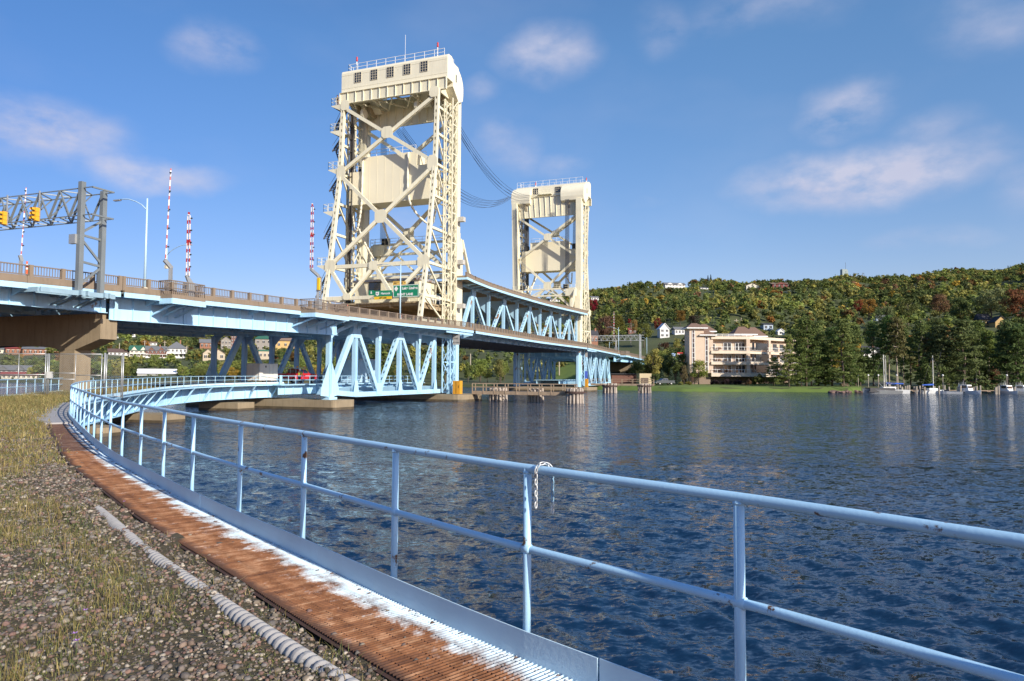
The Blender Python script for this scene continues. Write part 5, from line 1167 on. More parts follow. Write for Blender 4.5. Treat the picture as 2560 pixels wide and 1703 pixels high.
t = thing('notice_board', 'grey notice board fixed to the corner of the near lattice truss', 'sign', tuple(B(-5, (va+vb)/2, zb_))); m = MB(); m.box((-5.03, vb, zb_), (-4.97, va, za), B); m.bar(B(-4.9, va, za-.3), B(-4.9, 0, za-.3), .1, .1); m.build('board', mat('grey_board', (.42, .40, .38), .7, streak=.3), t)
for txt, dz, s in (('LOW', .45, .34), ('STEEL', .95, .3), ('NO WAKE', 1.5, .22)): textmesh(txt, s, dark, 'lettering', t, B(-5.04, (va+vb)/2, za-dz), XD, YD, .004)
va, za = vzp(1463, 812, 63.6); vb, zb_ = vzp(1470, 862, 63.6)
t = thing('notice_board', 'small grey board on the corner of the far truss below the deck', 'sign', tuple(B(66, (va+vb)/2, zb_))); m = MB(); va, za = vzp(1463, 880, 66.5); vb, zb_ = vzp(1469, 893, 66.5); m.box((66.4, vb, zb_), (66.46, va, za), B); m.bar(B(66.5, va, za-.3), B(66.5, 0, za-.3), .1, .1); m.build('board', MT['grey_board'], t)
# blue shed inside the truss, white work trailer, pickups
t = thing('equipment_shed', 'light blue corrugated equipment shed standing on the lower deck inside the near truss', 'shed', tuple(B(-8, 9, 2.6)))
m = MB(); m.box((-14.6, 7.6, 2.6), (-9.2, 10.6, 5.6), B); [m.box((-14.64, v, 2.62), (-14.6, v+.09, 5.58), B) for v in np.arange(7.65, 10.5, .22)]; [m.box((u, 7.56, 2.62), (u+.09, 7.6, 5.58), B) for u in np.arange(-14.5, -9.3, .22)]; m.build('wall', mat('shed_blue', (.42, .56, .68), .6, var=.04), t)
m = MB(); m.box((-14.8, 7.4, 5.6), (-9., 10.8, 5.75), B); m.build('roof', mat('shed_roof', (.45, .46, .46), .6), t); m = MB(); m.box((-12.6, 7.52, 2.9), (-11.6, 7.56, 4.8), B); m.build('door', mat('brown_door', (.12, .08, .06), .6), t)
TU = -35.8; vT, _ = vzp(648, 950, TU); Tw, TLn = 1.62, 2.9
t = thing('cargo_trailer', 'white box trailer parked on the lower deck left of the red pickup', 'trailer', tuple(B(TU+1, vT+.8, 2.6)))
wp = mat('trailer_white', (.74, .70, .62), .5, var=.03, streak=.1); m = MB(); m.box((TU, vT, 3.0), (TU+TLn, vT+Tw, 4.75), B); m.build('body', wp, t)
m = MB()
for v in (vT, vT+Tw): m.bar(B(TU-.02, v, 3.0), B(TU-.02, v, 4.75), .06, .06)
for z in (3.0, 4.75): m.bar(B(TU-.02, vT, z), B(TU-.02, vT+Tw, z), .06, .06); m.bar(B(TU, vT-.02, z), B(TU+TLn, vT-.02, z), .06, .06)
m.bar(B(TU-.03, vT+Tw/2, 3.05), B(TU-.03, vT+Tw/2, 4.7), .03, .02); m.box((TU+1.5, vT-.02, 3.1), (TU+1.53, vT, 4.6), B); m.box((TU+2.1, vT-.02, 3.1), (TU+2.13, vT, 4.6), B); m.build('trim', mat('trailer_trim', (.5, .5, .5), .4), t)
m = MB(); m.box((TU+.9, vT-.03, 4.35), (TU+1.05, vT-.001, 4.55), B); m.build('vent', dark, t)
for uu in (TU+.9, TU+1.6): MB().tube([B(uu, vT+.02, 2.92), B(uu, vT+.2, 2.92)], .27, 12).build('wheel', black, t)
def pickup(name, lab, cat, loc, rz, m_body, rack=False, L=5.0, Wd=1.75):
    """pickup truck, local x forward"""
    t = thing(name, lab, cat, loc, None, rz, world=False); s = L/5.0
    b_ = MB(); pr = [(-2.5, .45), (2.45, .45), (2.5, .7), (2.48, .98), (1.3, 1.1), (.75, 1.12), (-.75, 1.12), (-.78, .95), (-2.5, .98)]
    pts = [V((x*s, -Wd/2, z)) for x, z in pr]; b_.prism(pts, (0, Wd, 0)); b_.build('body', m_body, t)
    bd = MB(); bd.box((-2.42*s, -Wd/2+.08, .96), (-.82*s, Wd/2-.08, .985)); bd.box((-2.42*s, -Wd/2+.001, .98), (-.8*s, -Wd/2+.07, 1.12)); bd.box((-2.42*s, Wd/2-.07, .98), (-.8*s, Wd/2-.001, 1.12)); bd.box((-2.5*s, -Wd/2+.002, .98), (-2.42*s, Wd/2-.002, 1.12)); bd.build('bed', m_body, t)
    c = MB(); k = Wd/2; a = [(1.2*s, k-.05, 1.1), (.5*s, k-.16, 1.62), (-.55*s, k-.16, 1.64), (-.78*s, k-.05, 1.1)]
    c.add([V((x, y, z)) for x, y, z in a]+[V((x, -y, z)) for x, y, z in a], [(0, 1, 2, 3), (7, 6, 5, 4), (0, 4, 5, 1), (1, 5, 6, 2), (2, 6, 7, 3)]); c.build('cab', m_body, t)
    for sg in (1, -1):
        g_ = MB(); 
        for x0, x1 in ((.14, .95), (-.66, .06)):
            y0, y1 = (k-.05)*sg, (k-.16)*sg; g_.add([V((x0*s, y0-.0+sg*.012, 1.15)), V((x1*s, y0+sg*.012, 1.15)), V((min(x1, .52)*s, y1+sg*.012+sg*.02, 1.56)), V((max(x0, -.5)*s, y1+sg*.03, 1.56))], [(0, 1, 2, 3)])
        g_.build('side_window', glass, t)
    w_ = MB(); w_.add([V((1.16*s, k-.12, 1.14)), V((1.16*s, -k+.12, 1.14)), V((.53*s, -k+.2, 1.6)), V((.53*s, k-.2, 1.6))], [(0, 1, 2, 3)]); w_.v = [(x+.02, y, z+.015) for x, y, z in w_.v]; w_.build('windscreen', glass, t)
    w_ = MB(); w_.box((-.8*s-.01, -k+.25, 1.2), (-.76*s, k-.25, 1.54)); w_.build('rear_window', glass, t)
    for x in (1.6*s, -1.55*s):
        for y in (-k-.01, k-.21):
            o = MB().tube([V((x, y, .34)), V((x, y+.22, .34))], .36, 16).build('wheel', black, t); MB().tube([V((x, y-.01, .34)), V((x, y+.23, .34))], .19, 10).build('rim', galv, o)
    for y in (-k+.1, k-.32):
        h = MB(); h.box((2.46*s, y, .72), (2.51*s, y+.22, .9)); h.build('headlight', white, t); h = MB(); h.box((-2.52*s, y, .72), (-2.49*s, y+.2, .98)); h.build('tail_light', red, t)
    h = MB(); h.box((-2.6*s, -k+.05, .42), (-2.5*s, k-.05, .58)); h.box((2.5*s, -k+.03, .42), (2.58*s, k-.03, .6)); h.build('bumper', galv, t)
    if rack:
        r_ = MB()
        for x in (-.5, .4): r_.bar((x, -k+.15, 1.8), (x, k-.15, 1.8), .04, .04); [r_.bar((x, y, 1.6), (x, y, 1.8), .03, .03) for y in (-k+.2, k-.2)]
        for y in (-k+.2, k-.2): r_.bar((-2.2, y, 1.78), (.9, y, 1.8), .05, .05)
        for x in (-2.2, -1.2): [r_.bar((x, y, 1.1), (x, y, 1.78), .04, .04) for y in (-k+.15, k-.15)]
        r_.build('ladder_rack', galv, t)
        for x in (-.9, .5): q = MB().tube([V((x, -k+.2, 1.8)), V((x, -k+.2, 2.0))], .09, 10); q.build('beacon', mat('amber_beacon', (.9, .4, .05), .3), t)
    return t
redcar = mat('red_truck_paint', (.50, .02, .025), .25, var=.05); greycar = mat('dark_grey_truck_paint', (.04, .05, .06), .5, var=.05)
pk = B(-26.2, 8.6, 2.62); pickup('pickup_truck', 'red pickup truck with amber roof beacons parked on the lower deck', 'pickup truck', tuple(pk), math.pi/2-TH, redcar, True, 5.6)
t = thing('portable_tank', 'dark rounded tank standing on the lower deck in front of the red pickup', 'tank', tuple(B(-21.3, 8, 2.6))); MB().tube([B(-21.8, 8.2, 3.2), B(-20.3, 8.2, 3.2)], .55, 14).build('barrel', mat('dark_tank', (.06, .08, .1), .5), t)
for (x0, x1, y0_, y1_, lab, cc_) in ((1, 0, 0, 0, '', ''),): pass
# people
skin = mat('skin', (.45, .26, .18), .6, var=.05); hivis = mat('hivis_yellow', (.72, .62, .03), .7); navy = mat('navy_trousers', (.03, .04, .08), .8); camo = mat('camouflage_cloth', (.16, .15, .09), .85, c2=(.06, .07, .04), scale=14); hatw = mat('white_helmet', (.8, .8, .78), .4)
def person(lab, loc, rz, jacket, trousers, hat, lean=0., sc=.95, arms=1):
    t = thing('person', lab, 'person', loc, None, rz, world=False)
    J_ = {'pel': (0, 0, .95), 'sp': (.01+lean*.3, 0, 1.18), 'ch': (.02+lean*.8, 0, 1.38), 'nk': (.02+lean, 0, 1.52), 'hd': (.04+lean, 0, 1.62), 'ht': (.045+lean, 0, 1.76)}
    R_ = {'pel': .15, 'sp': .14, 'ch': .17, 'nk': .065, 'hd': .095, 'ht': .085}; E_ = [('pel', 'sp'), ('sp', 'ch'), ('ch', 'nk'), ('nk', 'hd'), ('hd', 'ht')]
    for s, n in ((1, 'l'), (-1, 'r')):
        fw = .3*arms if n == 'l' else .22*arms
        J_.update({n+'s': (.02+lean, .19*s, 1.42), n+'e': (.05+lean+fw*.3, .25*s, 1.16), n+'w': (.12+lean+fw, .2*s, 1.0), n+'h': (.17+lean+fw, .18*s, .97), n+'p': (0, .09*s, .9), n+'k': (.03, .11*s, .5), n+'a': (-.01, .12*s, .09), n+'t': (.14, .13*s, .04)})
        R_.update({n+'s': .075, n+'e': .052, n+'w': .036, n+'h': .042, n+'p': .1, n+'k': .066, n+'a': .048, n+'t': .045})
        E_ += [('ch', n+'s'), (n+'s', n+'e'), (n+'e', n+'w'), (n+'w', n+'h'), ('pel', n+'p'), (n+'p', n+'k'), (n+'k', n+'a'), (n+'a', n+'t')]
    def skinned(name, names, m, grow, par):
        keys = [k for k in names]; idx = {k: i for i, k in enumerate(keys)}; me = bpy.data.meshes.new(name)
        me.from_pydata([tuple(c*sc for c in J_[k]) for k in keys], [(idx[a], idx[b_]) for a, b_ in E_ if a in idx and b_ in idx], []); o = bpy.data.objects.new(name, me); col.objects.link(o); o.parent = par
        me.materials.append(m); md = o.modifiers.new('skin', 'SKIN'); sk_ = me.skin_vertices[0].data if me.skin_vertices else None
        if sk_ is None: me.attributes; 
        o.modifiers.new('sub', 'SUBSURF').render_levels = 1
        return o, keys
    import bmesh
    def sk(name, keys, m, grow, par):
        bm = bmesh.new(); lay = bm.verts.layers.skin.verify(); vs = {}
        for k in keys: q = bm.verts.new(tuple(c*sc for c in J_[k])); q[lay].radius = ((R_[k]+grow)*sc,)*2; q[lay].use_root = k in ('pel', 'ch') and k == keys[0]; vs[k] = q
        for a, b_ in E_:
            if a in vs and b_ in vs: bm.edges.new((vs[a], vs[b_]))
        me = bpy.data.meshes.new(name); bm.to_mesh(me); bm.free(); o = bpy.data.objects.new(name, me); col.objects.link(o); o.parent = par; me.materials.append(m)
        o.modifiers.new('skin', 'SKIN').use_smooth_shade = True; o.modifiers.new('sub', 'SUBSURF').render_levels = 1; return o
    sk('body', ['pel', 'sp', 'ch', 'nk', 'hd', 'ht']+[n+x for n in 'lr' for x in 'sewhpkat'], skin, 0, t)
    sk('jacket', ['ch', 'sp', 'pel', 'ls', 'le', 'lw', 'rs', 're', 'rw'], jacket, .02, t)
    sk('trousers', ['pel', 'lp', 'lk', 'la', 'rp', 'rk', 'ra'], trousers, .018, t)
    h = MB().sphere((J_['ht'][0]*sc, 0, 1.72*sc), .125*sc, 12, 8, (1.1, 1, .8)); h.build('hat', hat, t, True)
    f_ = MB(); hx = J_['hd'][0]*sc
    f_.sphere((hx+.1*sc, 0, 1.65*sc), .018, 6, 5)
    for s in (-1, 1): f_.sphere((hx+.035*sc, s*.095*sc, 1.65*sc), .022, 6, 5, (.6, .4, 1))
    f_.build('face', skin, t)
    for s, n in ((1, 'l'), (-1, 'r')):
        hnd = V(J_[n+'h'])*sc
        for i in range(4): MB().tube([hnd+V((0, (i-1.5)*.018, 0)), hnd+V((.05, (i-1.5)*.02, -.02)), hnd+V((.07, (i-1.5)*.02, -.045))], .009, 5).build('finger', skin, t)
        MB().tube([hnd+V((-.01, -s*.03, .01)), hnd+V((.025, -s*.055, .0))], .01, 5).build('thumb', skin, t)
    return t
pv, _ = vzp(748, 950, -29.5)
person('person in a yellow high visibility vest and white helmet beside the red pickup', tuple(B(-29.5, pv, 2.56)), math.pi/2-TH, hivis, navy, hatw, .05)
pv, pz = vzp(845, 234, lu(43.7)+.2); person('person in a camouflage jacket standing on the top landing of the near tower', tuple(B(lu(43.7)+.2, min(pv, W+1.6), 43.7)), -math.pi/2-TH, camo, mat('tan_trousers', (.3, .22, .14), .8), mat('dark_cap', (.05, .04, .035), .8), .06)
# straight handrail where the track runs inside the bridge
for v, lab in ((5.3, 'pale blue handrail in front of the trailer and the red pickup'), (10.9, 'pale blue handrail behind the trailer on the far edge of the lower deck')):
    t = thing('handrail', lab, 'handrail', tuple(B(-32, v, 2.6)), 'blue pipe handrails of the lower deck')
    for h in (3.47, 3.02): MB().tube([B(-33.5, v, h), B(-4.5, v, h)], .03, 8).build('rail', blue, t)
    for u in np.arange(-33.2, -4.5, 1.25): MB().tube([B(u, v, 2.5), B(u, v, 3.47)], .03, 6).build('post', blue, t)
MB().bar(B(-33.3, 5.2, 2.2), B(-33.3, 5.2, 3.55), .22, .22).build('joint_post', blue, tr)
# ---------------- far shore: buildings, marina ----------------
def Hb(px, py): return hit(px, py)
HOUSES = []
def hmat(n, c, **k): return mat(n, c, .75, var=.06, scale=.8, streak=.12, **k)
roofm = {'brown': hmat('brown_shingle', (.13, .085, .07)), 'grey': hmat('grey_shingle', (.15, .155, .165)), 'green': hmat('green_metal_roof', (.03, .12, .08)), 'dark': hmat('dark_shingle', (.045, .045, .055)), 'red': hmat('red_metal_roof', (.25, .05, .045)), 'tan': hmat('tan_shingle', (.22, .15, .11)), 'white': hmat('white_canvas', (.80, .79, .80))}
wallm = {'white': hmat('white_siding', (.70, .69, .66)), 'cream': hmat('cream_siding', (.58, .54, .44)), 'brown': hmat('brown_siding', (.16, .07, .05)), 'tan': hmat('tan_siding', (.46, .38, .28)), 'grey': hmat('grey_stone_wall', (.26, .23, .20)), 'brick': hmat('red_brick_wall', (.27, .12, .07)), 'yellow': hmat('ochre_wall', (.50, .33, .13)), 'red': hmat('dark_red_wall', (.16, .035, .03)), 'dgrey': hmat('slate_grey_wall', (.12, .125, .13)), 'blue': hmat('pale_blue_siding', (.42, .5, .6))}
def house(x0, x1, yb, ye, yp, wall, roof, lab, style='gable', nwin=3, rows=1, Y=None, porch=False, chim=False, name='house', cat='house', grp='houses on the hillside', depth=.8, skew=.25, gab=0):
    """x0..x1, base, eave and peak given as seen in the photo; the depth comes from the terrain"""
    c = Hb((x0+x1)/2, yb) if Y is None else at((x0+x1)/2, yb, Y)
    k = c.y/FP; wd = (x1-x0)*k; he = (yb-ye)*k; hp = (yb-yp)*k; dp = wd*depth; rz = -math.atan2(c.x, c.y)*.5+skew
    wd *= .93; t = thing(name, lab, cat, (c.x, c.y, c.z-.0), grp, rz, world=False); z0 = -4
    m = MB(); m.box((-wd/2, 0, z0), (wd/2, dp, he)); 
    o = wd*.04+.2; r = MB()
    if style == 'gable':      # ridge left-right
        r.prism([(-wd/2-o, -o, he-.02), (-wd/2-o, dp/2, hp), (-wd/2-o, dp+o, he-.02), (-wd/2-o, dp/2, he-.1)], (wd+2*o, 0, 0)); m.prism([(-wd/2, .02, he-.01), (-wd/2, dp/2, hp-.15), (-wd/2, dp-.02, he-.01)], (wd, 0, 0))
    elif style == 'front':    # gable end faces the water
        m.prism([(-wd/2, 0, he-.01), (wd/2, 0, he-.01), (0, 0, hp-.1)], (0, dp, 0)); th = .22
        for s in (-1, 1): r.prism([(0, -o, hp), (s*(wd/2+o), -o, he-.15), (s*(wd/2+o), -o, he-.15-th), (0, -o, hp-th)], (0, dp+2*o, 0))
    elif style == 'hip':
        a = wd*.22 if wd > dp else 0; r.add([(-wd/2-o, -o, he), (wd/2+o, -o, he), (wd/2+o, dp+o, he), (-wd/2-o, dp+o, he), (-a, dp/2, hp), (a+.01, dp/2, hp)], [(0, 1, 5, 4), (1, 2, 5), (2, 3, 4, 5), (3, 0, 4), (3, 2, 1, 0)])
    elif style == 'flat': r.box((-wd/2-.1, -.1, he), (wd/2+.1, dp+.1, hp))
    m.build('wall', wallm[wall], t); ro = r.build('roof', roofm[roof], t)
    if chim: ch_ = MB(); ch_.box((wd*.15, dp*.4, he), (wd*.15+.7, dp*.4+.7, hp+.9)); ch_.build('chimney', wallm['brick'], ro)
    for g_ in range(gab):
        xc = -wd/2+wd*(g_+.5)/gab; gw = wd/gab*.42; gz = he+(hp-he)*.75; gm__ = MB(); gm__.prism([(xc-gw, -.12, he-.3), (xc+gw, -.12, he-.3), (xc, -.12, gz)], (0, dp*.4, 0)); gm__.build('gable', wallm[wall], t)
        rr = MB()
        for s in (-1, 1): rr.prism([(xc, -.4, gz+.15), (xc+s*(gw+.3), -.4, he-.35), (xc+s*(gw+.3), -.4, he-.5), (xc, -.4, gz)], (0, dp*.4, 0))
        rr.build('gable_roof', roofm[roof], t)
    ww = min(1.3, wd/nwin*.5)
    for j in range(rows):
        zc = he*(j+.55)/rows; wh = min(1.5, he/rows*.5)
        for i in range(nwin):
            xc = -wd/2+wd*(i+.5)/nwin; q = MB(); q.box((xc-ww/2, -.05, zc-wh/2), (xc+ww/2, -.02, zc+wh/2)); q = q.build('window', glass, t)
            f_ = MB(); f_.box((xc-ww/2-.1, -.07, zc+wh/2), (xc+ww/2+.1, -.01, zc+wh/2+.12)); f_.box((xc-.04, -.08, zc-wh/2), (xc+.04, -.06, zc+wh/2)); f_.build('window_frame', white, q)
    if porch:
        p = MB(); p.box((-wd/2-.3, -2.2, he*.42), (wd/2+.3, -.02, he*.47)); p.box((-wd/2-.3, -2.2, -2), (wd/2+.3, -.02, .1)); [p.box((x-.1, -2.1, .1), (x+.1, -1.9, he*.42)) for x in np.linspace(-wd/2, wd/2, 6)]; p.build('porch', wallm['white'], t)
    HOUSES.append((x0-3, x1+3, yp-2, yp+(yb-yp)*.62, c.y)); return t, wd, he, hp, dp
# left bank town, seen under the bridge
house(273, 324, 889, 881, 871.5, 'white', 'brown', 'long low white house with a brown roof, left of the green roofed house', nwin=5)
house(325, 368, 892, 877, 864, 'cream', 'green', 'cream house with green metal roof and two gables', gab=2, nwin=4, rows=2, porch=True)
house(366, 415, 894, 877, 865, 'brown', 'grey', 'dark brown house with a grey roof between the green roofed and the white house', gab=2, nwin=5, rows=2, porch=True, chim=True)
house(417, 466, 894, 872, 853, 'white', 'grey', 'large white house with steep grey pyramid roof and a porch', style='hip', nwin=5, rows=2, porch=True, depth=1.0, chim=True)
house(507, 533, 902, 884, 872, 'tan', 'brown', 'tan gabled house with white trim seen left of the blue truss leg', style='front', nwin=2, rows=1)
house(530, 562, 901, 884, 873, 'tan', 'brown', 'second tan gabled house partly behind the blue truss leg', style='front', nwin=2, rows=1)
house(500, 532, 872, 858, 848, 'brick', 'grey', 'brick house with grey roof up the slope under the bridge', nwin=3)
house(552, 578, 874, 852, 842, 'grey', 'grey', 'grey stone house with arched gable high under the bridge', style='front', nwin=3, rows=2)
house(577, 596, 873, 842, 838, 'brown', 'dark', 'tall brown block of many floors under the bridge deck', style='flat', nwin=3, rows=4)
house(637, 680, 878, 848, 838, 'grey', 'green', 'grey stone building with a green dormer under the bridge', nwin=3, rows=2, style='hip')
house(688, 739, 874, 852, 840, 'yellow', 'tan', 'ochre building with dark awnings between two blue truss posts', nwin=3, rows=1)
t, wd, he, hp, dp = house(646, 678, 899, 879, 875, 'tan', 'green', 'small tan shop beside the red sign board under the bridge', style='flat', nwin=3)
house(17, 60, 887, 872, 865, 'brick', 'red', 'long brick building behind the concrete bent at the far left', nwin=4)
house(60, 117, 888, 873, 866, 'brick', 'grey', 'red brick building with grey roof between the bent columns', nwin=5, rows=1)
house(-8, 22, 885, 875, 867, 'cream', 'grey', 'pale house with grey hip roof at the left edge of the photo', nwin=2, style='hip')
house(-12, 68, 940, 926, 913, 'dgrey', 'grey', 'slate grey waterside house with two white trimmed gables', gab=2, nwin=7, depth=.5, skew=.05)
house(8, 98, 947, 938, 930, 'cream', 'red', 'low waterside building with a red roof in front of the grey house', nwin=8, depth=.3, skew=.05)
house(326, 338, 843, 834, 829, 'white', 'grey', 'small white gabled house high up the left slope', style='front', nwin=1)
house(284, 296, 846, 842, 838, 'white', 'dark', 'tiny white house among the upper trees on the left', nwin=2)
house(372, 392, 864, 858, 855, 'white', 'tan', 'pale house above the green roofed house', nwin=2)
# marquee by the water
house(344, 442, 939, 935, 923, 'white', 'white', 'long white marquee tent beside the water on the left bank', nwin=1, depth=.4, skew=0, name='marquee', cat='tent', grp=None)
# right hillside
house(1660, 1716, 722, 712, 705, 'white', 'grey', 'big white house standing alone on the ridge', nwin=6, rows=2, gab=2, depth=.5)
house(1750, 1772, 723, 720, 717, 'white', 'grey', 'small white house right of the big white ridge house', nwin=2)
house(1864, 1900, 721, 714, 707, 'cream', 'tan', 'cream house with a wide gable on the ridge', style='front', nwin=3)
house(1929, 1979, 720, 711, 704, 'red', 'tan', 'dark red wooden house on the ridge', nwin=4, gab=1)
house(1477, 1498, 751, 744, 740, 'white', 'grey', 'white house just right of the far tower', nwin=3)
house(1374, 1401, 755, 749, 745, 'white', 'grey', 'white house seen through the far tower bracing', nwin=3, gab=1)
house(1649, 1675, 845, 822, 808, 'white', 'white', 'white ornate house with carved gable above the far bridge end', style='front', nwin=2, rows=2)
house(1686, 1713, 837, 824, 817, 'white', 'grey', 'plain white house right of the ornate white one', nwin=3)
house(1476, 1496, 866, 838, 826, 'brick', 'dark', 'brick house with dark roof and chimney just right of the far tower', nwin=2, chim=True)
house(1570, 1594, 834, 826, 819, 'brown', 'red', 'brown house with a red roof behind the striped gate arm', nwin=2)
house(2157, 2208, 896, 884, 866, 'white', 'dark', 'white marina house with a large dark roof behind the sailing boat', nwin=3, chim=True, gab=1)
house(2449, 2478, 816, 800, 784, 'yellow', 'dark', 'dark roofed house between two big trunks on the right slope', nwin=2)
house(2488, 2520, 818, 805, 790, 'yellow', 'dark', 'yellow house with a pale gable at the right edge', style='front', nwin=1)
house(2190, 2228, 802, 794, 786, 'blue', 'grey', 'pale blue house half hidden above the marina trees', nwin=3)
house(1908, 1934, 826, 812, 808, 'blue', 'dark', 'dark roofed house peeping over the apartment building', nwin=2)
house(1944, 1962, 838, 828, 822, 'white', 'white', 'white gable end right of the apartment roofs', style='front', nwin=1)
# mine shaft house and headframes on the ridge
c = Hb(2112, 696); k = c.y/FP
t = thing('shaft_house', 'tall pale grey mine shaft house with a mast on the ridge', 'mine building', tuple(c)); m = MB()
pr = [(-10*k, -8*k), (10*k, -8*k), (9*k, 18*k), (6*k, 23*k), (-6*k, 23.5*k), (-6*k, 10*k)]; m.prism([(c.x+x, c.y, c.z+z) for x, z in pr], (0, 9, 0)); m.build('wall', hmat('pale_grey_sheet', (.30, .36, .36)), t)
m = MB(); m.box((c.x-4.6*k, c.y-.1, c.z+6*k), (c.x-3*k, c.y-.05, c.z+8*k)); m.box((c.x+2*k, c.y-.1, c.z+15*k), (c.x+3.5*k, c.y-.05, c.z+17*k)); m.build('window', glass, t)
m = MB(); m.box((c.x+4*k, c.y+3, c.z+20*k), (c.x+4.5*k, c.y+3.3, c.z+41*k)); m.build('mast', dark, t)
for px, h, lab in ((2136, 14, 'thin lattice headframe just right of the shaft house'), (2158, 14, 'second lattice headframe on the ridge, farther right')):
    c = Hb(px, 697); t = thing('headframe', lab, 'mine headframe', tuple(c), 'lattice headframes on the ridge'); m = MB()
    for s in (-1, 1): m.bar((c.x+s*2.2, c.y, c.z-3), (c.x+s*1.5, c.y, c.z+h*k), .35, .35)
    for i in range(3): m.bar((c.x-2, c.y, c.z+h*k*i/3), (c.x+2, c.y, c.z+h*k*(i+1)/3), .25, .25)
    m.bar((c.x-2, c.y, c.z+h*k), (c.x+2, c.y, c.z+h*k), .8, .6); m.build('lattice', dark, t)

# --- apartment building
cw = hmat('pink_beige_stucco', (.60, .46, .35)); cw2 = hmat('cream_trim_stucco', (.70, .58, .45)); cst = mat('brown_stone_base', (.26, .19, .145), .9, var=.3, scale=6, bump=.4, bscale=8); crf = mat('brown_asphalt_roof', (.20, .125, .09), .9, var=.12, scale=5)
s_ = .0147; CY = 196.; cz = at(1780, 964, CY).z; ox = (1700-1280)/FP*CY
def cp(X): return ox+X*s_/200*CY
def cZ(Yp): return cz+(1300-Yp)*s_/200*CY
ap = thing('apartment_building', 'beige four storey apartment building with brown roofs and white balconies on the lawn', 'apartment building', (cp(185), CY, cz))
A = V((cp(185), CY, 0)); Bc = V((cp(1340), CY-.3, 0)); rd = V((math.sin(R(52)), math.cos(R(52)), 0)); Cc_ = Bc+rd*26; Dd = A+V((4, 22, 0))
m = MB(); m.prism([(A.x+.02, A.y+1.2, cZ(1072)), (cp(600), CY+1.2, cZ(1072)), (cp(600), CY+1.7, cZ(1072)), (Bc.x-1, CY+1.7, cZ(1072)), (Cc_.x-2, Cc_.y, cZ(1072)), (Cc_.x-3, Cc_.y+8, cZ(1072)), (Dd.x, Dd.y, cZ(1072))], (0, 0, cZ(400)-cZ(1072))); m.build('wall', cw, ap)
m = MB(); m.prism([(A.x, A.y+1.0, cz-1.5), (cp(600), CY+1.0, cz-1.5), (cp(640), CY+3.4, cz-1.5), (Bc.x-2, CY+3.4, cz-1.5), (Cc_.x-3, Cc_.y+1, cz-1.5), (Cc_.x-3, Cc_.y+8, cz-1.5), (Dd.x, Dd.y, cz-1.5)], (0, 0, cZ(1075)-cz+1.5)); m.build('stone_base', cst, ap)
m = MB()
for y0, y1 in ((1128, 1062), (900, 850), (690, 640)):     # balcony slabs
    f0 = CY-.3; m.prism([(cp(595), f0, cZ(y0)), (Bc.x, f0, cZ(y0)), (Cc_.x, Cc_.y, cZ(y0)), (Cc_.x-2, Cc_.y+2, cZ(y0)), (Bc.x-1.5, CY+2.7, cZ(y0)), (cp(595), CY+2.7, cZ(y0))], (0, 0, cZ(y1)-cZ(y0)))
m.prism([(cp(600), CY-.1, cZ(412)), (Bc.x, CY-.1, cZ(412)), (Cc_.x, Cc_.y, cZ(412)), (Cc_.x-2, Cc_.y+3, cZ(412)), (Bc.x-1.5, CY+4, cZ(412)), (cp(600), CY+4, cZ(412))], (0, 0, cZ(358)-cZ(412)))
m.box((cp(185)-.1, CY+.9, cZ(1082)), (cp(600), CY+1.2, cZ(1055))); m.build('slab_bands', cw2, ap)
m = MB(); m.box((cp(1270), CY-.2, cZ(1062)), (cp(1340), CY+1.8, cZ(412))); m.prism([tuple(Bc+rd*9+V((0, 0, cZ(1062)))), tuple(Bc+rd*10+V((0, 0, cZ(1062)))), tuple(Bc+rd*10+V((-1.5, 1.5, cZ(1062)))), tuple(Bc+rd*9+V((-1.5, 1.5, cZ(1062))))], (0, 0, cZ(412)-cZ(1062))); m.build('corner_piers', cw, ap)
def turret(x0, x1, ytop, yroof, yp, ya, yb_, depth, lab, y0=CY):
    m = MB(); m.box((cp(x0), y0, cZ(1060)), (cp(x1), y0+depth, cZ(ytop))); o_ = m.build('stair_tower', cw, ap)
    o = 60; r = MB(); cx_ = (x0+x1)/2; zb_ = cZ(ytop); zp = cZ(yp); a = (cp(x0-o), y0-.9, zb_); b_ = (cp(x1+o), y0-.9, zb_); d_ = (cp(x1+o), y0+depth+.9, zb_); e_ = (cp(x0-o), y0+depth+.9, zb_); rl_ = .18*(x1-x0)
    r.add([a, b_, d_, e_, (cp(cx_-rl_), y0+depth/2, zp), (cp(cx_+rl_), y0+depth/2, zp)], [(0, 1, 5, 4), (1, 2, 5), (2, 3, 4, 5), (3, 0, 4), (3, 2, 1, 0)]); ro = r.build('roof', crf, ap)
    e = MB(); e.box((cp(x0-o)-.05, y0-.95, zb_-.3), (cp(x1+o)+.05, y0+depth+.95, zb_-.01)); e.build('eave', white, ro)
turret(185, 460, 195, 195, 98, 0, 0, 5.5, '', CY); turret(430, 640, 328, 328, 240, 0, 0, 3.4, '', CY+.2); turret(480, 720, 240, 240, 88, 0, 0, 6, '', CY+4.6)
turret(1200, 1540, 290, 290, 130, 0, 0, 6, '', CY+5.5); turret(1510, 1800, 318, 318, 130, 0, 0, 6, '', CY+8); turret(1790, 1960, 345, 345, 190, 0, 0, 6, '', CY+13)
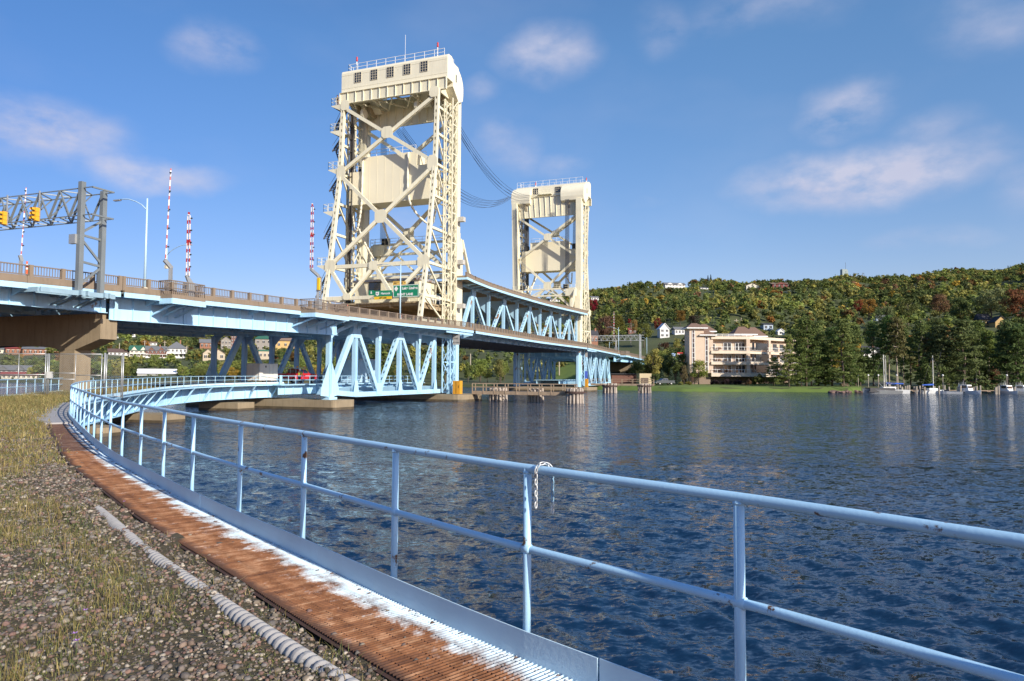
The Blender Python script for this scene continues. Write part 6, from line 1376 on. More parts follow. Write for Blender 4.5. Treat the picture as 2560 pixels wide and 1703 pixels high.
def arch_strip(x0, x1, ya, yb_, y0, n):
    m = MB(); w_ = cp(x1)-cp(x0); xc = (cp(x0)+cp(x1))/2; pts = [(cp(x0), y0-.04, cZ(yb_)), (cp(x1), y0-.04, cZ(yb_)), (cp(x1), y0-.04, cZ(ya)-w_/2)]+[(xc+w_/2*math.cos(R(a)), y0-.04, cZ(ya)-w_/2+w_/2*math.sin(R(a))) for a in (30, 60, 90, 120, 150)]+[(cp(x0), y0-.04, cZ(ya)-w_/2)]
    m.prism(pts, (0, .03, 0)); o_ = m.build('arched_window_strip', mat('plum_panels', (.075, .045, .045), .5), ap)
    f_ = MB(); 
    for x in (x0, x1): f_.box((cp(x)-.07, y0-.1, cZ(yb_)), (cp(x)+.07, y0-.02, cZ(ya)-w_/2))
    for i in range(n+1): z = cZ(ya+60+(yb_-ya-60)*i/n); f_.box((cp(x0), y0-.09, z-.05), (cp(x1), y0-.03, z+.05))
    P = [(xc+w_/2*math.cos(R(a)), y0-.06, cZ(ya)-w_/2+w_/2*math.sin(R(a))) for a in range(0, 181, 20)]; f_.tube(P, .07, 4); f_.build('frame', white, o_)
    for i in range(0, n, 2):
        z0, z1 = cZ(ya+60+(yb_-ya-60)*(i+1)/n)+.06, cZ(ya+60+(yb_-ya-60)*i/n)-.06
        if i or True: g_ = MB(); g_.box((cp(x0)+.08, y0-.07, z1 if False else min(z0, z1)), (cp(x1)-.08, y0-.05, max(z0, z1))); 
        if i % 2 == 0 and i: g_.build('pane', glass, o_)
arch_strip(235, 283, 243, 1048, CY, 8); arch_strip(492, 540, 365, 1048, CY+.2, 6)
for y0, y1 in ((610, 480), (830, 700), (1042, 910)):
    for (x0, x1, n) in ((655, 705, 1), (870, 1015, 2), (1095, 1275, 3)):
        g_ = MB(); g_.box((cp(x0), CY+1.6, cZ(y0+12)), (cp(x1), CY+1.68, cZ(y1 if n > 1 else y1+20))); q = g_.build('window', glass, ap); f_ = MB()
        for i in range(n+1): x = cp(x0+(x1-x0)*i/n); f_.box((x-.06, CY+1.52, cZ(y0+12)), (x+.06, CY+1.6, cZ(y1 if n > 1 else y1+20)))
        f_.box((cp(x0), CY+1.53, cZ(y1 if n > 1 else y1+20)-.06), (cp(x1), CY+1.59, cZ(y1 if n > 1 else y1+20)+.06)); f_.build('frame', white, q)
    # side wing openings
    for d0, d1 in ((.9, 1.9), (2.6, 8.4), (11, 13), (14.5, 16.5), (18, 20), (21.5, 23.5)):
        g_ = MB(); a = Bc+rd*d0+V((.03, -.03, 0)); b_ = Bc+rd*d1+V((.03, -.03, 0)); g_.prism([(a.x, a.y, cZ(y0)), (b_.x, b_.y, cZ(y0)), (b_.x, b_.y, cZ(y1)), (a.x, a.y, cZ(y1))], (-.05, .05, 0)); g_.build('window', glass, ap)
    r_ = MB(); zt_ = cZ(y0-48); zb_ = cZ(y0+16)
    P = [V((cp(605), CY-.2, 0)), V((Bc.x-.1, CY-.2, 0)), Bc+rd*24+V((.1, -.15, 0))]
    for a, b_, n in ((P[0], P[1], 7), (P[1], P[2], 40)):
        for i in range(n+1): q = a+(b_-a)*i/n; r_.bar((q.x, q.y, zb_), (q.x, q.y, zt_), .09 if n == 7 else .06, .09 if n == 7 else .06)
        r_.bar((a.x, a.y, zt_), (b_.x, b_.y, zt_), .1, .09); r_.bar((a.x, a.y, zb_+.05), (b_.x, b_.y, zb_+.05), .08, .06)
    r_.build('balcony_railing', white, ap)
r_ = MB(); rail2(r_, [(cp(700), CY+.4, cZ(358)), (cp(1180), CY+.4, cZ(358)), (cp(1420), CY+1.5, cZ(358))], .62, 1.6, .05); r_.build('roof_railing', white, ap)
for x, y, lab_ in ((770, 605, 0), (760, 825, 0), (770, 1040, 0), (960, 1035, 0)):
    f_ = MB(); f_.box((cp(x-40), CY+.6, cZ(y)), (cp(x+40), CY+1.4, cZ(y-22))); f_.box((cp(x-40), CY+1.3, cZ(y-22)), (cp(x+40), CY+1.4, cZ(y-42))); f_.build('balcony_sofa', mat('brown_cushions', (.2, .13, .1), .8), ap)
m = MB(); m.box((cp(235), CY+.93, cZ(1232)), (cp(288), CY+.99, cZ(1145))); q = m.build('window', glass, ap)
HOUSES.append((1710, 1960, 800, 966, 190))
# carport beside it, hut below the approach
t = thing('carport', 'small brown roofed carport left of the apartment building', 'carport', (cp(60), CY+3, cz)); m = MB(); m.prism([(cp(20), CY+2, cZ(1130)), (cp(200), CY+2, cZ(1130)), (cp(180), CY+4, cZ(1065)), (cp(60), CY+4, cZ(1065))], (0, 3, 0)); m.build('roof', crf, t); m = MB(); [m.box((cp(x), CY+2.2, cz-.5), (cp(x+22), CY+2.6, cZ(1125))) for x in (50, 170)]; m.build('post', cw2, t)
P = at(1613, 958, 196); k = P.y/FP; t = thing('hut', 'cream hut with brown doors under the end of the far approach', 'hut', tuple(P)); m = MB(); m.box((P.x-14*k, P.y, P.z-1), (P.x+16*k, P.y+5, P.z+24*k)); m.build('wall', hmat('cream_render', (.55, .44, .28)), t); m = MB(); m.box((P.x-11*k, P.y-.05, P.z), (P.x+8*k, P.y-.01, P.z+13*k)); m.build('door', mat('brown_door', (.12, .08, .06)), t)
P = at(1555, 962, 205); k = P.y/FP; t = thing('storage_building', 'long dark building in the shade beneath the far approach spans', 'building', tuple(P)); m = MB(); m.box((P.x-26*k, P.y, P.z-1), (P.x+44*k, P.y+6, P.z+26*k)); m.build('wall', wallm['brown'], t); m = MB(); m.box((P.x-28*k, P.y-.5, P.z+26*k), (P.x+46*k, P.y+6, P.z+28*k)); m.build('roof', roofm['dark'], t)
HOUSES.append((1525, 1645, 925, 962, 196))
# abutment and retaining wall of the far approach
t = thing('abutment', 'tan concrete abutment and wing wall where the far approach reaches the bank', 'abutment', tuple(B(214, 7, 2))); m = MB(); m.box((211.5, -3, -2), (214, 18.4, 6.9), B); m.box((214, -3, -2), (238, -2.4, 8.0), B); m.box((214, -2.4, -2), (260, 18, 7.0), B); m.build('wall', conc, t)
P = at(1700, 925, 205); m = MB(); t = thing('retaining_wall', 'low tan retaining wall between the abutment and the apartment building', 'wall', (P.x, P.y, P.z)); a = at(1680, 940, 208); b_ = at(1724, 940, 205); m.prism([(a.x, a.y, -1), (b_.x, b_.y, -1), (b_.x, b_.y+1, -1), (a.x, a.y+1, -1)], (0, 0, at(1700, 905, 206).z+1)); m.build('wall', conc, t)
# truck on the lawn
P = Hb(1660, 963); P = at(1660, 962, 183); pickup('pickup_truck', 'dark grey pickup truck parked on the grass left of the apartment building', 'pickup truck', (P.x, P.y, P.z), math.pi+.35, greycar, False, 5.3)
# signs on poles
def psign(px, py, w_, h_, Y, m_, lab, txt=None, ts=.9, tm=None, base=30, nm='sign', leg=True):
    P = at(px, py, Y); k = Y/FP; t = thing(nm, lab, 'sign', (P.x, P.y, P.z)); m = MB(); m.box((P.x-w_*k/2, P.y-.1, P.z-h_*k/2), (P.x+w_*k/2, P.y+.1, P.z+h_*k/2)); m.build('panel', m_, t)
    if leg: m = MB(); m.bar((P.x, P.y+.2, P.z-base*k), (P.x, P.y+.2, P.z), .25, .25); m.build('post', galv, t)
    if txt: textmesh(txt, ts, tm or white, 'lettering', t, (P.x, P.y-.12, P.z), (1, 0, 0), (0, 0, 1), .01, 'CENTER', .02)
psign(1700, 885.5, 14, 8.5, 230, red, 'red roadside hotel sign on a post near the apartment building', 'Ramada', .55); psign(1690, 896.5, 9, 5.5, 228, green, 'small green and white direction sign near the red sign', '41', .5); psign(1684, 887, 9, 8, 235, mat('blue_white_board', (.35, .5, .75), .5), 'pale blue and white board left of the red roadside sign')
psign(1695, 905.5, 3.5, 7, 226, white, 'small white sign low on the bank beneath the red sign', base=14); psign(1710, 903, 3.5, 4, 224, mat('orange_red_sign', (.6, .15, .08), .5), 'tiny orange sign in front of the grassy bank', base=14)
psign(684, 889.5, 26, 14, Hb(684, 897).y-.5, red, 'red Ramada sign board standing under the bridge near the tan shop', 'Ramada', 1.1, None, 12)
# utility poles
for px, y0, y1, lab in ((1716, 915, 846, 'beside the red sign'), (1718, 880, 800, ''),)[:1]+((298, 882, 858, 'above the low white house'), (361, 885, 852, 'left of the dark brown house'), (411, 888, 853, 'left of the white pyramid roofed house'), (466, 900, 865, 'right of the white pyramid roofed house'), (1800, 815, 803, 'first of three above the apartment roof'), (1841, 830, 798, 'tallest of three above the apartment roof'), (1853, 812, 796, 'rightmost of three above the apartment roof'), (2302, 880, 800, 'among the dark pines'), (1176, 915, 885, 'under the lift span by the shore trees'), (1398, 940, 905, 'on the green slope behind the far pier')):
    c = Hb(px, y0); k = c.y/FP; t = thing('utility_pole', 'pale wooden utility pole '+lab, 'utility pole', tuple(c), 'utility poles'); m = MB(); h = (y0-y1)*k; m.tube([(c.x, c.y, c.z-1), (c.x, c.y, c.z+h)], .22, 6); m.build('pole', mat('pale_pole', (.42, .36, .28), .9), t)
    if h > 6: m = MB(); m.bar((c.x-1.1, c.y, c.z+h-.8), (c.x+1.1, c.y, c.z+h-.8), .18, .18); m.build('crossarm', MT['pale_pole'], t)

# --- marina
def boat(x, y, rz, L, lab, kind, cabin=None, hull=white, stripe=None, name='motor_boat', cat='boat'):
    t = thing(name, lab, cat, (x, y, 0), 'boats moored at the marina', rz, world=False); st_ = []; n = 9
    for i in range(n):
        f_ = i/(n-1); xx = -L/2+L*f_; b_ = L*.155*(1-max(0, (f_-.55)/.45)**2.2)+.02; sh_ = .62+.34*f_**2; st_.append([(xx-.03*L*0, 0, -.3+.15*f_), (xx, b_*.75, -.05), (xx+(.12*L*max(0, f_-.7)), b_, sh_*L/7), (xx+(.12*L*max(0, f_-.7)), -b_, sh_*L/7), (xx, -b_*.75, -.05)])
    m = MB(); vs = [p for r in st_ for p in r]; fs = []
    for i in range(n-1):
        for j in range(5): a = i*5+j; b_ = i*5+(j+1) % 5; fs.append((a, b_, b_+5, a+5))
    fs += [(0, 1, 2, 3, 4), tuple((n-1)*5+j for j in (4, 3, 2, 1, 0))]; m.add(vs, fs); m.build('hull', hull, t)
    if stripe: q = MB(); [q.bar((-L*.45, s*L*.158, .35), (L*.05, s*L*.158, .38), .04, .22) for s in (-1, 1)]; q.build('stripe', stripe, t)
    z = .75*L/7
    if kind in ('cruiser', 'pilot'):
        c = MB(); c.prism([(-L*.28, -L*.11, z), (L*.18, -L*.11, z), (L*.1, -L*.1, z+1.35), (-L*.2, -L*.1, z+1.4)], (0, L*.22, 0)); c.build('cabin', white, t); w_ = MB()
        for s in (-1, 1): w_.box((-L*.16, s*L*.112-.02, z+.65), (L*.08, s*L*.112+.02, z+1.2))
        w_.box((L*.135, -L*.09, z+.6), (L*.15, L*.09, z+1.1)); w_.build('cabin_window', glass, t)
        r_ = MB(); rail2(r_, [(-L*.2, -L*.09, z+1.4), (L*.05, -L*.09, z+1.4)], .5, .8, .03); r_.bar((-L*.1, 0, z+1.4), (-L*.1, 0, z+2.3), .06, .06); r_.build('roof_rail', galv, t)
    elif kind == 'open':
        c = MB(); c.prism([(0, -L*.1, z), (L*.2, -L*.1, z), (L*.05, -L*.09, z+.6)], (0, L*.2, 0)); c.build('windscreen', glass, t)
    elif kind == 'sail':
        c = MB(); c.prism([(-L*.2, -L*.08, z), (L*.15, -L*.08, z), (L*.1, -L*.07, z+.45), (-L*.2, -L*.07, z+.5)], (0, L*.16, 0)); c.build('cabin', white, t)
        MB().tube([(0, 0, z), (0, 0, cabin)], .09, 8, True, [.09, .06]).build('mast', mat('white_mast', (.75, .72, .66), .4), t)
        MB().tube([(0, 0, z+1.3), (-L*.42, 0, z+1.2)], .2, 8, True, [.22, .12]).build('furled_sail', mat('blue_sail_cover', (.02, .09, .45), .7), t)
        r_ = MB(); [r_.bar((0, 0, cabin), (e, yy, z), .03, .03) for e, yy in ((L*.48, 0), (-L*.48, 0), (0, L*.14), (0, -L*.14))]; r_.bar((-.7, 0, cabin*.6), (.7, 0, cabin*.6), .04, .04); r_.build('rigging', dark, t)
    elif kind == 'pontoon':
        c = MB(); c.box((-L*.5, -1.1, .35), (L*.42, 1.1, .5)); c.box((-L*.3, -1.1, .5), (L*.38, -1.05, 1.3)); c.box((-L*.3, 1.05, .5), (L*.38, 1.1, 1.3)); c.build('deck_panels', mat('black_vinyl', (.03, .03, .035), .5), t)
        r_ = MB(); r_.box((-L*.3, -1.1, 2.3), (L*.28, 1.1, 2.45)); r_.build('canopy', MT['black_vinyl'], t); r_ = MB(); [r_.bar((a, yy, 1.3), (b_, yy, 2.3), .05, .05) for a, b_ in ((-L*.25, -L*.1), (L*.0, L*.14), (-L*.05, -L*.2)) for yy in (-1.1, 1.1)]; r_.build('canopy_frame', galv, t)
    return t
def mx_(px, Y): return (px-1280)/FP*Y
boat(mx_(2203, 160), 160, math.pi, 8.2, 'black and white pontoon boat with a folding canopy frame', 'pontoon', hull=galv, name='pontoon_boat')
boat(mx_(2214, 163), 163, math.pi, 9.5, 'white sailing boat with a tall mast and blue sail cover', 'sail', 8.6, name='sailing_boat'); t = thing('mast', 'second pale mast standing close beside the tall sailing boat mast', 'mast', (mx_(2209.5, 166), 166, 1)); MB().tube([(mx_(2209.5, 166), 166, .8), (mx_(2209, 166), 166, 8.9)], .1, 8).build('spar', mat('white_mast', (.75, .72, .66)), t)
boat(mx_(2332, 166), 166, .15, 6.8, 'white sailing boat with one slender mast and dark blue cover', 'sail', 8.8, name='sailing_boat')
boat(mx_(2309, 166), 166, 3.0, 4.2, 'small white dinghy left of the slender mast', 'open'); boat(mx_(2372, 164), 164, 2.7, 5.2, 'white open runabout with raised bow', 'open')
boat(mx_(2414, 163), 163, -1.2, 6.6, 'white cruiser with dark stripe and cabin windows, largest motor boat', 'cruiser', stripe=mat('navy_stripe', (.03, .04, .08)))
boat(mx_(2516, 165), 165, -1.5, 6., 'white fishing boat with a boxy windowed cabin', 'pilot'); boat(mx_(2556, 164), 164, -1.4, 6.4, 'white boat with green canopy cut by the right edge of the photo', 'pilot')
pile_m = mat('grey_piles', (.36, .31, .25), .9, var=.2, streak=.4)
k = 0
for px in (2223, 2228, 2236, 2243, 2249, 2254, 2262, 2267, 2272, 2284, 2290, 2298, 2305, 2310, 2335, 2346, 2360, 2371, 2393, 2398, 2400, 2432, 2436, 2440, 2449, 2487, 2490, 2493, 2495, 2531, 2535, 2546):
    Y = 164+((k*7) % 5)-1; h = 1.9-.12*((k*3) % 4); t = thing('mooring_pile', 'pale grey mooring pile at the marina jetty', 'mooring pile', (mx_(px, Y), Y, 0), 'mooring piles at the marina'); MB().tube([(mx_(px, Y), Y, -1), (mx_(px, Y), Y, h)], .2, 8).build('pile', pile_m, t); k += 1
t = thing('jetty', 'low timber jetty linking the mooring piles of the marina', 'jetty', (mx_(2380, 172), 172, .6)); m = MB(); m.box((mx_(2215, 172), 171, .5), (mx_(2570, 172), 172.4, .7)); [m.box((mx_(px, 168), 165, .45), (mx_(px, 168)+.9, 171, .6)) for px in (2262, 2300, 2350, 2390, 2445, 2490, 2540)]; m.build('deck', woodtan, t)
for px, lab in ((2145, 'left of the pontoon boat'), (2170, 'second from the left at the marina'), (2195, 'just left of the tall masts'), (2241, 'between the masts and the pines'), (2356, 'behind the middle boats'), (2516, 'behind the boxy fishing boat')):
    Y = 180; z = tz(mx_(px, Y), Y); t = thing('lamp_post', 'slender pale lamp post with a round head '+lab, 'lamp post', (mx_(px, Y), Y, z), 'round headed lamp posts along the marina'); h = 3.75-(938-942)*0+.0; h = (943-939)*0+at(px, 939.5, Y).z-z
    MB().tube([(mx_(px, Y), Y, z-.3), (mx_(px, Y), Y, z+h)], .09, 8).build('post', pile_m, t); MB().sphere((mx_(px, Y), Y, z+h+.1), .25).build('globe', white, t, True)
P = at(2462, 956, 205); t = thing('shed', 'low red boat shed with a dark roof behind the marina', 'shed', (P.x, P.y, 0)); m = MB(); m.box((P.x-3, P.y, 0), (P.x+3, P.y+3, 2.6)); m.build('wall', red, t); m = MB(); m.prism([(P.x-3.4, P.y-.4, 2.6), (P.x+3.4, P.y-.4, 2.6), (P.x+2.5, P.y+1.5, 4.2), (P.x-2.5, P.y+1.5, 4.2)], (0, 2, 0)); m.build('roof', roofm['dark'], t)
t = thing('picnic_table', 'wooden picnic table on the point by the marina', 'picnic table', (mx_(2110, 178), 178, tz(mx_(2110, 178), 178))); P = t.location; m = MB(); m.box((P.x-.9, P.y-.4, P.z+.7), (P.x+.9, P.y+.4, P.z+.78)); m.build('table_top', woodtan, t)
for s in (-1, 1): m = MB(); m.box((P.x-.9, P.y+s*.75-.12, P.z+.42), (P.x+.9, P.y+s*.75+.12, P.z+.48)); m.bar((P.x+s*.6, P.y-.7, P.z), (P.x+s*.6, P.y+.1, P.z+.7), .08, .08); m.build('bench', woodtan, t)
# shore rocks at the point
g2 = random.Random(4)
for i in range(34):
    px = 2070+g2.random()*150; Yr = float(shore((px-1280)/FP))+g2.uniform(-4, 2); r = g2.uniform(.3, .8); t = MB().sphere((mx_(px, Yr), Yr, .15), r, 7, 5, (1.2, 1, .6)); t.v = [(x+g2.uniform(-.1, .1), y+g2.uniform(-.1, .1), z+g2.uniform(-.08, .08)) for x, y, z in t.v]; tag(t.build('rock', mat('reddish_rock', (.17, .11, .09), .9, var=.3)), 'reddish shore rock at the lawn point by the marina', 'rock', 'rocks along the point')
lawn = mat('lawn_grass', (.13, .185, .03), .95, c2=(.085, .135, .025), scale=.25, bump=.5, bscale=6)
def patch(pts, name, m, dz=.08, n=24):
    """ground sheet draped on the terrain between azimuth limits"""
    a0, a1, d0, d1 = pts; A, D = np.meshgrid(np.linspace(a0, a1, n*3), np.linspace(d0, d1, n)); Y = shore(A)+D; X = A*Y; Z = terr(X, Y)+dz
    nn, mm = X.shape; i = (np.arange(nn-1)[:, None]*mm+np.arange(mm-1)[None]).ravel(); o = npmesh(name, np.stack([X, Y, Z], -1).reshape(-1, 3), np.stack([i, i+1, i+mm+1, i+mm], 1), m, smooth=True); tag(o, kind='structure')
patch((.095, .49, -1.2, 34), 'lawn', lawn); patch((-.6, -.12, -1, 20), 'shore_grass', mat('bank_grass', (.17, .14, .05), .95, c2=(.10, .10, .035), scale=.3, bump=.4))
patch((.055, .105, 30, 100), 'grass_slope', lawn, .15)
# ---------------- trees ----------------
leafm = mat('leaves', (.1, .1, .1), .8, var=.35, scale=1.1, objcol=True, spec=.2); leafa = mat('wood_leaves', (.1, .1, .1), .8, var=.3, scale=.12, attr='Col', spec=.2)
for m_ in (leafm, leafa):
    t_ = m_.node_tree; b_ = t_.nodes['Principled BSDF']; src = b_.inputs['Base Color'].links[0].from_socket
    tl = t_.nodes.new('ShaderNodeBsdfTranslucent'); t_.links.new(src, tl.inputs[0]); mxs = t_.nodes.new('ShaderNodeMixShader'); mxs.inputs[0].default_value = .35
    t_.links.new(b_.outputs[0], mxs.inputs[1]); t_.links.new(tl.outputs[0], mxs.inputs[2]); t_.links.new(mxs.outputs[0], t_.nodes['Material Output'].inputs[0])
bark = mat('bark', (.12, .09, .07), .95, var=.25, scale=3); barkp = mat('pale_bark', (.34, .28, .22), .9, var=.25, scale=3)
def crown(kind, seed, n, s):
    """leaf clumps (quads) filling a unit-height crown; returns verts, faces"""
    g = np.random.default_rng(seed); C_, R_ = [], []
    if kind == 'round':
        for i in range(15): a = g.random()*6.28; z = .36+.5*g.random(); r = .25*math.sin(math.pi*min(1, max(0, (z-.14)/.86)))**.6*g.random()**.5; C_.append((r*math.cos(a), r*math.sin(a), z)); R_.append((.10+.07*g.random(),)*2+(.09+.04*g.random(),))
    elif kind == 'oval':
        for i in range(14): a = g.random()*6.28; z = .26+.64*g.random(); r = .15*math.sin(math.pi*(z-.12)/.9)**.7*g.random()**.4; C_.append((r*math.cos(a), r*math.sin(a), z)); R_.append((.075+.05*g.random(),)*2+(.10,))
    elif kind == 'pine':
        for i in range(64): z = .16+.82*(i/63); a = i*2.4+g.random(); r = (.25*(1.02-z)**.62+.01)*(.25+.85*g.random()); C_.append((r*math.cos(a), r*math.sin(a), z-.08*r/.2)); R_.append((.05+.035*g.random(), .05+.035*g.random(), .018+.014*g.random()))
    elif kind == 'bare':
        for i in range(34): z = .45+.53*(i/33); a = i*2.4+g.random(); r = (.22*(1.08-z)**.6)*(.3+.7*g.random()); C_.append((r*math.cos(a), r*math.sin(a), z)); R_.append((.06, .06, .024))
    elif kind == 'spruce':
        for i in range(30): z = .08+.9*(i/29); a = i*2.4; r = .19*(1-z)*.75; C_.append((r*math.cos(a), r*math.sin(a), z)); R_.append((.10*(1-z)+.02,)*2+(.035,))
    elif kind == 'shrub':
        for i in range(12): a = g.random()*6.28; z = .2+.6*g.random(); r = .42*g.random()**.6; C_.append((r*math.cos(a), r*math.sin(a), z)); R_.append((.2, .2, .2))
    C_ = np.array(C_); R_ = np.array(R_); idx = g.integers(len(C_), size=n); d = g.normal(size=(n, 3)); d /= np.linalg.norm(d, axis=1)[:, None]
    p = C_[idx]+d*R_[idx]*(g.random((n, 1))**.35)
    nr = d*np.array([1, 1, 1])+g.normal(size=(n, 3))*.75+np.array([0, 0, .35]); nr /= np.linalg.norm(nr, axis=1)[:, None]
    u = np.cross(nr, g.normal(size=(n, 3))); u /= np.linalg.norm(u, axis=1)[:, None]; w_ = np.cross(nr, u); sz = s*(.6+.8*g.random((n, 1)))
    if kind in ('pine', 'bare', 'spruce'): u *= 1.3; w_ *= .55
    v = np.stack([p-u*sz-w_*sz*.6, p+u*sz*.2-w_*sz, p+u*sz+w_*sz*.5, p-u*sz*.3+w_*sz], 1).reshape(-1, 3); f = np.arange(4*n).reshape(-1, 4); return v, f
def treeproto(kind, seed, n, s, tm, name, th=.9, tr=.018):
    t = thing(name, 'x', 'tree', (0, 0, -500), None, 0, world=False); v, f = crown(kind, seed, n, s); o = npmesh('crown', v, f, leafm, t)
    g = random.Random(seed); m = MB(); P = [(0, 0, -.05)]; 
    for i in range(5): P.append((g.uniform(-.012, .012)*i, g.uniform(-.012, .012)*i, th*(i+1)/5))
    m.tube(P, tr, 6, True, [tr*1.25, tr, tr*.85, tr*.65, tr*.45, tr*.2])
    for i in range(7):
        z = (.3 if kind != 'bare' else .45)+.5*i/7; a = i*2.4; L = (.2 if kind in ('round',) else .14)*(1.1-z*.6); k = min(4, int(z/th*5)); b_ = P[k+1] if k+1 < len(P) else P[-1]; m.tube([(b_[0], b_[1], z), (b_[0]+L*.6*math.cos(a), b_[1]+L*.6*math.sin(a), z+(.06 if kind in ('round', 'oval') else .01)), (b_[0]+L*math.cos(a), b_[1]+L*math.sin(a), z+(.13 if kind in ('round', 'oval') else .015))], .006, 4, True, [.007, .005, .002])
    m.build('trunk', tm, t, True); return t
PRO = {'round': [treeproto('round', i, 2200, .016, bark, 'broadleaf_tree', .72) for i in (1, 2)], 'oval': [treeproto('oval', i, 1600, .015, bark, 'slender_tree', .8, .013) for i in (3, 4)],
       'pine': [treeproto('pine', i, 4200, .0115, bark, 'pine_tree', .97, .013) for i in (5, 6, 7)], 'bare': [treeproto('bare', i, 2200, .012, barkp, 'pine_tree', .97, .010) for i in (8, 9)],
       'spruce': [treeproto('spruce', 10, 1800, .018, bark, 'spruce_tree', .97, .012)], 'shrub': [treeproto('shrub', 11, 700, .05, bark, 'shrub', .5, .02)]}
USED = {}
def tree(kind, x, y, h, colr, lab, grp, wd=1., z=None):
    pr = PRO[kind]; i = rnd.randrange(len(pr)); base = pr[i]; z = tz(x, y) if z is None else z
    if id(base) not in USED: USED[id(base)] = 1; t = base; first = True
    else:
        t = base.copy(); col.objects.link(t)
        for k in KID[base.name]: c = k.copy(); col.objects.link(c); c.parent = t
    t.location = (x, y, z-.1*h*.2); t.rotation_euler = (0, 0, rnd.random()*6.28); t.scale = (h*wd, h*wd, h); t['label'] = lab; t['category'] = 'shrub' if kind == 'shrub' else 'tree'; t['group'] = grp
    for c in (KID[base.name] if t is base else [c for c in t.children]):
        if c.name.startswith('crown'): c.color = (*colr, 1)
    NT[0] += 1; return t
KID = {p.name: list(p.children) for L in PRO.values() for p in L}; NT = [0]
def vary(c, a=.25): k = 1+rnd.uniform(-a, a); return tuple(max(.004, x*k*(1+rnd.uniform(-.1, .1))) for x in c)
DG = (.115, .15, .05); MG = (.21, .25, .065); YG = (.34, .32, .08); LG = (.27, .31, .09); ORc = (.42, .20, .05); RD = (.34, .05, .04); YE = (.46, .32, .06); BR = (.22, .13, .07); OL = (.29, .275, .085); PN = (.12, .17, .05); PNL = (.18, .235, .065); BL = (.075, .12, .075)
def blocked(px, y, pt, pb):
    for x0, x1, y0, y1, Y in HOUSES:
        if y < Y and x0-3 < px < x1+3 and pt < y1-2 and pb > y0: return True
    return False
def pxof(x, y, z):
    q = V((x, y, z-EYE)); zc = q.dot(F_); return 1280+FP*q.dot(cx)/zc, 851.5-FP*q.dot(cy)/zc
# big pines and shore trees on the right: (px, top y, base y, kind, colour, width)
NEAR = [(1972, 835, 974, 'pine', PNL, .85), (1992, 822, 972, 'pine', PN, .95), (2015, 792, 968, 'pine', PN, 1.15), (2045, 800, 966, 'pine', PNL, 1.15), (2080, 815, 968, 'pine', PN, 1.1), (2108, 795, 966, 'pine', PNL, 1.2), (2138, 812, 966, 'pine', PN, 1.1), (2028, 838, 974, 'pine', PN, .9), (2003, 860, 972, 'pine', PNL, 1.0), (2062, 860, 970, 'pine', PN, 1.1), (2126, 862, 968, 'pine', PN, 1.),
        (2183, 800, 960, 'pine', PN, .8), (2222, 788, 965, 'bare', PN, 1.), (2243, 792, 965, 'bare', (.17, .16, .06), 1.), (2258, 812, 966, 'bare', PN, .9), (2276, 840, 968, 'pine', PN, .9), (2300, 800, 960, 'bare', DG, 1.), (2322, 830, 966, 'bare', (.15, .13, .06), .9), (2345, 795, 960, 'bare', PN, 1.1), (2352, 812, 966, 'bare', DG, 1.), (2405, 796, 960, 'pine', DG, 1.2), (2420, 850, 966, 'pine', PN, 1.), (2447, 800, 962, 'pine', PN, 1.05), (2470, 825, 966, 'bare', PNL, 1.), (2438, 830, 966, 'bare', PN, 1.),
        (2520, 800, 962, 'bare', DG, 1.1), (2545, 810, 966, 'pine', PN, 1.2), (2500, 850, 966, 'pine', DG, 1.0), (2560, 790, 960, 'pine', PN, 1.2), (2392, 870, 966, 'pine', DG, 1.2), (2196, 880, 966, 'round', DG, 1.), (2372, 880, 966, 'pine', PN, 1.), (2310, 890, 966, 'pine', PN, 1.1), (2330, 900, 966, 'round', DG, 1.), (2150, 880, 966, 'round', DG, 1.1), (2540, 890, 966, 'pine', DG, 1.1), (2485, 915, 966, 'oval', BR, 1.0), (2465, 925, 964, 'spruce', DG, 1.6)]
for i, (px, yt, yb, kind, c, wd) in enumerate(NEAR):
    Y = 182+((i*37) % 20) if px > 2150 else 176+((i*37) % 14); x = mx_(px, Y); z = tz(x, Y); h = at(px, yt, Y).z-z
    nm = {'pine': 'dense dark pine', 'bare': 'tall pine with a bare pale trunk', 'round': 'low dark leafy tree', 'oval': 'rusty brown rounded small tree', 'spruce': 'broad dark spruce'}[kind]
    tree(kind, x, Y, h*1.02, vary(c, .15), nm+(' on the lawn right of the apartment building' if px < 2145 else ' behind the marina'), 'pines right of the apartment building' if px < 2145 else 'trees behind the marina', wd)
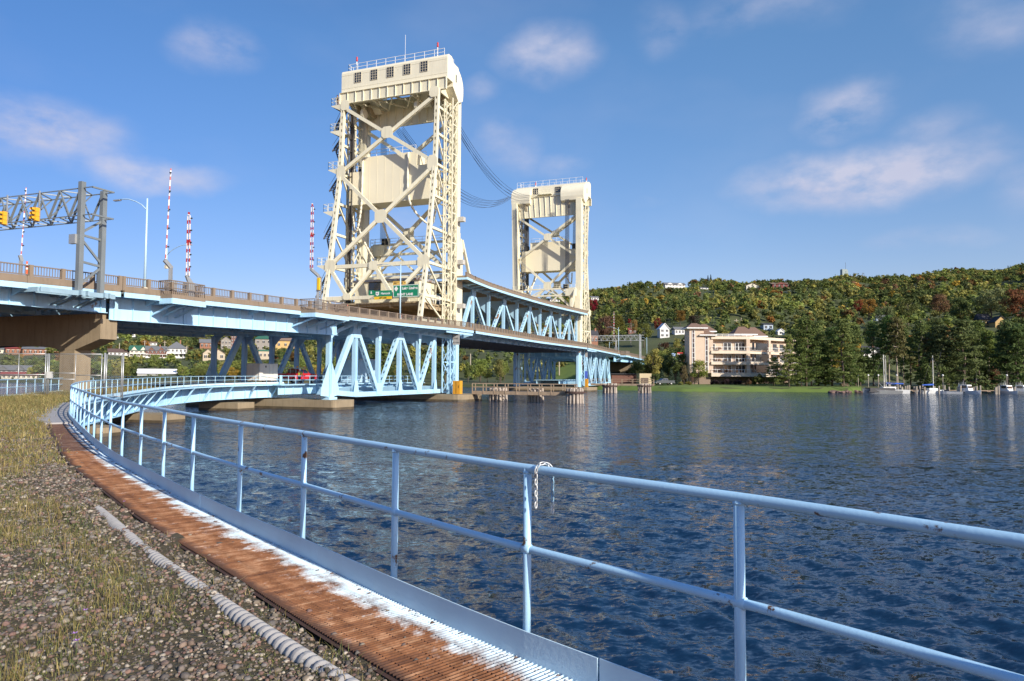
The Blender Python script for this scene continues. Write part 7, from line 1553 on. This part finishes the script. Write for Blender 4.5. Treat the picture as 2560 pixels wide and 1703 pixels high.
for (px, yt, yb, kind, c, wd, lab) in [(1898, 930, 974, 'shrub', (.10, .11, .03), .9, 'spreading green shrub at the corner of the apartment building'), (1872, 945, 970, 'shrub', BR, .8, 'brownish shrub before the balconies'), (1722, 951, 965, 'shrub', (.22, .19, .04), 1.3, 'low yellow green shrub at the left corner of the apartment base'), (1702, 953, 965, 'shrub', YG, 1.2, 'low yellow green shrub right of the dark pickup'), (1790, 947, 966, 'shrub', (.05, .03, .035), 1.6, 'dark purple hedge shrub, first of three under the balconies'), (1818, 945, 966, 'shrub', (.05, .03, .035), 1.5, 'dark purple hedge shrub, second of three under the balconies'), (1846, 946, 966, 'shrub', (.05, .03, .035), 1.5, 'dark purple hedge shrub, last of three under the balconies'),
        (1655, 925, 964, 'spruce', BL, 1.6, 'dark bluish spruce behind the grey pickup, leftmost of three'), (1678, 922, 964, 'spruce', BL, 1.5, 'dark bluish spruce behind the grey pickup, middle of three'), (1696, 927, 964, 'spruce', BL, 1.4, 'dark bluish spruce behind the grey pickup, rightmost of three'), (1935, 890, 974, 'pine', PNL, 1.5, 'small bright pine leaning at the water edge before the apartments'), (1640, 930, 962, 'round', DG, 1.3, 'dark round tree in front of the cream hut'), (1710, 910, 950, 'oval', (.2, .16, .08), .9, 'thin pale tree against the retaining wall')]:
    Y = 186 if px > 1860 else (193 if px > 1730 else 188); x = mx_(px, Y); z = tz(x, Y); h = at(px, yt, Y).z-z; tree(kind, x, Y, max(h, 1.2), c, lab, None, wd)
for o in col.objects:
    if 'group' in o and o['group'] is None: del o['group']
# distinct big hillside trees: (px, top, base, kind, colour, width, label)
for (px, yt, yb, kind, c, wd, lab) in [(2478, 712, 812, 'round', (.22, .24, .10), 1.15, 'big pale yellow green tree with a stout trunk on the right slope'), (2548, 712, 812, 'round', (.20, .085, .04), 1.1, 'rust red tree at the right edge above the yellow house'), (2215, 758, 830, 'round', (.16, .19, .08), 1., 'pale green tree above the blue house'), (2172, 740, 800, 'round', (.30, .17, .04), 1.1, 'golden orange tree on the right slope'), (2148, 745, 790, 'round', (.30, .07, .04), .9, 'coral red tree beside the golden one'), (2350, 726, 800, 'round', BR, 1., 'dark brown tree high on the right slope'), (2270, 740, 815, 'round', (.13, .15, .045), 1.1, 'bright olive tree above the marina pines'), (2400, 735, 810, 'round', DG, 1.1, 'very dark round tree left of the pale yellow green tree'),
        (1484, 742, 790, 'round', (.24, .015, .03), .8, 'crimson tree just right of the far tower'), (1902, 748, 782, 'round', (.34, .16, .05), .8, 'salmon orange tree above the apartment roofs'), (1574, 795, 815, 'round', (.28, .03, .03), .8, 'small red tree above the red roofed house'), (1644, 790, 835, 'round', (.20, .05, .03), .7, 'dark red tree behind the ornate white house'), (1700, 770, 815, 'round', (.20, .12, .03), 1.1, 'orange brown tree above the plain white house'), (1735, 782, 830, 'round', (.05, .035, .025), 1.1, 'very dark brown tree left of the apartment roofs'), (1512, 782, 860, 'round', (.16, .09, .06), .9, 'mauve brown tree between the far tower and the striped gate arm'), (1545, 780, 850, 'round', (.15, .14, .03), .9, 'yellow olive tree behind the lattice gate arm'), (1610, 802, 870, 'round', (.16, .17, .04), 1., 'bright green tree above the far gantry'), (1585, 795, 840, 'round', (.3, .2, .07), .8, 'pale orange tree above the far gantry'), (1660, 850, 905, 'round', (.09, .05, .03), 1., 'dark reddish tree below the ornate white house'), (1650, 870, 925, 'round', MG, 1.1, 'green tree above the end of the far approach'), (1770, 688, 712, 'spruce', (.03, .045, .03), 1., 'dark spruce on the ridge, taller of a close pair'), (1777, 686, 712, 'spruce', (.03, .045, .03), .9, 'dark spruce on the ridge, right one of a close pair'),
        (453, 880, 895, 'spruce', (.05, .11, .02), 1.2, 'narrow bright green conifer in front of the white house porch'), (245, 862, 888, 'spruce', (.06, .09, .07), 1.3, 'bluish spruce above the low white house')]:
    c0 = Hb(px, yb); h = (yb-yt)*c0.y/FP; tree(kind, c0.x, c0.y, h, c, lab, None, wd)
    HOUSES.append((px-8, px+8, yt+6, yb-4, c0.y-3)) if h > 0 and yt > 700 else None
for o in col.objects:
    if 'group' in o and o['group'] is None: del o['group']
# countable trees nearest the water: scattered groups with their kind and colour
KINDS = [('round', MG, 'green broadleaf tree'), ('round', DG, 'dark green broadleaf tree'), ('round', YG, 'yellow green broadleaf tree'), ('oval', OL, 'slender olive tree'), ('oval', MG, 'slender green tree'), ('round', YE, 'golden autumn tree'), ('round', (.2, .11, .04), 'orange brown autumn tree'), ('pine', PN, 'green pine')]
def scatter(n, a0, a1, d0, d1, hs, wts, where, grp, minsp, smax=5000):
    pts = []; tries = 0
    while len(pts) < n and tries < smax:
        tries += 1; a = rnd.uniform(a0, a1); Y = float(shore(a))+rnd.uniform(d0, d1); x = a*Y
        if any((x-p[0])**2+(Y-p[1])**2 < minsp**2 for p in pts): continue
        q = (V((x, Y, 0))-O0); u, v = q.dot(DV), q.dot(NV)
        if -5 < v < 21 and u < 262: continue
        h = rnd.uniform(*hs); z = tz(x, Y); p0, y0 = pxof(x, Y, z); p1, y1 = pxof(x, Y, z+h)
        if blocked(p0, Y, y1, y0): 
            h *= .35; p1, y1 = pxof(x, Y, z+h)
            if blocked(p0, Y, y1, y0): continue
        k = rnd.choices(range(len(KINDS)), wts)[0]; kd, c, nm = KINDS[k]; tree(kd, x, Y, h, vary(c), nm+' '+where, grp+' ('+nm+'s)', 1.15); pts.append((x, Y))
scatter(70, -.70, -.22, 18, 60, (4.0, 7.5), (5, 3, 4, 3, 3, 2, 1, 2), 'on the bank below the town, left of the bridge', 'left bank trees', 3.4)
scatter(26, -.72, -.24, 62, 170, (7, 12), (4, 3, 3, 1, 1, 2, 1, 1), 'between the hillside houses left of the bridge', 'town trees', 8)
scatter(30, -.42, .0, 8, 48, (5, 10), (5, 3, 3, 4, 4, 1, 1, 2), 'on the far bank seen beneath the bridge', 'trees beneath the bridge', 3.6)
scatter(58, .20, .74, 60, 130, (8, 14), (4, 5, 2, 2, 2, 1.2, 1.4, 2), 'on the lower slope behind the apartments and marina', 'lower slope trees', 7)
scatter(22, .115, .27, 26, 92, (6, 11), (5, 6, 3, 2, 2, 1, 1.4, 2), 'behind the far gantry and left of the apartments', 'trees above the far approach', 5.5)
# the rest of the woods: one mass
g = np.random.default_rng(21); PK = [crown(k, 50+i, n, s) for i, (k, n, s) in enumerate((('round', 95, .07), ('round', 95, .07), ('round', 90, .07), ('oval', 75, .058), ('oval', 75, .056), ('spruce', 80, .056), ('pine', 90, .06)))]
CV, CF, CCl, off = [], [], [], 0; wc = [MG, DG, OL, YG, OL, MG, DG, OL, (.20, .12, .045), BR, YE, (.22, .05, .035), ORc, LG]; wp_ = np.array([7, 4, 6, 3, 5, 5, 3, 3, .7, .9, .5, .14, .3, 1.6]); wp_ /= wp_.sum(); cnt = 0; tr_ = 0
while cnt < 9000 and tr_ < 90000:
    tr_ += 1; a = g.uniform(-.78, .80); Y = 270+(g.random()**.8)*720
    if a < .04 and Y > 640: continue
    if a < .1 and g.random() < .35: continue
    x = a*Y; d = Y-float(shore(a))
    if d < (100 if a > .1 else (34 if a < -.02 else 50)): continue
    q = (V((x, Y, 0))-O0)
    if -6 < q.dot(NV) < 22 and q.dot(DV) < 265: continue
    h = g.uniform(5.2, 9.5)*(1 if Y > 420 else .9); z = tz(x, Y); p0, y0 = pxof(x, Y, z); p1, y1 = pxof(x, Y, z+h)
    if y0 > 1000 or blocked(p0, Y, y1, y0): continue
    if abs(x) > Y*.82: continue
    k = g.integers(len(PK)); v, f = PK[k]; th = g.random()*6.28; ca, sa = math.cos(th), math.sin(th); w2 = h*g.uniform(1.0, 1.45)
    vv = np.stack([(v[:, 0]*ca-v[:, 1]*sa)*w2+x, (v[:, 0]*sa+v[:, 1]*ca)*w2+Y, (v[:, 2]-.12)*h+z], 1)
    nz_ = math.sin(x*.02+1.3*math.sin(Y*.013))+math.sin(Y*.03-x*.011); wq = wp_.copy(); 
    if nz_ > .9: wq[[8, 9, 10, 12]] *= 4.5
    if nz_ < -.8: wq[[1, 6]] *= 3
    wq /= wq.sum(); c = np.array(wc[g.choice(len(wc), p=wq)] if k < 5 else DG)*g.uniform(.75, 1.25)*(1+.3*math.sin(x*.045+2*math.sin(Y*.021))*math.sin(Y*.037-x*.018+1))
    CV.append(vv); CF.append(f+off); off += len(v); CCl.append(c[None]*(1+.3*(g.random((len(v)//4, 1))-.5)).repeat(4, 0)); cnt += 1
tag(npmesh('hillside_woods', np.concatenate(CV), np.concatenate(CF), leafa, attr=np.concatenate(CCl)), 'autumn tinted woods covering the hillside above the town and the marina', None, kind='stuff')
for L in PRO.values():
    for p in L:
        if id(p) not in USED:
            for k in KID[p.name]: bpy.data.objects.remove(k)
            bpy.data.objects.remove(p)
print('TREES', NT[0], cnt)
